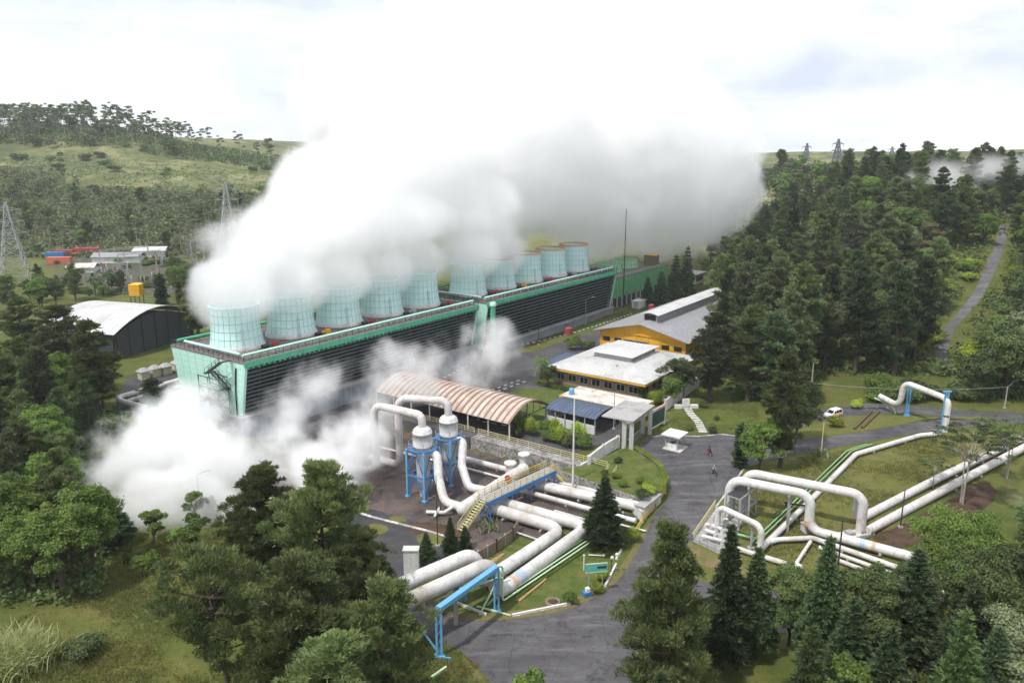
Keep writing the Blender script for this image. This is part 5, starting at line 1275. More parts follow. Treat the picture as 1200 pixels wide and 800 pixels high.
def valve_platform():
    c0, c1, c2, c3 = hit(811, 634), hit(838, 594), hit(872, 600), hit(856, 655); t = thing('valve_platform', 'railed valve platform with white stubs at the foot of the arches', 'platform', c0)
    for (a, b, m) in ((c0, c1, 'pale_yellow'), (c0, c3, 'galv')):
        r_ = MB(); r_.rail([a + Vector((0, 0, .1)), b + Vector((0, 0, .1))], 1.15, 1.3, .10, 0, (.35, .68), .1); r_.build('railing', M[m], t)
    f = MB(); f.hexa([c0 - Vector((0, 0, .3)), c3 - Vector((0, 0, .3)), c2 - Vector((0, 0, .3)), c1 - Vector((0, 0, .3))], [c0 + Vector((0, 0, .12)), c3 + Vector((0, 0, .12)), c2 + Vector((0, 0, .12)), c1 + Vector((0, 0, .12))]); f.build('floor_slab', M['concrete'], t)
    ends = [(hit(822, 634), hit(846, 640)), (hit(826, 627), hit(838, 631)), (hit(834, 622), hit(846, 626))]
    for (a, b) in ends: q = MB(); q.tube([a + Vector((0, 0, .9)), b + Vector((0, 0, .9))], .3, 10, seam=1.2); q.tube([b + Vector((0, 0, .9)), b + Vector((0, 0, .1))], .3, 10); q.build('pipe_stub', M['pipe'], t)
    for (u, v) in ((828, 624), (838, 612), (846, 606), (850, 618)):
        p = hit(u, v); q = MB(); q.tube([p + Vector((0, 0, .1)), p + Vector((0, 0, 1.4))], .22, 8); q.box(p.x - .5, p.x + .5, p.y - .2, p.y + .2, p.z + .7, p.z + 1.1); q.tube([p + Vector((0, 0, 1.4)), p + Vector((0, 0, 1.5))], .4, 10); q.build('gate_valve', M['pipe_dirty'], t)
valve_platform()
def truss():
    a, b = hit(857, 617), hit(877, 601); t = thing('truss_support', 'galvanised steel truss frame standing under the two arches', 'support', a); d = (b - a).normalized(); s_ = Vector((-d.y, d.x, 0)) * 1.2
    m_ = MB(); h = 5.0
    for p in (a, a.lerp(b, .5), b):
        for q in (-1, 1): m_.bar(p + s_ * q + Vector((0, 0, -.2)), p + s_ * q + Vector((0, 0, h)), .22)
        for z in (h * .5, h): m_.bar(p - s_ + Vector((0, 0, z)), p + s_ + Vector((0, 0, z)), .18)
    for q in (-1, 1):
        for z in (h * .5, h): m_.bar(a + s_ * q + Vector((0, 0, z)), b + s_ * q + Vector((0, 0, z)), .2)
        for z in (0, h * .5):
            m = a.lerp(b, .5); m_.bar(a + s_ * q + Vector((0, 0, z)), m + s_ * q + Vector((0, 0, z + h * .5)), .13); m_.bar(b + s_ * q + Vector((0, 0, z)), m + s_ * q + Vector((0, 0, z + h * .5)), .13)
    m_.build('truss_frame', M['galv'], t)
    g = MB(); g.bar(a + Vector((0, 0, h + .15)), b + Vector((0, 0, h + .15)), 2.2, .1); g.build('grating', M['dark_steel'], t)
    p = hit(880, 640); 
truss()
p = hit(880, 642); t = thing('pipe_support', 'single grey post under the small white arch', 'support', p); b = MB(); b.tube([p + Vector((0, 0, -.2)), p + Vector((0, 0, 3.9))], .2, 8); b.build('post', M['galv'], t); b = MB(); b.box(p.x - .5, p.x + .5, p.y - .4, p.y + .4, p.z - .1, p.z + .2); b.build('foot', M['concrete'], t)
# far arch with the blue posts by the lane
def far_arch():
    a = hit(1056, 488); za = a.z + 7.8
    s = at(1031, 464, a.z + 3.2); l0 = at(1054, 476, a.z + 2.4)
    tp = at(1058, 444, za); te = at(1112, 468, za - 1.0)
    tp = Vector((l0.x + .4, l0.y, za)); 
    pipe('steam_pipe', 'white pipe arch over the lane on blue posts', [s, l0, tp, te, Vector((te.x, te.y, Hi(te.x, te.y) - .2))], .62, 'pipe', 1.6)
    for (u, v, h, l) in ((1062, 487, 7.1, 'blue post holding the left end of the far pipe arch'), (1104, 505, 8.4, 'blue post holding the right end of the far pipe arch')):
        p = hit(u, v); t = thing('pipe_support', l, 'support', p); b = MB()
        for o in (-.28, .28): b.bar(p + Vector((o, .1 * o, -.2)), p + Vector((o, .1 * o, h)), .26)
        for k in range(4): b.bar(p + Vector((-.28, 0, h * (k + .5) / 4)), p + Vector((.28, 0, h * (k + .5) / 4)), .12)
        b.build('post', M['sky_blue'], t); c = MB(); c.bar(p + Vector((-.9, -.2, h)), p + Vector((.9, .2, h)), .3); c.box(p.x - .6, p.x + .6, p.y - .4, p.y + .4, p.z - .1, p.z + .35); c.build('cross_arm', M['sky_blue'], t)
    pipe('small_pipe', 'thin pale pipe in front of the far arch, ending in a downturn', [at(1025, 466, a.z + 2.2), at(1047, 477.5, a.z + 1.6), at(1049, 484.5, a.z + .2)], .16, 'pale_green', .5, 0, 8, 'thin pipes by the lane')
far_arch()
for i, l in enumerate(('rusty drain pipe across the roadside lawn, left one', 'rusty drain pipe across the roadside lawn, right one')):
    pipe('drain_pipe', l, [up(1021 + i * 9, 482, .25), up(1001 + i * 9, 502 - i, .25)], .28, flat('rusty_iron', (.12, .075, .05)), None, 2.0, 8, 'drain pipes on the roadside lawn')
# bent pipes left of the cooling block
pipe('steam_pipe', 'upper white pipe bending out from behind the cooling block at the left', [up(216, 444, 1.6), up(138, 466, 1.6), up(142, 470, 1.2), up(172, 478, 1.2)], .66, 'pipe', 1.6, supports=8)
pipe('steam_pipe', 'lower white pipe beside the kiosks at the left of the cooling block', [up(216, 452, 1.2), up(176, 462, 1.2), up(150, 470, 1.2)], .5, 'pipe_dirty', 1.4, supports=8)
pipe('steam_pipe', 'pale pipe lying in the ground steam at the lower left', [up(322, 548, .8), up(365, 560, .8), up(420, 566, 1.0)], .4, 'pipe', 1, supports=8)
# ---------------------------------------------------------------- walls, fences, gate, signs, lamps
def wall_line(name, label, pts, h, w, m, cap=None, cat='wall', zbase=None, posts=0, postm=None, group=None, depth=1.2):
    pts = [V3(p) for p in pts]; t = thing(name, label, cat, pts[0], 0, group); b = MB(); c = MB(); ps = []
    for p, q in zip(pts, pts[1:]):
        d = (q - p).xy.normalized(); s_ = Vector((-d.y, d.x, 0)) * w / 2; n = max(1, int((q - p).length / 4))
        for i in range(n):
            a, e = p.lerp(q, i / n), p.lerp(q, (i + 1) / n)
            za = zbase if zbase is not None else Hi(a.x, a.y); ze = zbase if zbase is not None else Hi(e.x, e.y)
            A_, E_ = Vector((a.x, a.y, 0)), Vector((e.x, e.y, 0)); Z = lambda z: Vector((0, 0, z))
            b.hexa([A_ - s_ + Z(za - depth), E_ - s_ + Z(ze - depth), E_ + s_ + Z(ze - depth), A_ + s_ + Z(za - depth)], [A_ - s_ + Z(za + h), E_ - s_ + Z(ze + h), E_ + s_ + Z(ze + h), A_ + s_ + Z(za + h)])
            if cap: s2 = s_ * 1.35; c.hexa([A_ - s2 + Z(za + h), E_ - s2 + Z(ze + h), E_ + s2 + Z(ze + h), A_ + s2 + Z(za + h)], [A_ - s2 + Z(za + h + .14), E_ - s2 + Z(ze + h + .14), E_ + s2 + Z(ze + h + .14), A_ + s2 + Z(za + h + .14)])
        if posts:
            k = max(1, round((q - p).length / posts))
            for i in range(k + 1):
                a = p.lerp(q, i / k); za = zbase if zbase is not None else Hi(a.x, a.y); ps.append((a.x, a.y, za))
    b.build('wall_panel' if posts else 'masonry', M[m], t)
    if cap: c.build('coping', M[cap], t)
    for (x, y, z) in ps: q = MB(); q.box(x - w * .9, x + w * .9, y - w * .9, y + w * .9, z - .4, z + h + .2); q.build('post', M[postm or m], t)
    return t
def rail_line(name, label, pts, m, h=1.2, post=2.4, z=None, cat='railing', mids=(.35, .68)):
    t = thing(name, label, cat, pts[0]); r_ = MB(); r_.rail(pts, h, post, .08, 0, mids, .1); r_.build('rail_bars', M[m], t)
    f = MB()
    for p in pts: f.box(p[0] - .2, p[0] + .2, p[1] - .2, p[1] + .2, p[2] - .25, p[2] + .1)
    f.build('footing', M['concrete'], t); return t
def abz(a, b, z=0): x, y = A(a, b); return Vector((x, y, z))
wall_line('retaining_wall', 'light stone retaining wall below the barrel shed railing', [abz(114.7, 62), abz(114.7, 92)], .15, 2.6, 'stone', None, zbase=0, depth=3.2)
wall_line('retaining_wall', 'dark stained retaining wall behind the separators', [abz(114.75, 92.3), abz(114.75, 118.5)], .1, 2.6, 'dark_wall', None, zbase=0, depth=3.2)
rail_line('guard_railing', 'yellow railing on top of the stone retaining wall', [abz(115.9, 62.5), abz(115.9, 92)], 'pale_yellow')
rail_line('guard_railing', 'yellowish railing along the edge of the barrel shed, above the dark wall', [abz(115.9, 93), abz(115.9, 118)], 'pale_yellow')
def wall_stair():
    a, b = abz(115.6, 61.2, 0), abz(111.5, 61.4, -2.4); t = thing('yard_stair', 'pale steel stair from the stone wall down into the separator yard', 'stair', b); s_ = MB(); d = b - a; q = Vector((-d.y, d.x, 0)).normalized() * .8
    for k in (-1, 1): s_.bar(a + q * k, b + q * k, .12, .35)
    for i in range(10): p = a.lerp(b, (i + .5) / 10); s_.bar(p - q, p + q, .34, .06)
    s_.build('stair_flight', M['galv'], t); r_ = MB()
    for k in (-1, 1): r_.rail([a + q * k, b + q * k], 1.05, 1.2, .07, 0, (.5,)); 
    r_.build('railing', M['pale_yellow'], t)
wall_stair()
# raised garden by the gate, with a stone foot
GP = [hit(653, 566), hit(690, 548), hit(735, 524), hit(758, 540), hit(775, 556), hit(781, 574), hit(770, 590), hit(750, 598)]
def raised_garden():
    zt = .15
    o = MB(); o.prism([(p.x, p.y) for p in GP[::-1]] if False else [(p.x, p.y) for p in GP], -3.2, zt); o.build('stone_foot', M['stone'], None)
    ob = bpy.data.objects['stone_foot']; ob.name = 'garden_wall'; tag(ob, 'stone-faced wall round the raised garden beside the gate', 'wall')
    me = bpy.data.meshes.new('garden_lawn'); c = sum((Vector((p.x, p.y)) for p in GP), Vector((0, 0))) / len(GP)
    vs = [(c.x + (p.x - c.x) * .985, c.y + (p.y - c.y) * .985, zt + .02) for p in GP]; me.from_pydata(vs, [], [list(range(len(vs)))]); me.materials.append(M['lawn']); 
    if me.polygons[0].normal.z < 0: me.flip_normals()
    g = bpy.data.objects.new('garden_lawn', me); COL.objects.link(g); tag(g, kind='structure')
raised_garden()
def hedge():
    pts = [hit(746, 528), hit(760, 538), hit(774, 553), hit(780.5, 572), hit(772, 590)]; n = 900; rg_ = np.random.default_rng(8); cl = []
    for p, q in zip(pts, pts[1:]):
        k = max(2, int((q - p).length / .6))
        for i in range(k): a = p.lerp(q, i / k); cl.append((a.x, a.y, .45, .5, .5, .55, 1, 0, 0, .4))
    me = foliage('yellow_hedge', cl, 4200, .22, M['lime_leaf'], 12, False, .5, .8, .7); o = bpy.data.objects.new('yellow_hedge', me); COL.objects.link(o); tag(o, 'low yellow-green hedge curving along the edge of the raised garden', 'hedge')
hedge()
def office_hedge():
    rg_ = random.Random(4); cl = []
    for i in range(44): x, y = A(151.2 + rg_.uniform(-.5, .5), 76 + i * .58); cl.append((x, y, .6, .6, .6, .55, 1, 0, 0, .4))
    me = foliage('clipped_hedge', cl, 5000, .26, M['dark_leaf'], 13, False, .5, .8, .6); o = bpy.data.objects.new('clipped_hedge', me); COL.objects.link(o); tag(o, 'dark green hedge planted along the front of the white office', 'hedge')
office_hedge()
wall_line('boundary_wall', 'whitewashed wall climbing from the raised garden to the gate', [hit(690, 548), hit(724, 524)], 2.2, .35, 'wall_white', 'pale_concrete', posts=6, postm='pale_concrete')
wall_line('boundary_wall', 'short grey wall behind the tall lamp, left of the raised garden', [hit(668, 560), hit(690, 548)], 1.4, .35, 'concrete', 'pale_concrete')
wall_line('boundary_wall', 'low white wall along the pipe garden in front of the raised garden', [at(738, 590, -1.2), at(752, 606, -1.6)], 1.6, .3, 'wall_white', 'pale_concrete')
wall_line('boundary_wall', 'long fence wall of pale posts from the gate towards the yellow building', [hit(779, 482), hit(800, 466), hit(830, 444), hit(838, 438)], 2.6, .25, 'wall_white', None, posts=2.2, postm='pale_concrete')
def gate():
    l, r_ = hit(735, 526), hit(757, 508); t = thing('entrance_gate', 'pale concrete gate portal with paired columns and a sloping grey roof beam', 'gate', (l.x, l.y, 0))
    d = (r_ - l).normalized(); s_ = Vector((-d.y, d.x, 0)); h = 5.6
    for p, wd in ((l, 1.0), (r_, .9)):
        for q in (-.75, .75):
            c = MB(); c.bar(p + s_ * q + Vector((0, 0, -.3)), p + s_ * q + Vector((0, 0, h)), .55, .75); c.build('column', M['pale_concrete'], t)
    b = MB(); b.bar(l + Vector((0, 0, h + .2)), r_ + Vector((0, 0, h + .2)), 1.9, .4); b.build('lintel', M['pale_concrete'], t)
    c = MB(); a0, a1 = l - d * .8, r_ + d * .8; b0, b1 = a0 + s_ * 5.2, a1 + s_ * 5.2; z = Vector((0, 0, h + .45)); z2 = Vector((0, 0, h + .25)); e = Vector((0, 0, .22)); w = s_ * 1.3
    c.hexa([a0 - w + z2, a1 - w + z2, b1 + z2, b0 + z2], [a0 - w + z2 + e, a1 - w + z2 + e, b1 + z2 + e, b0 + z2 + e]); c.build('roof_slab', M['concrete'], t)
    g = MB()
    for i in range(12): p = (l + d * 1.0).lerp(r_ - d * 1.0, i / 11); g.bar(p + Vector((0, 0, .15)), p + Vector((0, 0, 2.0)), .07)
    g.bar(l + Vector((0, 0, 1.9)), r_ + Vector((0, 0, 1.9)), .1); g.build('gate_leaf', M['galv'], t)
gate()
def sign_wall():
    a, b = hit(761, 507), hit(778, 497); t = thing('sign_wall', 'white-framed dark green board wall right of the gate', 'sign wall', a); d = (b - a).normalized(); s_ = Vector((-d.y, d.x, 0))
    p = MB(); p.bar(a + Vector((0, 0, 2.5)), b + Vector((0, 0, 2.5)), .25, 3.2); p.build('board', M['dark_green'], t)
    f = MB(); f.bar(a + Vector((0, 0, 4.2)), b + Vector((0, 0, 4.2)), .4, .3); f.bar(a + Vector((0, 0, .75)), b + Vector((0, 0, .75)), .4, .3); f.bar(a + Vector((0, 0, -.2)), a + Vector((0, 0, 4.4)), .42); f.bar(b + Vector((0, 0, -.2)), b + Vector((0, 0, 4.4)), .42); f.build('board_frame', M['wall_white'], t)
    r_ = MB(); r_.bar(a + Vector((0, 0, 4.42)), b + Vector((0, 0, 4.42)), .45, .14); r_.build('coping', flat('pinkish_coping', (.45, .28, .25)), t)
sign_wall()
def kiosk():
    p = hit(790, 524); t = thing('guard_kiosk', 'small white-roofed guard kiosk on four posts in the middle of the plaza', 'kiosk', p, YAW)
    for sx in (-1.3, 1.3):
        for sy in (-1.2, 1.2): c = MB(); c.box(sx - .12, sx + .12, sy - .12, sy + .12, -.1, 2.7); c.build('post', M['galv'], t, local=True)
    r_ = MB(); r_.hexa([(-2.0, -1.9, 2.7), (2.0, -1.9, 2.7), (2.0, 1.9, 2.7), (-2.0, 1.9, 2.7)], [(-2.0, -1.9, 2.95), (2.0, -1.9, 2.95), (2.0, 1.9, 2.95), (-2.0, 1.9, 2.95)]); r_.build('roof', M['wall_white'], t, local=True)
    b = MB(); b.box(-1.2, 1.2, .9, 1.1, 0, 1.1); b.box(-1.2, -1.0, -1.1, .9, 0, 1.1); b.build('counter', M['wall_white'], t, local=True)
    f = MB(); f.box(-2.1, 1.6, -2.2, 1.5, -.2, .18); f.build('floor_slab', M['pale_concrete'], t, local=True)
    g = MB(); g.box(-1.0, 1.0, .4, .8, .18, .9); g.build('desk', M['dark_steel'], t, local=True)
kiosk()
def steps():
    pts = [hit(824, 507), hit(818, 494), hit(810, 486), hit(805, 478)]; t = thing('garden_steps', 'pale stepped path climbing the gate lawn between shrubs', 'steps', pts[0]); b = MB()
    for p, q in zip(pts, pts[1:]):
        n = max(2, int((q - p).length / 1.3))
        for i in range(n):
            a = p.lerp(q, (i + .1) / n); e = p.lerp(q, (i + .8) / n); z = Hi(a.x, a.y) + .1
            b.bar((a.x, a.y, z), (e.x, e.y, z), 1.7, .12)
    b.build('treads', M['pale_concrete'], t)
    p = hit(804, 478); m_ = MB(); m_.box(p.x - 2.6, p.x - .9, p.y - .5, p.y + .5, -.1, .8); m_.box(p.x + .9, p.x + 2.6, p.y - .5, p.y + .5, -.1, .8); m_.box(p.x - .8, p.x + .8, p.y + .2, p.y + .7, -.1, 2.0); m_.build('plinths', M['wall_white'], t)
steps()
wall_line('panel_fence', 'weathered grey panel fence with posts at the corner of the pipe lawn', [hit(560, 660), hit(582, 647), hit(601, 633), hit(607, 622)], 1.9, .14, 'timber', None, posts=2.6, postm='concrete', cat='fence')
wall_line('panel_fence', 'pale concrete panel fence beside the meadow lamp, along the steam', [hit(226, 588), hit(252, 606), hit(285, 624), hit(312, 640), hit(332, 654)], 1.7, .12, 'pale_concrete', None, posts=2.4, postm='concrete', cat='fence')
wall_line('panel_fence', 'low dark railing wall along the road edge of the pipe garden', [hit(700, 600), hit(745, 612)], 1.1, .16, 'wall_dark', None, posts=2.0, postm='galv', cat='fence')
rail_line('guard_railing', 'yellow railing dropping along the road at the end of the pipe garden', [hit(780, 578), hit(768, 596), hit(754, 612), hit(744, 628)], 'yellow')
rail_line('guard_railing', 'white low railing at the edge of the side road lawn', [hit(1003, 478), hit(1040, 478)], 'galv', .9, 2.4)
rail_line('block_railing', 'long brownish pipe railing on the strip of grass below the far cooling block', [hit(612, 400), hit(650, 389), hit(695, 376), hit(738, 362)], 'brown_pipe', .8, 3.0)
def lamp_post(name, label, p, h, arm, m='galv', r=.13, cat='lamp post'):
    t = thing(name, label, cat, p); s_ = MB(); s_.tube([p + Vector((0, 0, -.3)), p + Vector((0, 0, h))], [r, r * .55], 8); s_.build('pole', M[m], t)
    if arm:
        a = MB(); a.tube([p + Vector((0, 0, h - .1)), p + Vector(arm) * .6 + Vector((0, 0, h + .5)), p + Vector(arm) + Vector((0, 0, h + .6))], .06, 6); a.build('arm', M[m], t)
        e = p + Vector(arm) + Vector((0, 0, h + .58)); d = Vector(arm).normalized(); hd = MB(); hd.bar(e - d * .3, e + d * .6, .34, .16); hd.build('lamp_head', M['wall_white'], t)
    b = MB(); b.box(p.x - .3, p.x + .3, p.y - .3, p.y + .3, p.z - .2, p.z + .3); b.build('footing', M['concrete'], t); return t
lamp_post('lamp_post', 'very tall white pole standing in front of the stone wall, by the yard stair', at(671, 579, -2.5), 17.5, None, 'wall_white', .2)
lamp_post('lamp_post', 'lamp post with a long arm at the meadow fence, against the ground steam', hit(234, 588), 5.0, (2.2, .6, 0), 'dark_steel')
lamp_post('lamp_post', 'lamp post on the grass strip below the far cooling block', hit(686, 380), 8.5, (2.4, 1.0, 0))
lamp_post('lamp_post', 'thin lamp post near the white notice box at the plant road', hit(631, 404), 7.6, None, 'dark_steel')
lamp_post('radio_mast', 'very tall slim mast rising in front of the green block into the steam', hit(730, 362), 36, None, 'dark_steel', .22, 'mast')
lamp_post('lamp_post', 'slim lamp pole on the lawn before the office gate wall', hit(778, 470), 6.5, (1.2, .2, 0))
lamp_post('lamp_post', 'thin dark pole in front of the twin pipes on the soil bank', hit(1055, 618), 6.3, None, 'dark_steel')
lamp_post('utility_pole', 'dark pole with cross wire between the three thin white pipes', hit(979, 690), 10.2, None, 'dark_steel', .16, 'pole')
lamp_post('utility_pole', 'pale leaning pole behind the white van', hit(948, 482), 11.0, None, 'pale_bark', .2, 'pole')
lamp_post('utility_pole', 'short grey pole beside the lane, left of the van', hit(943, 499), 4.6, None, 'galv', .1, 'pole')
lamp_post('utility_pole', 'thin yellow pole on the lawn at the edge of the side road', hit(962, 532), 6.2, None, 'pale_yellow', .13, 'pole')
lamp_post('utility_pole', 'pole beside the gate house, in front of the flat stained roof', hit(719, 503), 8.0, None, 'galv', .12, 'pole')
lamp_post('utility_pole', 'dark pole standing on the service lane before the separators', hit(513, 640), 11.5, None, 'dark_steel', .09, 'pole')
lamp_post('utility_pole', 'concrete pole under the wires at the right, beyond the far arch', hit(1177, 478), 5.0, None, 'pale_bark', .18, 'pole')
for i, (u, v) in enumerate(((747, 357), (752, 356), (757, 355), (768, 354))):
    lamp_post('flag_pole', 'bare white flag pole in the row before the green block', hit(u, v), 7.5, None, 'wall_white', .09, 'pole').__setitem__('group', 'flag poles before the green block')
# overhead wire
def wire(label, a, b, sag=1.2):
    pts = [a.lerp(b, i / 12) - Vector((0, 0, sag * 4 * (i / 12) * (1 - i / 12))) for i in range(13)]; o = MB().tube(pts, .04, 5).build('overhead_wire', M['galv'], None, (a.x, a.y, a.z)); tag(o, label, 'wire')
wp = hit(948, 482); wq = hit(1177, 478)
wire('sagging pale cable between the pole behind the van and the pole at the right', wp + Vector((.2, 0, 6.5)), wq + Vector((0, 0, 4.9)), 1.0)
wire('pale cable from the right pole out of the picture', wq + Vector((0, 0, 4.9)), wq + Vector((14, 12, 8.5)), .4)
# notices and small boxes along the plant road
p = hit(620, 398); t = thing('notice_box', 'tall white notice box on the grass below the far cooling block', 'sign', p, YAW); b = MB(); b.box(-.25, .25, -.9, .9, .4, 3.0); b.build('panel', M['wall_white'], t, local=True); b = MB(); b.box(-.1, .1, -.7, -.5, -.2, .4); b.box(-.1, .1, .5, .7, -.2, .4); b.build('feet', M['galv'], t, local=True)
for (u, v, l) in ((666, 392, 'red hydrant cabinet at the kerb of the plant road, by the far block'), (504, 440, 'red hydrant cabinet half veiled by steam behind the barrel shed'), (763, 364, 'red hydrant cabinet at the foot of the young conifer by the green block')):
    p = hit(u, v); t = thing('hydrant_cabinet', l, 'hydrant cabinet', p, YAW); b = MB(); b.box(-.9, .9, -.8, .8, .3, 2.0); b.hexa([(-1, -.9, 2.0), (1, -.9, 2.0), (1, .9, 2.0), (-1, .9, 2.0)], [(-.5, -.4, 2.4), (.5, -.4, 2.4), (.5, .4, 2.4), (-.5, .4, 2.4)]); b.build('cabinet_body', M['red'], t, local=True)
    q = MB(); q.box(-.7, .7, -.6, .6, -.2, .3); q.build('plinth', M['concrete'], t, local=True)
p = hit(645, 392); t = thing('ground_marker', 'small white marker stone on the grass below the far block', 'marker', p, YAW); b = MB(); b.box(-.8, .8, -.5, .5, -.1, .7); b.build('stone', M['wall_white'], t, local=True)
# green road sign on the pipe lawn
def green_sign():
    p = hit(698, 694); t = thing('road_sign', 'teal board sign on thin posts on the pipe lawn near the road', 'sign', p, .15)
    for x in (-1.0, .9): c = MB(); c.bar((x, 0, -.2), (x, 0, 4.4), .1); c.build('post', M['galv'], t, local=True)
    b = MB(); b.box(-1.5, 1.5, -.14, -.06, 3.2, 4.3); b.build('board', M['hedge_sign'], t, local=True)
    f = MB(); f.box(-1.5, 1.5, -.16, -.04, 4.3, 4.42); f.box(-1.5, 1.5, -.16, -.04, 3.08, 3.2); f.build('board_frame', M['pale_green'], t, local=True)
    q = MB(); q.box(.1, 1.2, -.19, -.15, 3.7, 4.0); q.add([(1.2, -.19, 3.55), (1.4, -.19, 3.85), (1.2, -.19, 4.15), (1.2, -.15, 3.55), (1.4, -.15, 3.85), (1.2, -.15, 4.15)], [[0, 1, 2], [5, 4, 3], [0, 3, 4, 1], [1, 4, 5, 2], [2, 5, 3, 0]]); q.build('arrow', M['dark_green'], t, local=True)
green_sign()
p = hit(684, 668); t = thing('marker_post', 'white marker post beside the teal sign', 'post', p); b = MB(); b.bar(p + Vector((0, 0, -.2)), p + Vector((0, 0, 2.3)), .16); b.build('post', M['wall_white'], t); b = MB(); b.box(p.x - .15, p.x + .15, p.y - .15, p.y + .15, p.z + 2.3, p.z + 2.42); b.build('cap', M['pale_concrete'], t)
def globe_lamp():
    p = hit(716, 672); t = thing('garden_lamp', 'short garden lamp with two white heads under the lone conifer', 'lamp', p); b = MB(); b.tube([p + Vector((0, 0, -.2)), p + Vector((0, 0, 2.4))], .06, 6); b.build('pole', M['dark_steel'], t)
    for o in (.1, .75): h = MB(); h.ball(tuple(p + Vector((o, 0, 2.5 + .5 * (o > .5)))), .26); h.build('lamp_head', M['wall_white'], t)
globe_lamp()
p = hit(700, 652); t = thing('white_pipe_end', 'thin white stub pipe lying under the lone conifer', 'pipe', p); MB().tube([p + Vector((-1.3, 0, .3)), p + Vector((.8, -.2, .3))], .1, 8).build('stub', M['pipe'], t); b = MB(); b.ball(tuple(p + Vector((.9, -.2, .35))), .25); b.build('stub_cap', M['pipe'], t)
for (u, v, s_, var, l) in ((706, 679, 1.25, 2, 'round lime bush on the verge, upper of two by the sign'), (701, 694, 1.1, 2, 'round lime bush on the verge, lower of two by the sign'), (668, 706, 1.2, 0, 'round green bush alone on the pipe lawn near the kerb'), (741, 632, 1.5, 2, 'yellow-green bush at the roadside near the lone conifer'), (728, 640, 1.3, 0, 'green bush beside the lone conifer on the road side'),
                           (725, 543, 1.0, 1, 'dark flat-topped shrub in the raised garden')):
    T('shrub', 'shrub', l, u, v, s_ * 1.35, var, s_ * 1.05, None, 'shrub')
for (a_, b_, h_, var, l) in ((722, 560, .9, 2, 'yellow bush in the middle of the raised garden'), (709, 556, .8, 1, 'reddish low bush at the left of the raised garden'), (730, 570, 1.0, 0, 'dark low bush at the front of the raised garden'), (750, 566, .9, 0, 'low bush near the raised garden hedge'), (752, 584, 1.4, 1, 'dark bush at the front corner of the raised garden'), (760, 578, 1.2, 2, 'lime bush at the front corner of the raised garden')):
    q = at(a_, b_, .17); TREES.append((q.x, q.y, 1)); tree('shrub', 'shrub', l, 'shrub', q, h_ * 1.3, var, None, None, h_ * 1.1)
for (u, v, h_, l) in ((768, 497, 1.8, 'dark round shrub on the gate lawn, left of the steps'), (808, 504, 1.2, 'small shrub left of the steps at the plaza edge'), (835, 508, 1.6, 'dark shrub right of the steps at the plaza edge'), (840, 492, 1.0, 'small spiky shrub on the gate lawn'), (824, 477, 1.8, 'shrub at the top of the gate lawn'), (980, 500, 2.3, 'yellowish spiky shrub in front of the white van'), (1003, 478, 2.0, 'small yellow bush by the white railing')):
    T('shrub', 'shrub', l, u, v, h_, 2 if 'yellow' in l else 1, h_ * .8, None, 'shrub')
for i, (u, v) in enumerate(((604, 512), (612, 505), (622, 510), (640, 516), (648, 518), (656, 521), (664, 523), (640, 508), (650, 512), (672, 524), (685, 526), (676, 516))):
    T('bush_mid', 'shrub', 'leafy shrub in the planted bank between the shed railing and the blue shelter', u, v, [2.2, 3.0, 3.6][i % 3], i % 3, [1.5, 2.0, 1.8][i % 3], 'shrubs of the planted bank', 'shrub')
T('agave', 'agave_plant', 'spiky agave below the walkway platform', 572, 620, 1.6, 0, 1.6, cat='plant')
T('agave', 'agave_plant', 'tuft of long leaves at the foot of the yellow pole', 962, 533, 1.6, 0, 1.4, cat='plant')
def pot():
    p = hit(648, 706); t = thing('planter_ring', 'round earthen planter ring on the pipe lawn', 'planter', p); b = MB(); b.lathe([(1.0, p.z - .1), (1.05, p.z + .3), (.8, p.z + .35), (.7, p.z + .1)], (p.x, p.y), 16, 0, True, False, False); b.build('ring', M['timber'], t); q = MB(); q.lathe([(.78, p.z + .1), (.4, p.z + .3)], (p.x, p.y), 12); q.build('soil_fill', M['soil'], t)
pot()
def figure_stone():
    p = hit(688, 698); t = thing('water_meter_box', 'small blue and white box at the roadside verge', 'box', p, .4); b = MB(); b.box(-.55, .55, -.4, .4, -.1, .7); b.build('box_body', M['blue'], t, local=True); c = MB(); c.box(-.2, .3, -.3, .3, .7, 1.2); c.build('lid', M['wall_white'], t, local=True)
figure_stone()
for (u0, v0, u1, v1, l) in ((506, 795, 523, 783, 'pale green bar lying at the foot of the near blue leg'), (531, 706, 570, 721, 'pale kerb bar on the grass below the overhead pipes'), (708, 690, 722, 662, 'white kerb bar along the verge beside the lime bushes'), (722, 656, 728, 645, 'short white kerb bar farther up the verge'), (600, 722, 668, 708, 'thin white kerb bar along the front of the pipe lawn'), (608, 706, 640, 680, 'rusty channel lying across the pipe lawn')):
    a, b = hit(u0, v0), hit(u1, v1); o = MB(); o.bar(a + Vector((0, 0, .2)), b + Vector((0, 0, .2)), .26, .3)
    for f in (.1, .5, .9): p = a.lerp(b, f); o.box(p.x - .2, p.x + .2, p.y - .2, p.y + .2, p.z - .15, p.z + .1)
    o = o.build('kerb_bar', M['brown_pipe' if 'rusty' in l else ('pale_green' if 'green' in l else 'wall_white')], None, (a.x, a.y, a.z)); tag(o, l, 'kerb bar')
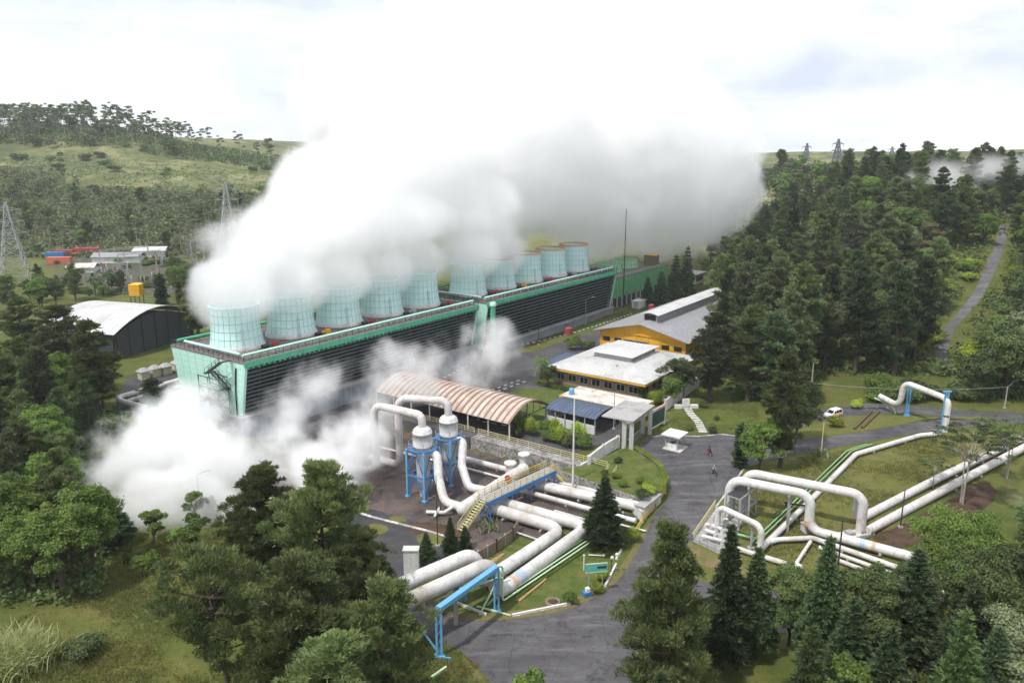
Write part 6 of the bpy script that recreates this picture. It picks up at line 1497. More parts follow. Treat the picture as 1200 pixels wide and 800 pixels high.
# ---------------------------------------------------------------- pylons and switchyard
def pylon(label, base, h, w, arms=3, m='galv', rz=0.4, t_=.22):
    t = thing('pylon', label, 'pylon', base, rz); b = MB(); n = 9; W = lambda f: w * (1 - f) ** 1.15 * .5 + .35
    for i in range(n):
        f0, f1 = i / n, (i + 1) / n; a, c = W(f0), W(f1); z0, z1 = h * f0 - (.5 if i == 0 else 0), h * f1
        C0 = [(-a, -a, z0), (a, -a, z0), (a, a, z0), (-a, a, z0)]; C1 = [(-c, -c, z1), (c, -c, z1), (c, c, z1), (-c, c, z1)]
        for k in range(4):
            j = (k + 1) % 4; b.bar(C0[k], C1[k], t_); b.bar(C0[k], C1[j], t_ * .6); b.bar(C0[j], C1[k], t_ * .6); b.bar(C1[k], C1[j], t_ * .6)
    b.build('lattice', M[m], t, local=True)
    for k in range(arms):
        z = h * (.62 + .14 * k); L = w * (.62 - .08 * k); a_ = MB()
        for s_ in (-1, 1):
            a_.bar((0, -.3, z), (s_ * L, 0, z + .2), t_ * .7); a_.bar((0, .3, z), (s_ * L, 0, z + .2), t_ * .7); a_.bar((0, 0, z + h * .045), (s_ * L, 0, z + .2), t_ * .6)
            a_.tube([(s_ * L, 0, z + .1), (s_ * L, 0, z - 1.6)], .12, 6)
        a_.build('cross_arm', M[m], t, local=True)
pylon('lattice pylon at the left picture edge, nearest of the pylons', hit(20, 332), 35, 11, 3, t_=.3)
pylon('lattice pylon behind the switchyard, beside the big steam plume', hit(271, 300), 37, 10, 3, rz=.1, t_=.26)
for (u, v, Y, h, l) in ((983, 163, 560, 34, 'largest faint pylon on the right skyline'), (946, 168, 700, 34, 'smaller faint pylon left of the largest on the right skyline'), (1046, 172, 760, 26, 'faint pylon top right of the largest on the right skyline')):
    tpt = atD(u, v, Y); pylon(l, Vector((tpt.x, tpt.y, tpt.z - h)), h, 10, 3, 'far_steel', .3, .55)
def gantry(label, u0, v0, u1, v1, h):
    a, b = hit(u0, v0), hit(u1, v1); t = thing('switchyard_gantry', label, 'gantry', a, 0, 'switchyard gantries'); n = 3
    for i in range(n): p = a.lerp(b, i / (n - 1)); q = MB(); q.bar(p + Vector((-.5, 0, -.3)), p + Vector((-.1, 0, h)), .2); q.bar(p + Vector((.5, 0, -.3)), p + Vector((.1, 0, h)), .2); q.bar(p + Vector((-.3, 0, h * .4)), p + Vector((.3, 0, h * .4)), .12); q.build('column', M['galv'], t)
    z = Vector((0, 0, h)); m_ = MB()
    for o in (-.4, .4):
        for dz in (0, .7): m_.bar(a + z + Vector((0, o, dz)), b + z + Vector((0, o, dz)), .14)
    k = int((b - a).length / 1.5)
    for i in range(k): p, q = a.lerp(b, i / k), a.lerp(b, (i + 1) / k); m_.bar(p + z + Vector((0, -.4, 0)), q + z + Vector((0, -.4, .7)), .09); m_.bar(p + z + Vector((0, .4, .7)), q + z + Vector((0, .4, 0)), .09)
    m_.build('lattice_beam', M['galv'], t)
gantry('long switchyard gantry in front of the right-hand pylon', 225, 306, 285, 298, 9.5)
gantry('switchyard gantry behind the yellow tank', 140, 318, 190, 313, 7.5)
gantry('low switchyard gantry left of the yellow tank', 128, 330, 150, 327, 6.5)
gantry('switchyard gantry just left of the big gantry, over the gravel', 185, 326, 232, 320, 8.0)
gantry('small switchyard gantry right of the column cypress', 200, 338, 240, 332, 6.5)
gantry('far switchyard gantry in front of the pale-roofed sheds', 118, 313, 175, 307, 7.5)
rg2 = random.Random(9)
for i in range(60):
    u, v = rg2.uniform(110, 260), rg2.uniform(308, 344)
    if 150 < u < 172 and v > 335: continue
    p = hit(u, v); t = thing('switchyard_insulator', 'small insulator stand on the gravel of the switchyard', 'insulator', p, 0, 'insulators of the switchyard'); h = rg2.uniform(2.6, 5.0)
    b = MB(); b.bar(p + Vector((0, 0, -.2)), p + Vector((0, 0, h * .6)), .22); b.build('post', M['galv'], t)
    c = MB(); c.lathe([(.12, p.z + h * .6), (.3, p.z + h * .68), (.12, p.z + h * .74), (.3, p.z + h * .8), (.12, p.z + h * .86), (.3, p.z + h * .92), (.1, p.z + h)], (p.x, p.y), 8); c.build('insulator_stack', M['red' if i % 3 == 0 else 'wall_white'], t)
# ---------------------------------------------------------------- van, motorcycles and riders, parked cars
def wheel(parent, x, y, z, r, w, m_t=None):
    b = MB(); b.tube([(x, y - w / 2, z), (x, y + w / 2, z)], r, 16); o = b.build('wheel', M['black'], parent, local=True)
    c = MB(); c.tube([(x, y - w / 2 - .02, z), (x, y + w / 2 + .02, z)], r * .55, 12); c.build('rim', M['galv'], o, local=True)
def van(label, p, rz, body='wall_white', low=None, s=1.0):
    t = thing('minivan', label, 'van', p, rz); L, W = 4.3, 1.72
    prof = [(-2.1, .35), (2.12, .35), (2.18, .75), (2.0, .98), (1.25, 1.12), (.62, 1.72), (.3, 1.86), (-1.7, 1.88), (-2.0, 1.7), (-2.14, 1.1)]
    def lay(y, k): return [(x, y, z) for x, z in prof]
    b = MB(); n = len(prof); ys = [(-W / 2, .92), (-W / 2 + .08, 1.0), (W / 2 - .08, 1.0), (W / 2, .92)]; vs = []
    for y, k in ys: vs += [(x * (.985 if k < 1 else 1), y * (1 if z < 1.15 else .93), .35 + (z - .35) * (1 if k == 1 else .975)) for x, z in prof]
    fs = [list(range(n)), list(range(3 * n, 4 * n))[::-1]]
    for j in range(3):
        for i in range(n): q = (i + 1) % n; fs.append([j * n + i, (j + 1) * n + i, (j + 1) * n + q, j * n + q])
    b.add(vs, fs); bo = b.build('body', M[body], t, local=True)
    if low:
        q = MB(); q.box(-2.05, 1.9, -W / 2 - .015, W / 2 + .015, .40, .82); q.build('lower_panel', M[low], t, local=True)
    g = MB()
    for sy in (-1, 1):
        y = sy * (W / 2 * .955)
        for (x0, x1) in ((-1.85, -.85), (-.75, .1), (.2, .95)):
            xt = min(x1, .55) if x1 > .9 else x1
            g.hexa([(x0, y - .03, 1.15), (x1, y - .03, 1.15), (x1, y + .03, 1.15), (x0, y + .03, 1.15)], [(x0 + .05, y * .98 - .03, 1.66), (xt - .02, y * .98 - .03, 1.66), (xt - .02, y * .98 + .03, 1.66), (x0 + .05, y * .98 + .03, 1.66)])
    g.build('side_windows', M['glass'], t, local=True)
    w_ = MB(); w_.hexa([(1.26, -.68, 1.15), (1.26, .68, 1.15), (1.2, .68, 1.15), (1.2, -.68, 1.15)], [(.70, -.62, 1.70), (.70, .62, 1.70), (.62, .62, 1.70), (.62, -.62, 1.70)]); w_.build('windscreen', M['glass'], t, local=True)
    r_ = MB(); r_.box(-2.16, -2.08, -.62, .62, 1.15, 1.6); r_.build('rear_window', M['glass'], t, local=True)
    bp = MB(); bp.box(2.1, 2.24, -.8, .8, .35, .6); bp.build('front_bumper', M['galv'], t, local=True)
    for sy in (-1, 1): h = MB(); h.box(2.08, 2.2, sy * .62 - .16, sy * .62 + .16, .72, .9); h.build('headlight', M['galv'], t, local=True)
    for sx in (-1.3, 1.35):
        for sy in (-1, 1): wheel(t, sx, sy * (W / 2 - .08), .32, .32, .2)
    t.scale = (s, s, s); return t
pv = hit(976, 488.5)
van('white minivan with orange lower sides driving along the lane', pv, math.pi + .55, 'wall_white', 'tank_yellow', .98)
def car(label, p, rz, body, group=None):
    t = thing('parked_car', label, 'car', p, rz, group); prof = [(-2.0, .3), (2.0, .3), (2.05, .7), (1.0, .88), (.45, 1.38), (-.9, 1.42), (-1.55, .95), (-2.05, .85)]; n = len(prof); W = 1.66; b = MB(); vs = []
    for y, k in ((-W / 2, .97), (-W / 2 + .1, 1), (W / 2 - .1, 1), (W / 2, .97)): vs += [(x * k, y * (1 if z < .95 else .86), z) for x, z in prof]
    fs = [list(range(n)), list(range(3 * n, 4 * n))[::-1]]
    for j in range(3):
        for i in range(n): q = (i + 1) % n; fs.append([j * n + i, (j + 1) * n + i, (j + 1) * n + q, j * n + q])
    b.add(vs, fs); b.build('body', body, t, local=True)
    g = MB()
    for sy in (-1, 1): y = sy * W / 2 * .93; g.hexa([(-1.35, y - .03, .95), (.8, y - .03, .95), (.8, y + .03, .95), (-1.35, y + .03, .95)], [(-.9, y * .93 - .03, 1.34), (.42, y * .93 - .03, 1.34), (.42, y * .93 + .03, 1.34), (-.9, y * .93 + .03, 1.34)])
    g.hexa([(1.0, -.66, .92), (1.0, .66, .92), (.95, .66, .92), (.95, -.66, .92)], [(.5, -.6, 1.36), (.5, .6, 1.36), (.44, .6, 1.36), (.44, -.6, 1.36)]); g.build('windows', M['glass'], t, local=True)
    for sx in (-1.25, 1.3):
        for sy in (-1, 1): wheel(t, sx, sy * (W / 2 - .06), .3, .3, .18)
for (u, v, l, m) in ((846, 331, 'silver parked car far off beside the small cream building', 'galv'), (858, 333, 'dark parked car far off right of the silver one', 'wall_dark')):
    car(l, hit(u, v), YAW + .3, M[m])
def motorbike(label, p, rz, m):
    t = thing('motorcycle', label, 'motorcycle', p, rz)
    for x in (-.62, .62):
        b = MB(); b.tube([(x, -.05, .3), (x, .05, .3)], .3, 16); o = b.build('wheel', M['black'], t, local=True); c = MB(); c.tube([(x, -.065, .3), (x, .065, .3)], .18, 10); c.build('rim', M['galv'], o, local=True)
    b = MB(); b.hexa([(-.55, -.1, .45), (.35, -.12, .35), (.35, .12, .35), (-.55, .1, .45)], [(-.75, -.12, .72), (.3, -.1, .62), (.3, .1, .62), (-.75, .12, .72)]); b.hexa([(.3, -.14, .4), (.55, -.12, .55), (.55, .12, .55), (.3, .14, .4)], [(.42, -.13, 1.0), (.52, -.1, 1.0), (.52, .1, 1.0), (.42, .13, 1.0)]); b.build('fairing', m, t, local=True)
    s_ = MB(); s_.box(-.72, .1, -.13, .13, .72, .82); s_.build('seat', M['black'], t, local=True)
    h = MB(); h.tube([(.62, 0, .3), (.42, 0, 1.02)], .035, 6); h.tube([(.36, -.32, 1.06), (.42, 0, 1.02), (.36, .32, 1.06)], .022, 6); h.build('handlebar', M['dark_steel'], t, local=True)
    l = MB(); l.ball((.52, 0, .92), .09); l.build('headlight', M['galv'], t, local=True); return t
def rider(label, p, rz, shirt, trousers, helmet):
    """seated rider: one skinned body, hands on the grips, feet on the rests"""
    J = {'pel': (-.25, 0, .88), 'sp1': (-.23, 0, 1.05), 'sp2': (-.14, 0, 1.28), 'nk': (-.08, 0, 1.44), 'hd': (-.04, 0, 1.60), 'tp': (-.03, 0, 1.70)}
    E_ = [('pel', 'sp1'), ('sp1', 'sp2'), ('sp2', 'nk'), ('nk', 'hd'), ('hd', 'tp')]; Rr = {'pel': .15, 'sp1': .145, 'sp2': .165, 'nk': .06, 'hd': .10, 'tp': .07}
    for s_, n in ((-1, 'l'), (1, 'r')):
        for k, c, r in (('sh', (-.12, s_ * .19, 1.38), .07), ('el', (.08, s_ * .27, 1.16), .048), ('wr', (.30, s_ * .29, 1.09), .034), ('ha', (.38, s_ * .29, 1.07), .036), ('hp', (-.22, s_ * .10, .86), .105), ('kn', (.18, s_ * .20, .80), .07), ('an', (.04, s_ * .16, .40), .046), ('to', (.20, s_ * .17, .36), .042)):
            J[k + n] = c; Rr[k + n] = r
        E_ += [('sp2', 'sh' + n), ('sh' + n, 'el' + n), ('el' + n, 'wr' + n), ('wr' + n, 'ha' + n), ('pel', 'hp' + n), ('hp' + n, 'kn' + n), ('kn' + n, 'an' + n), ('an' + n, 'to' + n)]
        for f in range(5):
            k = 'f%d%s' % (f, n); J[k] = (.42 - .012 * (f == 4), s_ * (.26 + .018 * f), 1.05 - (.0 if f else -.01)); k2 = 'g%d%s' % (f, n); J[k2] = (.40, s_ * (.26 + .018 * f), 1.005); Rr[k] = .010; Rr[k2] = .009; E_ += [('ha' + n, k), (k, k2)]
    keys = list(J); me = bpy.data.meshes.new('person'); me.from_pydata([J[k] for k in keys], [(keys.index(a), keys.index(b)) for a, b in E_], [])
    o = bpy.data.objects.new('person', me); COL.objects.link(o)
    md = o.modifiers.new('skin', 'SKIN'); 
    for i, k in enumerate(keys): me.skin_vertices[0].data[i].radius = (Rr[k], Rr[k]); me.skin_vertices[0].data[i].use_root = (k == 'pel')
    sb = o.modifiers.new('sub', 'SUBSURF'); sb.levels = 1; sb.render_levels = 1
    ev = o.evaluated_get(bpy.context.evaluated_depsgraph_get()); m2 = bpy.data.meshes.new_from_object(ev); o.modifiers.clear(); o.data = m2
    for m in (shirt, trousers, M['skin'], M['black']): m2.materials.append(m)
    for f in m2.polygons:
        c = f.center; f.use_smooth = True
        f.material_index = 2 if (c.z > 1.42 or c.x > .27 and c.z > .98) else (3 if c.z < .44 else (1 if c.z < .95 else 0))
    o.location = p; o.rotation_euler = (0, 0, rz); tag(o, label, 'person')
    h = MB(); h.ball((-.05, 0, 1.63), .145, 0, 14, 10, 1.05); h.build('helmet', helmet, o, local=True)
    return o
M['skin'] = flat('skin', (.30, .17, .11)); M['shirt_dark'] = flat('dark_jacket', (.03, .03, .035)); M['shirt_pale'] = flat('pale_shirt', (.45, .45, .47)); M['jeans'] = flat('dark_trousers', (.035, .04, .06))
for (u, v, rz, l, l2, sh, hm, bm_) in ((831, 533, 1.9, 'dark motorcycle ridden up the plaza towards the gate, farther one', 'rider in a dark jacket on the farther motorcycle', 'shirt_dark', 'black', 'red'), (836.5, 556, -1.35, 'dark motorcycle coming down the plaza, nearer one', 'rider in a pale shirt on the nearer motorcycle', 'shirt_pale', 'galv', 'wall_dark')):
    p = hit(u, v); p.z += .03; motorbike(l, p, rz, M[bm_]); rider(l2, p, rz, M[sh], M['jeans'], M[hm])
# foreground cluster of pines on the left
TD('pine_near', 'pine_tree', 'tallest dense pine at the centre of the left foreground clump', 388, 83, 22.6, 0, 5.6)
TD('pine_near', 'pine_tree', 'light-tipped pine at the back left of the foreground clump, beside the pale fence', 316, 90, 18.6, 1, 4.6)
TD('pine_leaning', 'pine_tree', 'leaning sparse pine with a bare dark trunk over the meadow, left foreground', 272, 70, 19.6, 0, 5.6, rot=3.6)
TD('pine_near', 'pine_tree', 'broad pine low in the front of the left foreground clump', 355, 68, 19, 2, 5.6)
TD('pine_near', 'pine_tree', 'pine beside the blue pipe frame at the right of the foreground clump', 456, 67, 17.2, 0, 5.0, rot=2.0)
TD('pine_near', 'pine_tree', 'slim pine rising at the back right of the foreground clump, by the white pipe ends', 432, 80, 16.0, 1, 3.6, rot=4.0)
TD('pine_near', 'pine_tree', 'short bushy pine at the very bottom of the picture in the left clump', 398, 61, 15.5, 1, 5.0, rot=1.0)
TD('young_near', 'broadleaf_tree', 'small round tree top poking up at the bottom edge beside the road', 620, 64, 9, 0, 2.6)
# foreground conifers on the right
TD('pine_conic', 'pine_tree', 'big dense pine standing over the road bend at the lower centre', 776, 69, 22.6, 0, 5.3)
TD('conifer_near', 'conifer_tree', 'small pointed conifer in front of the big road-bend pine', 768, 60, 13, 1, 2.6)
T('conifer_near', 'conifer_tree', 'tall dark conifer in front of the valve platform', 846, 782, 18.2, 0, 3.0)
T('conifer_near', 'conifer_tree', 'dark conifer second from the road bend, with rounded top', 880, 766, 14, 1, 3.0)
T('broad_near', 'broadleaf_tree', 'round dark tree behind the row of pointed conifers, by the grey branch road', 924, 756, 10.5, 0, 3.4)
T('conifer_near', 'conifer_tree', 'tall conifer in front of the zigzag pipe', 958, 780, 16.6, 2, 3.0)
TD('araucaria_near', 'conifer_tree', 'feathery light-tipped conifer at the bottom edge, below the grey branch road', 936, 62, 16.5, 0, 3.4)
TD('araucaria_near', 'conifer_tree', 'feathery light-tipped conifer at the bottom edge, farther right', 1105, 62, 18, 1, 3.3)
T('broad_near', 'broadleaf_tree', 'dense round dark-green tree under the three thin white pipes', 1002, 770, 11.6, 0, 4.0)
T('conifer_near', 'conifer_tree', 'broad dark conifer left of the flowering bush', 1062, 768, 14.0, 1, 3.8)
T('broad_near', 'broadleaf_tree', 'bright-tipped tree at the foot of the long rusty pipe', 1068, 722, 7.0, 0, 3.4)
T('bush_near', 'broadleaf_tree', 'wide flowering bush-like tree on the bank below the twin pipes', 1136, 694, 9.5, 0, 7.6)
TD('young_near', 'broadleaf_tree', 'small light-green tree at the bottom edge between two feathery conifers', 990, 66, 9.5, 0, 2.6)
TD('broad_near', 'broadleaf_tree', 'grey-green tree at the lower right corner', 1172, 68, 13, 1, 4.6)
TD('broad_near', 'broadleaf_tree', 'dark tree behind the grey-green corner tree', 1140, 76, 14.5, 0, 4.6)
TD('conifer_near', 'conifer_tree', 'dark conifer between the two feathery conifers at the bottom', 1030, 66, 13.5, 2, 3.4)
TD('conifer_near', 'conifer_tree', 'dark conifer behind the right feathery conifer', 1125, 72, 14.5, 0, 3.8)
TD('broad_near', 'broadleaf_tree', 'dark leafy tree at the right edge above the corner', 1215, 84, 13.5, 0, 5.0)
TD('broad_near', 'broadleaf_tree', 'leafy tree at the right edge below the twin pipes', 1225, 100, 12, 0, 5.5)
TD('conifer_near', 'conifer_tree', 'dark conifer between the right feathery conifer and the grey-green corner tree', 1150, 66, 13.5, 1, 3.2)
TD('conifer_near', 'conifer_tree', 'dark conifer behind the small light-green tree at the bottom edge', 990, 72, 13.0, 0, 3.2)
T('umbrella', 'umbrella_tree', 'tall thin flat-topped tree in front of the twin pipes', 1128, 590, 12.5, 0, 7.0)
T('umbrella', 'umbrella_tree', 'small flat-topped tree with a bent stem on the dry lawn', 1096, 573, 6, 1, 3.6)
T('umbrella', 'umbrella_tree', 'flat-topped tree at the right edge over the twin pipes', 1178, 560, 11.0, 0, 6.0, rot=2.0)
# middle distance, by the road and the gate
T('conifer_near', 'conifer_tree', 'lone dark conifer in the pipe garden beside the road', 707, 641, 11.6, 0, 3.2)
T('conifer_near', 'conifer_tree', 'slim dark conifer left of the platform stair', 500, 660, 5.0, 1, 1.5)
T('conifer_near', 'conifer_tree', 'slim dark conifer close under the platform stair', 528, 650, 6.2, 2, 1.3)
T('topiary', 'conifer_tree', 'tiny dark conifer beside the platform stair foot', 545, 642, 3.6, 0, 1.0)
T('cypress', 'cypress_tree', 'dark column-shaped cypress at the plaza edge', 867, 547, 8.4, 0, 1.15)
T('broad_mid', 'broadleaf_tree', 'round green tree next to the cypress at the plaza edge', 890, 553, 9.0, 0, 4.0)
T('pine_tall', 'pine_tree', 'tall pine behind the plaza trees, beside the lane', 914, 548, 21, 0, 4.0)
T('broad_mid', 'broadleaf_tree', 'dark tree between the plaza pine and the lane', 932, 520, 12.5, 1, 3.8)
T('pine_tall', 'pine_tree', 'tall pine with bare trunk on the gate lawn, in front of the yellow building', 833, 471, 20.5, 1, 5.4)
T('pine_tall', 'pine_tree', 'tall pine at the back of the gate lawn', 876, 470, 22, 0, 5.0)
T('pine_mid', 'pine_tree', 'dark pine at the edge of the gate lawn beside the wood', 903, 478, 21, 1, 5.0)
for (u, v, h_, l) in ((692, 449, 5.2, 'small cone-shaped tree at the left of the office front'), (722, 455, 5.6, 'small cone-shaped tree at the right of the office front'), (771, 412, 5.6, 'small pointed tree against the yellow wall'), (793, 414, 3.0, 'tiny pointed tree at the far end of the yellow wall'), (720, 400, 2.6, 'tiny pointed tree at the near end of the yellow wall')):
    T('topiary', 'conifer_tree', l, u, v, h_, 0, 1.6 if h_ > 3 else 1.0)
T('bush_mid', 'shrub', 'big round dark shrub at the office corner by the carport', 672, 410, 3.8, 0, 2.6, cat='shrub')
T('bush_mid', 'shrub', 'lower spreading shrub right of the round dark one by the road', 688, 409, 2.6, 0, 2.6, cat='shrub')
T('broad_mid', 'broadleaf_tree', 'dark round tree at the right corner of the office', 794, 463, 8.8, 1, 4.0)
T('broad_mid', 'broadleaf_tree', 'green tree behind the gate wall, right of the office front', 786, 474, 6.2, 0, 2.8)
T('bush_mid', 'shrub', 'light green shrub behind the gate wall', 768, 474, 3.2, 2, 2.0, cat='shrub')
T('bush_mid', 'shrub', 'green shrub at the end of the office front hedge', 752, 466, 3.0, 1, 2.0, cat='shrub')
T('palm', 'palm_tree', 'small palm on the rounded kerb island', 634, 444, 4.6, 1, 3.0)
T('palm', 'palm_tree', 'palm tree near the yellow tank, left one', 112, 346, 6.5, 0, 5.0)
T('palm', 'palm_tree', 'palm tree near the yellow tank, right one', 128, 343, 7.5, 0, 5.4)
T('broad_mid', 'broadleaf_tree', 'dark small tree on the rounded kerb island', 642, 452, 5.4, 1, 2.0)
T('cypress', 'cypress_tree', 'dark column cypress beside the yellow tank', 190, 358, 12, 0, 2.0)
T('conifer_mid', 'conifer_tree', 'taller of the two dark conifers beyond the green panelled block', 803, 356, 22, 0, 3.6)
T('conifer_mid', 'conifer_tree', 'shorter of the two dark conifers beyond the green panelled block', 790, 357, 19, 1, 3.6)
T('conifer_mid', 'conifer_tree', 'dark conifer close to the green panelled block', 774, 358, 13, 0, 3.4)
T('conifer_mid', 'conifer_tree', 'young conifer in front of the green panelled block', 758, 359, 11, 1, 2.6)
# meadow, lower left
T('conifer_near', 'conifer_tree', 'bushy young conifer at the edge of the ground steam', 131, 638, 8.2, 1, 3.6)
T('young_near', 'broadleaf_tree', 'small flat-crowned tree below the ground steam', 180, 636, 5.2, 0, 2.2)
T('young_near', 'broadleaf_tree', 'young tree at the end of the pale fence', 230, 614, 5.4, 0, 1.8)
T('young_near', 'broadleaf_tree', 'young bushy tree on the meadow, in front of the pale fence', 232, 652, 6.5, 1, 2.6)
T('young_near', 'broadleaf_tree', 'short bushy sapling left of the meadow tree', 212, 642, 3.2, 0, 1.7)
T('young_near', 'broadleaf_tree', 'thin sapling standing alone on the meadow', 151, 670, 4.0, 1, .9)
T('young_near', 'broadleaf_tree', 'leafy sapling on the meadow, left of a pair', 166, 676, 3.2, 0, 1.2)
T('young_near', 'broadleaf_tree', 'leafy sapling on the meadow, right of a pair', 182, 680, 4.2, 0, 1.3)
T('topiary', 'conifer_tree', 'small dark tree behind the pale fence, nearest the lamp', 249, 603, 3.4, 0, 1.1)
T('topiary', 'conifer_tree', 'small dark tree behind the pale fence, second from the lamp', 262, 606, 2.6, 0, 1.2)
T('topiary', 'conifer_tree', 'small dark tree behind the pale fence, third from the lamp', 288, 616, 2.4, 0, 1.2)
T('bush_mid', 'shrub', 'dark lone bush on the open meadow', 95, 766, 2.0, 0, 2.6, cat='shrub')
TD('reed', 'tall_grass_clump', 'clump of tall dry reeds at the lower left corner', 14, 76, 3.2, 0, 3.0, cat='grass clump')
# left wood: the trees that stand out, then the rest
T('pine_tall', 'pine_tree', 'tall pine in front of the white arched roof', 116, 488, 21, 0, 5.0)
T('pine_tall', 'pine_tree', 'broad pine left of the white arched roof', 78, 470, 22, 1, 6.4)
T('pine_tall', 'pine_tree', 'dark pine at the left picture edge near the pylon', 32, 440, 20, 0, 6.0)
T('pine_mid', 'pine_tree', 'dark pine between the arched warehouse and the end of the cooling block', 234, 400, 17, 0, 5.0)
T('pine_mid', 'pine_tree', 'small pine beside the bent white pipes, behind the steam', 183, 492, 9, 1, 3.2)
rg = random.Random(5)
def scatter(n, xr, yr, keep, kinds, gap=.75, hs=(.75, 1.2)):
    c = 0; tries = 0; tot = sum(k[3] for k in kinds)
    while c < n and tries < n * 60:
        tries += 1; x = rg.uniform(*xr); y = rg.uniform(*yr); z = Hi(x, y); u, v = proj(x, y, z)
        q = rg.uniform(0, tot)
        for kd in kinds:
            q -= kd[3]
            if q <= 0: break
        key, name, label = kd[:3]; K = KIND[key][0]; s_ = rg.uniform(*hs); h_ = K[2] * s_; r_ = K[3] * s_
        ut, vt = proj(x, y, z + h_); uw = r_ * 936 / y
        if not keep(u, v, vt, uw, x, y): continue
        if not free(x, y, r_, gap): continue
        TREES.append((x, y, r_)); tree(key, name, label, 'tree', (x, y, z - .1), h_, None, None, kd[4]); c += 1
    return c
def clear_of(u, v, vt, uw, polys):
    """foot and canopy stay off open places"""
    for P in polys:
        for (uu, vv) in [(u + uw * a_, v + (vt - v) * b_) for a_ in (-.95, -.6, -.3, 0, .3, .6, .95) for b_ in (.4, .6, .8)] + [(u, v), (u, vt), (u - uw * .8, (v + vt) / 2), (u + uw * .8, (v + vt) / 2), (u, (v + vt) / 2), (u - uw * .6, vt + (v - vt) * .25), (u + uw * .6, vt + (v - vt) * .25)]:
            if inpoly(uu, vv, P): return False
    return True
LEFT = [(-60, 372), (88, 360), (96, 470), (150, 490), (120, 560), (112, 610), (130, 640), (112, 700), (50, 712), (-20, 708), (-160, 690)]
K_LEFT = [('broad_left', 'broadleaf_tree', 'leafy green tree massed in the wood on the left edge', 6, 'trees of the left wood'),
          ('pine_mid', 'pine_tree', 'dark pine massed in the wood on the left edge', 2, 'pines of the left wood')]
OPEN_L = [[(160, 425), (220, 425), (220, 480), (140, 480)], [(92, 345), (235, 345), (235, 430), (150, 440)], [(60, 700), (200, 690), (200, 800), (50, 800)]]
n1 = scatter(80, (-130, -45), (78, 235), lambda u, v, vt, uw, x, y: inpoly(u, v, LEFT) and clear_of(u, v, vt, uw, OPEN_L) and vt < v, K_LEFT, .55, (.55, .92))
MIDL = [(-40, 338), (60, 338), (92, 352), (100, 372), (-60, 376)]
n1b = scatter(16, (-240, -110), (210, 330), lambda u, v, vt, uw, x, y: inpoly(u, v, MIDL) and vt > 305, K_LEFT, .6, (.5, .8))
# right hill: dense wood
OPEN_R = [[(1092, 420), (1094, 384), (1114, 358), (1134, 332), (1150, 306), (1158, 276), (1190, 276), (1184, 310), (1166, 340), (1142, 370), (1122, 420)],
          [(640, 300), (826, 300), (826, 470), (640, 470)], [(752, 472), (886, 472), (890, 515), (752, 515)], [(932, 466), (1200, 468), (1200, 700), (810, 700), (870, 520), (932, 500)], [(950, 440), (1062, 440), (1130, 445), (1130, 500), (950, 500)]]
FOREST = [(846, 468), (838, 440), (832, 400), (838, 350), (834, 332), (822, 318), (826, 306), (850, 296), (880, 290), (900, 240), (1000, 200), (1260, 200), (1300, 470), (1130, 474), (1060, 470), (935, 476)]
K_RIGHT = [('pine_mid', 'pine_tree', 'dark pine in the dense wood covering the right hill', 5, 'pines of the right hill wood'),
           ('pine_tall', 'pine_tree', 'dark pine in the dense wood covering the right hill', 2, 'pines of the right hill wood'),
           ('broad_mid', 'broadleaf_tree', 'rounded leafy tree in the wood covering the right hill', 5, 'leafy trees of the right hill wood')]
for (key, nm, l, u, v, h_, var) in (('lime_mid', 'broadleaf_tree', 'bright lime-topped tree at the foot of the hillside road', 1146, 446, 11, 0), ('pale_mid', 'broadleaf_tree', 'brownish-leaved tree low on the right hill beside the road', 1046, 424, 12, 0),
                            ('lime_mid', 'broadleaf_tree', 'pale yellow-green tree low in the right hill wood', 1052, 372, 12, 0), ('lime_mid', 'broadleaf_tree', 'lime-topped tree right of the hillside road', 1186, 350, 11, 0), ('pale_mid', 'broadleaf_tree', 'whitish-leaved tree high beside the hillside road clearing', 1088, 300, 12, 0)):
    T(key, nm, l, u, v, h_, var)
CLEARING = [(1075, 298), (1150, 290), (1140, 340), (1100, 372), (1068, 356), (1058, 320)]
def kr(u, v, vt, uw, x, y): return inpoly(u, v, FOREST) and clear_of(u, v, vt, uw, OPEN_R) and not inpoly(u, v, CLEARING)
n2 = scatter(190, (50, 330), (165, 300), kr, K_RIGHT, .50)
n3 = scatter(150, (70, 420), (300, 440), kr, K_RIGHT, .50, (.68, .98))
n4 = scatter(10, (90, 200), (160, 200), lambda u, v, vt, uw, x, y: 1115 < u < 1290 and 424 < v < 470 and vt > 350 and clear_of(u, v, vt, uw, OPEN_R[:1]), [('broad_mid', 'broadleaf_tree', 'leafy tree on the bank right of the hillside road', 1, 'trees right of the hillside road')], .6, (.7, .95))
for i in range(26):
    u = rg.uniform(1056, 1150); v = rg.uniform(296, 420)
    if inpoly(u, v, OPEN_R[0]): continue
    p = hit(u, v); T('bush_mid', 'shrub', 'bushy shrub on the clearing beside the hillside road', u, v, rg.uniform(2.2, 4), rg.choice((1, 2, 2)), rg.uniform(2.5, 4.5), 'shrubs of the roadside clearing', 'shrub')
for i in range(16):
    u = rg.uniform(930, 1150); v = 476 - abs(rg.gauss(0, 4)) - (4 if u > 1060 else 2)
    T('bush_mid', 'shrub', 'dark shrub along the foot of the right hill wood, behind the lane', u, v - 3, rg.uniform(2.5, 5), rg.choice((0, 0, 1)), rg.uniform(3, 5), 'shrubs at the wood edge', 'shrub')
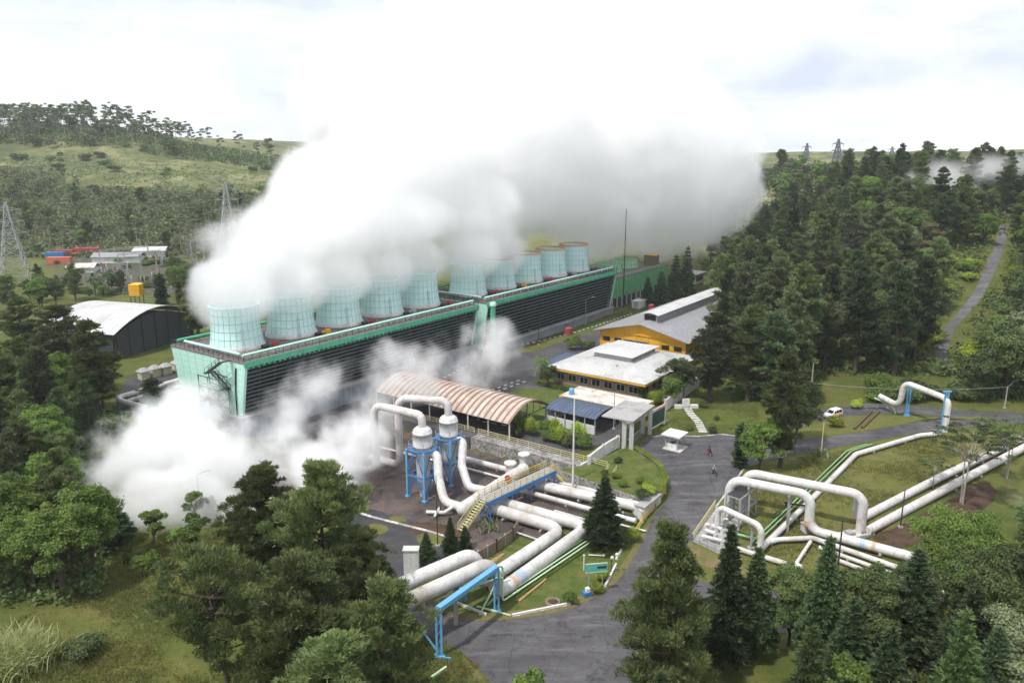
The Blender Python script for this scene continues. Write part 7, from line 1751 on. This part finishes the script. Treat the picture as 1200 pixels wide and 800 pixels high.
# far left hill: slope wood, open grass, eucalyptus on the ridge
GRASSB = [(-20, 166), (60, 168), (190, 174), (360, 180), (360, 228), (250, 228), (190, 226), (120, 214), (40, 203), (-20, 190)]
K_SLOPE = [('broad_far', 'broadleaf_tree', 'leafy tree of the wood on the lower slope of the left hill', 1, 'leafy trees of the left hill slope'),
           ('euc_far', 'eucalyptus_tree', 'thin pale-stemmed tree in the wood on the left hill slope', 5, 'thin-stemmed trees of the left hill slope'),
           ('pine_far', 'pine_tree', 'dark pine of the wood on the lower slope of the left hill', 1, 'pines of the left hill slope')]
n5 = scatter(210, (-420, -70), (345, 600), lambda u, v, vt, uw, x, y: -20 < u < 345 and v < 300 and not inpoly(u, v - 3, GRASSB) and vt > 216 - (20 if u < 90 else 0) and v > 226 - (14 if u < 90 else 0), K_SLOPE, .55, (.45, .75))
K_RIDGE = [('euc_far', 'eucalyptus_tree', 'tall bare-stemmed eucalyptus on the left hill ridge against the sky', 7, 'eucalyptus on the left ridge'),
           ('broad_far', 'broadleaf_tree', 'leafy tree in the belt along the left hill ridge', 2, 'leafy trees on the left ridge')]
n6 = scatter(190, (-640, -150), (700, 830), lambda u, v, vt, uw, x, y: -30 < u < 365 and rg.random() < max(.05, 1.0 - u / 260), K_RIDGE, .42, (.75, 1.2))
for i in range(22):
    u = rg.uniform(0, 350); v = rg.uniform(182, 226)
    if inpoly(u, v, GRASSB): T('bush_mid', 'shrub', 'scattered dark bush on the open grass of the left hill', u, v, rg.uniform(3, 6), rg.choice((0, 1)), rg.uniform(3, 6), 'bushes on the open hill', 'shrub')
TANKB = [(60, 336), (262, 336), (262, 376), (236, 376), (236, 366), (160, 350), (92, 350), (60, 356)]
n9 = scatter(34, (-190, -75), (225, 330), lambda u, v, vt, uw, x, y: inpoly(u, v, TANKB) and not (148 < u < 178), [('broad_mid', 'broadleaf_tree', 'small leafy tree behind the arched warehouse, before the switchyard', 3, 'small trees behind the warehouse'), ('pine_mid', 'pine_tree', 'small dark pine behind the arched warehouse, before the switchyard', 2, 'small pines behind the warehouse')], .45, (.26, .42))
for i in range(30):
    u, v = rg.uniform(60, 262), rg.uniform(306, 350)
    T('bush_mid', 'shrub', 'dark shrub among the gantries of the switchyard', u, v, rg.uniform(1.5, 3), rg.choice((0, 0, 1)), rg.uniform(2, 4), 'shrubs of the switchyard', 'shrub')
# behind the switchyard and round the steam's far end
n7 = scatter(26, (-215, -60), (285, 350), lambda u, v, vt, uw, x, y: (200 < u < 330 and v < 350) or (u > 90 and v < 312 and 90 < u < 330 and not (40 < u < 215 and vt < 304 and v > 288)), [('broad_mid', 'broadleaf_tree', 'dark leafy tree at the edge of the switchyard', 3, 'trees round the switchyard'), ('pine_mid', 'pine_tree', 'dark pine at the edge of the switchyard', 2, 'pines round the switchyard')], .6, (.5, .85))
n8 = scatter(64, (70, 330), (430, 620), lambda u, v, vt, uw, x, y: 845 < u < 1260 and vt < 222 and (u < 1020 or rg.random() < .3), [('broad_far', 'broadleaf_tree', 'leafy tree on the skyline ridge of the right hill', 2, 'trees on the right skyline'), ('pine_far', 'pine_tree', 'pine on the skyline ridge of the right hill', 1, 'pines on the right skyline')], .5, (.6, .95))
print('TREES', n1, n1b, n2, n3, n4, n5, n6, n7, n8, len(TREES))

def ground_cover(name, label, n, xr, yr, keep, size, hgt, mat, seed):
    rg_ = np.random.default_rng(seed); P = []
    while len(P) < n:
        x = rg_.uniform(*xr); y = rg_.uniform(*yr); z = Hi(x, y); u, v = proj(x, y, z)
        if keep(u, v): P.append((x, y, z))
    P = np.array(P); k = 14; m = n * k
    c = np.repeat(P, k, 0); p = c + rg_.normal(size=(m, 3)) * np.array([size * 1.6, size * 1.6, 0]); p[:, 2] += hgt * rg_.random(m) ** 1.3
    nn = unit(np.array([0, 0, .7]) + .7 * rg_.normal(size=(m, 3))); a = unit(np.cross(nn, rg_.normal(size=(m, 3)))); b = np.cross(nn, a)
    s_ = size * (.5 + .6 * rg_.random((m, 1)))
    V = np.stack([p - a * s_, p + b * s_ * .6, p + a * s_, p - b * s_ * .6], 1).reshape(-1, 3)
    me = np_mesh(name, V, 4, np.clip(np.repeat(rg_.random(n), k) * .7 + rg_.random(m) * .3, 0, 1), M[mat])
    o = bpy.data.objects.new(name, me); COL.objects.link(o); return tag(o, label, 'undergrowth', None, 'stuff')
ground_cover('undergrowth', 'dark ferny undergrowth carpeting the floor of the right hill wood', 5200, (50, 420), (160, 440), lambda u, v: inpoly(u, v, FOREST) and not inpoly(u, v, OPEN_R[0]) and not inpoly(u, v, OPEN_R[3]) and not inpoly(u, v, OPEN_R[4]), .75, 1.8, 'dark_leaf', 3)
ground_cover('undergrowth', 'bushy undergrowth between the trees of the left wood', 2600, (-135, -40), (76, 240), lambda u, v: inpoly(u, v, LEFT) or inpoly(u, v, MIDL), .5, 1.6, 'dark_leaf', 4)
ground_cover('undergrowth', 'scrub covering the lower slope of the left hill', 7000, (-480, -60), (345, 640), lambda u, v: -20 < u < 345 and 222 - (24 if u < 70 else 0) < v < 302 and not inpoly(u, v, GRASSB), 1.0, 2.6, 'grey_leaf', 5)
ground_cover('undergrowth', 'pale scrub dotting the open grass of the left hill', 700, (-480, -100), (480, 680), lambda u, v: -20 < u < 355 and inpoly(u, v, GRASSB), .9, 1.6, 'grey_leaf', 6)
ground_cover('undergrowth', 'leafy undergrowth beneath the conifers at the lower right', 1500, (25, 75), (55, 100), lambda u, v: u > 985 and v > 690, .35, 1.2, 'dark_leaf', 7)
ground_cover('undergrowth', 'belt of dark scrub under the eucalyptus on the left ridge', 1500, (-640, -180), (700, 830), lambda u, v: -20 < u < 330, 1.3, 5.0, 'dark_leaf', 8)
ground_cover('undergrowth', 'scrub between the skyline trees of the right hill', 1200, (60, 330), (430, 640), lambda u, v: u > 840, 1.2, 4.0, 'dark_leaf', 9)

def tufts(label, n, xr, yr, keep, size, seed):
    rg_ = np.random.default_rng(seed); P = []
    while len(P) < n:
        x = rg_.uniform(*xr); y = rg_.uniform(*yr)
        if math.sin(x * .35 + 1.7 * math.sin(y * .21)) + math.sin(y * .43 + x * .13) + rg_.normal() * .8 < .1: continue
        z = Hi(x, y); u, v = proj(x, y, z)
        if keep(u, v): P.append((x, y, z))
    P = np.array(P); k = 9; m = n * k; c = np.repeat(P, k, 0); p = c + rg_.normal(size=(m, 3)) * np.array([size, size, 0])
    ax = unit(np.concatenate([rg_.normal(size=(m, 2)) * .6, np.ones((m, 1))], 1)); sd_ = unit(np.cross(ax, rg_.normal(size=(m, 3)))) * size * .16; L = size * (.6 + .8 * rg_.random((m, 1)))
    V = np.stack([p - sd_, p + sd_, p + ax * L + sd_ * .3, p + ax * L - sd_ * .3], 1).reshape(-1, 3)
    o = bpy.data.objects.new('grass', np_mesh('grass', V, 4, np.clip(np.repeat(rg_.random(n), k) * .6 + rg_.random(m) * .4, 0, 1), M['blade'])); COL.objects.link(o); tag(o, label, 'grass', None, 'stuff')
MEADOW = [(-20, 700), (60, 700), (130, 650), (220, 600), (330, 650), (420, 700), (520, 755), (560, 780), (590, 830), (-40, 850)]
tufts('tufty grass of the meadow at the lower left', 9000, (-62, 0), (66, 118), lambda u, v: inpoly(u, v, MEADOW), .30, 21)
EAST = [(880, 555), (940, 536), (1030, 520), (1080, 512), (1170, 512), (1110, 560), (1040, 605), (1040, 650), (960, 664), (866, 660), (830, 632), (850, 590)]
tufts('tufty grass of the pipe lawn on the right', 5000, (25, 100), (95, 160), lambda u, v: inpoly(u, v, EAST), .26, 22)
GATE = [(784, 492), (800, 480), (812, 470), (835, 448), (860, 444), (884, 458), (888, 490), (866, 504), (820, 505), (790, 504)]
tufts('tufty grass of the gate lawn', 1500, (25, 65), (140, 185), lambda u, v: inpoly(u, v, GATE), .26, 23)
# ---------------------------------------------------------------- steam: soft bodies of vapour, one density field each
def steam(name, label, cat, blobs, dens, edge=.55, nscale=.06, namp=.55, grow=1.12, step=4.0, vox=3.0, fine=1.0, wisp=0.0, aniso=0.0, group=None, cut=0.0, rotz=0.0, periodic=None, thin=None, detail=4, sharp=1.0):
    """blobs: (centre, (rx, ry, rz)); density falls off at the rim of their union and is torn by noise"""
    if rotz:
        ca, sa = math.cos(-rotz), math.sin(-rotz); blobs = [(Vector((c[0] * ca - c[1] * sa, c[0] * sa + c[1] * ca, c[2])), r) for c, r in blobs]
    bm = bmesh.new()
    for c, r in blobs:
        bmesh.ops.create_icosphere(bm, subdivisions=3, radius=1.0, matrix=Matrix.Translation(c) @ Matrix.Diagonal((*[x * grow for x in r], 1)))
    me = bpy.data.meshes.new(name); bm.to_mesh(me); bm.free()
    o = bpy.data.objects.new(name, me); COL.objects.link(o)
    md = o.modifiers.new('hull', 'REMESH'); md.mode = 'VOXEL'; md.voxel_size = vox
    dg = bpy.context.evaluated_depsgraph_get(); ev = o.evaluated_get(dg); hull = bpy.data.meshes.new_from_object(ev)
    o.modifiers.clear(); o.data = hull; hull.name = name; bpy.data.meshes.remove(me)
    m, t, out = newmat(name + '_vapour'); hull.materials.clear(); hull.materials.append(m)
    pos = t.n('ShaderNodeTexCoord').outputs['Object']
    best = None
    def ball(vec, c, r):
        s1 = t.n('ShaderNodeVectorMath', operation='MULTIPLY_ADD'); t.l(vec, s1.inputs[0]); s1.inputs[1].default_value = [1 / q for q in r]; s1.inputs[2].default_value = [-p / q for p, q in zip(c, r)]
        s3 = t.n('ShaderNodeVectorMath', operation='LENGTH'); t.l(s1.outputs[0], s3.inputs[0]); return s3.outputs['Value']
    for i, (c, r) in enumerate(blobs):
        if periodic and i in periodic[0]:                     # evenly spaced mouths: one ball repeated along x
            if i != periodic[0][0]: continue
            sx = t.n('ShaderNodeSeparateXYZ'); t.l(pos, sx.inputs[0]); w_ = t.n('ShaderNodeMath', operation='WRAP'); t.l(sx.outputs[0], w_.inputs[0]); w_.inputs[1].default_value = c[0] + periodic[1] * .5; w_.inputs[2].default_value = c[0] - periodic[1] * .5
            # keep the repeats to the row itself
            far = t.math('MAXIMUM', t.math('SUBTRACT', sx.outputs[0], c[0] + periodic[1] * (len(periodic[0]) - .5)), t.math('SUBTRACT', c[0] - periodic[1] * .5, sx.outputs[0]))
            cb = t.n('ShaderNodeCombineXYZ'); t.l(w_.outputs[0], cb.inputs[0]); t.l(sx.outputs[1], cb.inputs[1]); t.l(sx.outputs[2], cb.inputs[2])
            d = t.math('ADD', ball(cb.outputs[0], c, r), t.math('MAXIMUM', far, 0.0))
        else: d = ball(pos, c, r)
        best = d if best is None else (t.math('SMOOTH_MIN', best, d, .15) if i % 2 else t.math('MINIMUM', best, d))
    inner = t.math('SUBTRACT', 1.0, best)                     # 0 at the rim, 1 in the core
    nz = t.n('ShaderNodeTexNoise'); nz.inputs['Scale'].default_value = nscale; nz.inputs['Detail'].default_value = detail; nz.inputs['Roughness'].default_value = .64
    t.l(pos, nz.inputs['Vector'])
    n = t.math('MULTIPLY', t.math('SUBTRACT', nz.outputs['Fac'], .5 + cut), namp * 2)
    f = t.math('ADD', t.math('MULTIPLY', inner, sharp), n)
    mr = t.n('ShaderNodeMapRange', interpolation_type='SMOOTHSTEP'); mr.inputs['From Min'].default_value = 0.03; mr.inputs['From Max'].default_value = edge
    mr.inputs['To Min'].default_value = 0.0; mr.inputs['To Max'].default_value = dens; t.l(f, mr.inputs['Value'])
    rim = t.n('ShaderNodeMapRange'); rim.inputs['From Min'].default_value = -(grow - 1) * .8; rim.inputs['From Max'].default_value = .06; t.l(inner, rim.inputs['Value'])
    dn = t.math('MULTIPLY', mr.outputs[0], rim.outputs[0])
    if thin:                                              # vapour thins out downwind
        sx2 = t.n('ShaderNodeSeparateXYZ'); t.l(pos, sx2.inputs[0]); th = t.n('ShaderNodeMapRange'); t.l(sx2.outputs[0], th.inputs['Value'])
        th.inputs['From Min'].default_value, th.inputs['From Max'].default_value, th.inputs['To Min'].default_value, th.inputs['To Max'].default_value = thin
        dn = t.math('MULTIPLY', dn, th.outputs[0])
    pv = t.n('ShaderNodeVolumeScatter'); pv.inputs['Color'].default_value = (1.0, 1.0, 1.0, 1); pv.inputs['Anisotropy'].default_value = aniso
    t.l(dn, pv.inputs['Density']); t.l(pv.outputs[0], out.inputs['Volume'])
    # march in steps of about `step` metres
    e = [max(v.co[k] for v in hull.vertices) - min(v.co[k] for v in hull.vertices) for k in range(3)]
    m.cycles.volume_step_rate = max(.01, step / (sum(e) / 3 / 10))
    o.rotation_euler = (0, 0, rotz)
    return tag(o, label, cat, group, 'stuff')
def AT3(a, b, z): x, y = A(a, b); return Vector((x, y, z))
def B(u, v, Y, rpx, fy=1.0, fz=1.0):                  # vapour ball of so many photo pixels at distance Y
    r = rpx * Y / 936.0
    return (atD(u, v, Y), (r, r * fy, r * fz))
PL = [(AT3(94.8 + 14.1 * i, 140.4, 27.0), (9.6, 9.6, 7.8)) for i in range(5)]      # the mouths of the near block's fan stacks
PL += [(AT3(171.8, 140.2, 27), (10.6, 10.6, 9)), (AT3(186.3, 140.2, 27), (10.6, 10.6, 9)), (AT3(137, 145, 38.5), (45, 14, 10.0)), (AT3(178, 146, 40), (26, 16, 12.0))]
PL += [B(280, 332, 160, 33, 1, .8), B(298, 305, 166, 52, 1, .8), B(345, 275, 178, 62, 1, .8), B(395, 232, 195, 78), B(480, 190, 225, 110, .8), B(590, 160, 262, 132, .8), B(640, 222, 285, 76, 1, .75), B(705, 170, 300, 128, .8), B(735, 238, 318, 70, 1, .75),
       B(800, 190, 325, 98, .8, 1.05), B(815, 250, 340, 54), B(852, 225, 345, 48), B(560, 70, 300, 120, .8), B(430, 120, 260, 95, .8), B(700, 75, 330, 115, .8), B(872, 190, 350, 30, 1, 1.3), B(700, 280, 335, 44, 1, .7), B(770, 278, 340, 46, 1, .7), B(560, 268, 232, 56, 1, .75)]
steam('steam_plume', 'huge white steam plume drifting right from the tops of the mint cooling stacks', 'steam', PL, .14, .30, .075, .68, step=7.0, vox=3.0, cut=-.06, rotz=YAW, thin=(110, 270, 1.1, .55), detail=5, periodic=([0, 1, 2, 3, 4], 14.1))
GS = [B(128, 560, 122, 40, 1, .9), B(155, 540, 126, 66, 1, .95), B(210, 515, 132, 78, 1, .9), B(190, 585, 116, 62, 1, .75), B(222, 485, 142, 52), B(268, 540, 128, 72, 1, .85), B(245, 590, 117, 54, 1, .7), B(320, 540, 130, 60, 1, .85), B(305, 590, 118, 44, 1, .6), B(375, 540, 124, 60, 1, .8), B(415, 530, 126, 50, 1, .9)]
steam('ground_steam', 'dense white steam billowing from the ground in front of the cooling block, lower left', 'steam', GS, .26, .5, .11, 1.25, detail=5, step=1.8, vox=1.2, sharp=.75, cut=-.015)
V1 = [B(335, 495, 138, 54, 1, .9), B(385, 462, 142, 56, 1, 1), B(420, 495, 136, 56, 1, .9), B(460, 445, 148, 60, 1, .9), B(505, 428, 160, 54, 1, .8), B(555, 418, 172, 54, 1, .8), B(588, 400, 182, 34, 1, .9), B(530, 455, 154, 50, 1, .6)]
steam('steam_veil', 'thin torn veil of steam drifting over the barrel shed and the louvers', 'steam', V1, .22, .9, .11, 1.4, detail=5, step=2.2, vox=1.5, sharp=.6, cut=.015)
V2 = [B(1075, 214, 350, 30, 1, .6), B(1110, 208, 350, 40, 1, .7), B(1150, 200, 345, 36, 1, .6), B(1190, 196, 345, 26, 1, .6), B(1130, 226, 340, 22, 1, .7)]
steam('steam_wisp', 'faint wisp of steam hanging over the wood on the right hill', 'steam', V2, .07, .8, .05, .7, step=5, vox=2.5, cut=-.06)
V3_ = [B(1195, 585, 108, 22, 1, .7), B(1225, 590, 106, 26, 1, .7)]
steam('steam_wisp', 'small grey wisp of steam at the right edge below the twin pipes', 'steam', V3_, .05, .9, .2, .7, step=1.5, vox=.6)

# ---------------------------------------------------------------- the damp air over the valley
def haze():
    b = MB(); b.box(-1500, 1500, -150, 1500, -9, 190); m, t, out = newmat('damp_air')
    v = t.n('ShaderNodeVolumePrincipled'); v.inputs['Color'].default_value = (.86, .92, 1, 1); v.inputs['Density'].default_value = .00013; v.inputs['Anisotropy'].default_value = .3
    t.l(v.outputs[0], out.inputs['Volume']); o = b.build('haze', m); tag(o, 'pale damp haze filling the valley air', 'haze', None, 'stuff')
haze()
# ---------------------------------------------------------------- camera, sky, sun
cam = bpy.data.cameras.new('camera'); cam.sensor_width = 36.0; cam.lens = 36.0 * F / 1200.0; cam.clip_start = 0.5; cam.clip_end = 9000
co = bpy.data.objects.new('camera', cam); COL.objects.link(co); co.location = (0, 0, CAMH); co.rotation_euler = (math.pi / 2 - PITCH, 0, 0)
sc.camera = co
SUN_EL = R(60); SUN_AZ = math.atan2(-.66, -.60)        # clockwise from +Y; the sun stands to the left, a little behind the camera
sl = bpy.data.lights.new('sun', 'SUN'); sl.energy = 2.7; sl.angle = R(2.0); sl.color = (1.0, .965, .91)
so = bpy.data.objects.new('sun', sl); COL.objects.link(so)
sd = Vector((math.sin(SUN_AZ) * math.cos(SUN_EL), math.cos(SUN_AZ) * math.cos(SUN_EL), math.sin(SUN_EL)))
so.rotation_euler = (-sd).to_track_quat('-Z', 'Y').to_euler(); so.location = sd * 500
w = bpy.data.worlds.new('World'); sc.world = w; w.use_nodes = True
t = NT(w.node_tree); w.node_tree.nodes.clear()
wo = t.n('ShaderNodeOutputWorld'); bg = t.n('ShaderNodeBackground'); bg.inputs['Strength'].default_value = .145
sky = t.n('ShaderNodeTexSky', sky_type='NISHITA', sun_disc=False, sun_elevation=SUN_EL, sun_rotation=SUN_AZ)
sky.altitude = 1500; sky.air_density = 1.0; sky.dust_density = 2.0
g = t.n('ShaderNodeTexCoord').outputs['Generated']
mp = t.n('ShaderNodeMapping'); mp.inputs['Scale'].default_value = (1.0, 1.0, 3.2); mp.inputs['Location'].default_value = (3.1, 1.4, .3); t.l(g, mp.inputs['Vector'])
n1 = t.noise(mp.outputs[0], 2.1, 7, .58, .25)
cover = t.ramp(n1, [(.30, .80), (.56, 1.0)])
cl = t.ramp(t.noise(mp.outputs[0], 4.0, 6, .6, .3), [(.3, (3.9, 4.25, 5.0)), (.62, (6.0, 6.1, 6.4))])
t.l(t.mix(cover, sky.outputs[0], cl), bg.inputs['Color']); t.l(bg.outputs[0], wo.inputs['Surface'])
sc.view_settings.view_transform = 'Standard'; sc.view_settings.look = 'None'; sc.view_settings.gamma = 1; sc.view_settings.exposure = 0.48
sc.view_settings.use_curve_mapping = False
sc.render.engine = 'CYCLES'
cy = sc.cycles
cy.use_denoising = True
try: cy.denoiser = 'OPENIMAGEDENOISE'; cy.denoising_input_passes = 'RGB_ALBEDO_NORMAL'
except Exception: pass
cy.use_adaptive_sampling = True; cy.adaptive_threshold = 0.04
cy.max_bounces = 34; cy.diffuse_bounces = 3; cy.glossy_bounces = 2; cy.transmission_bounces = 3; cy.transparent_max_bounces = 16; cy.volume_bounces = 32
cy.volume_step_rate = 1.0; cy.volume_max_steps = 160
cy.caustics_reflective = False; cy.caustics_refractive = False
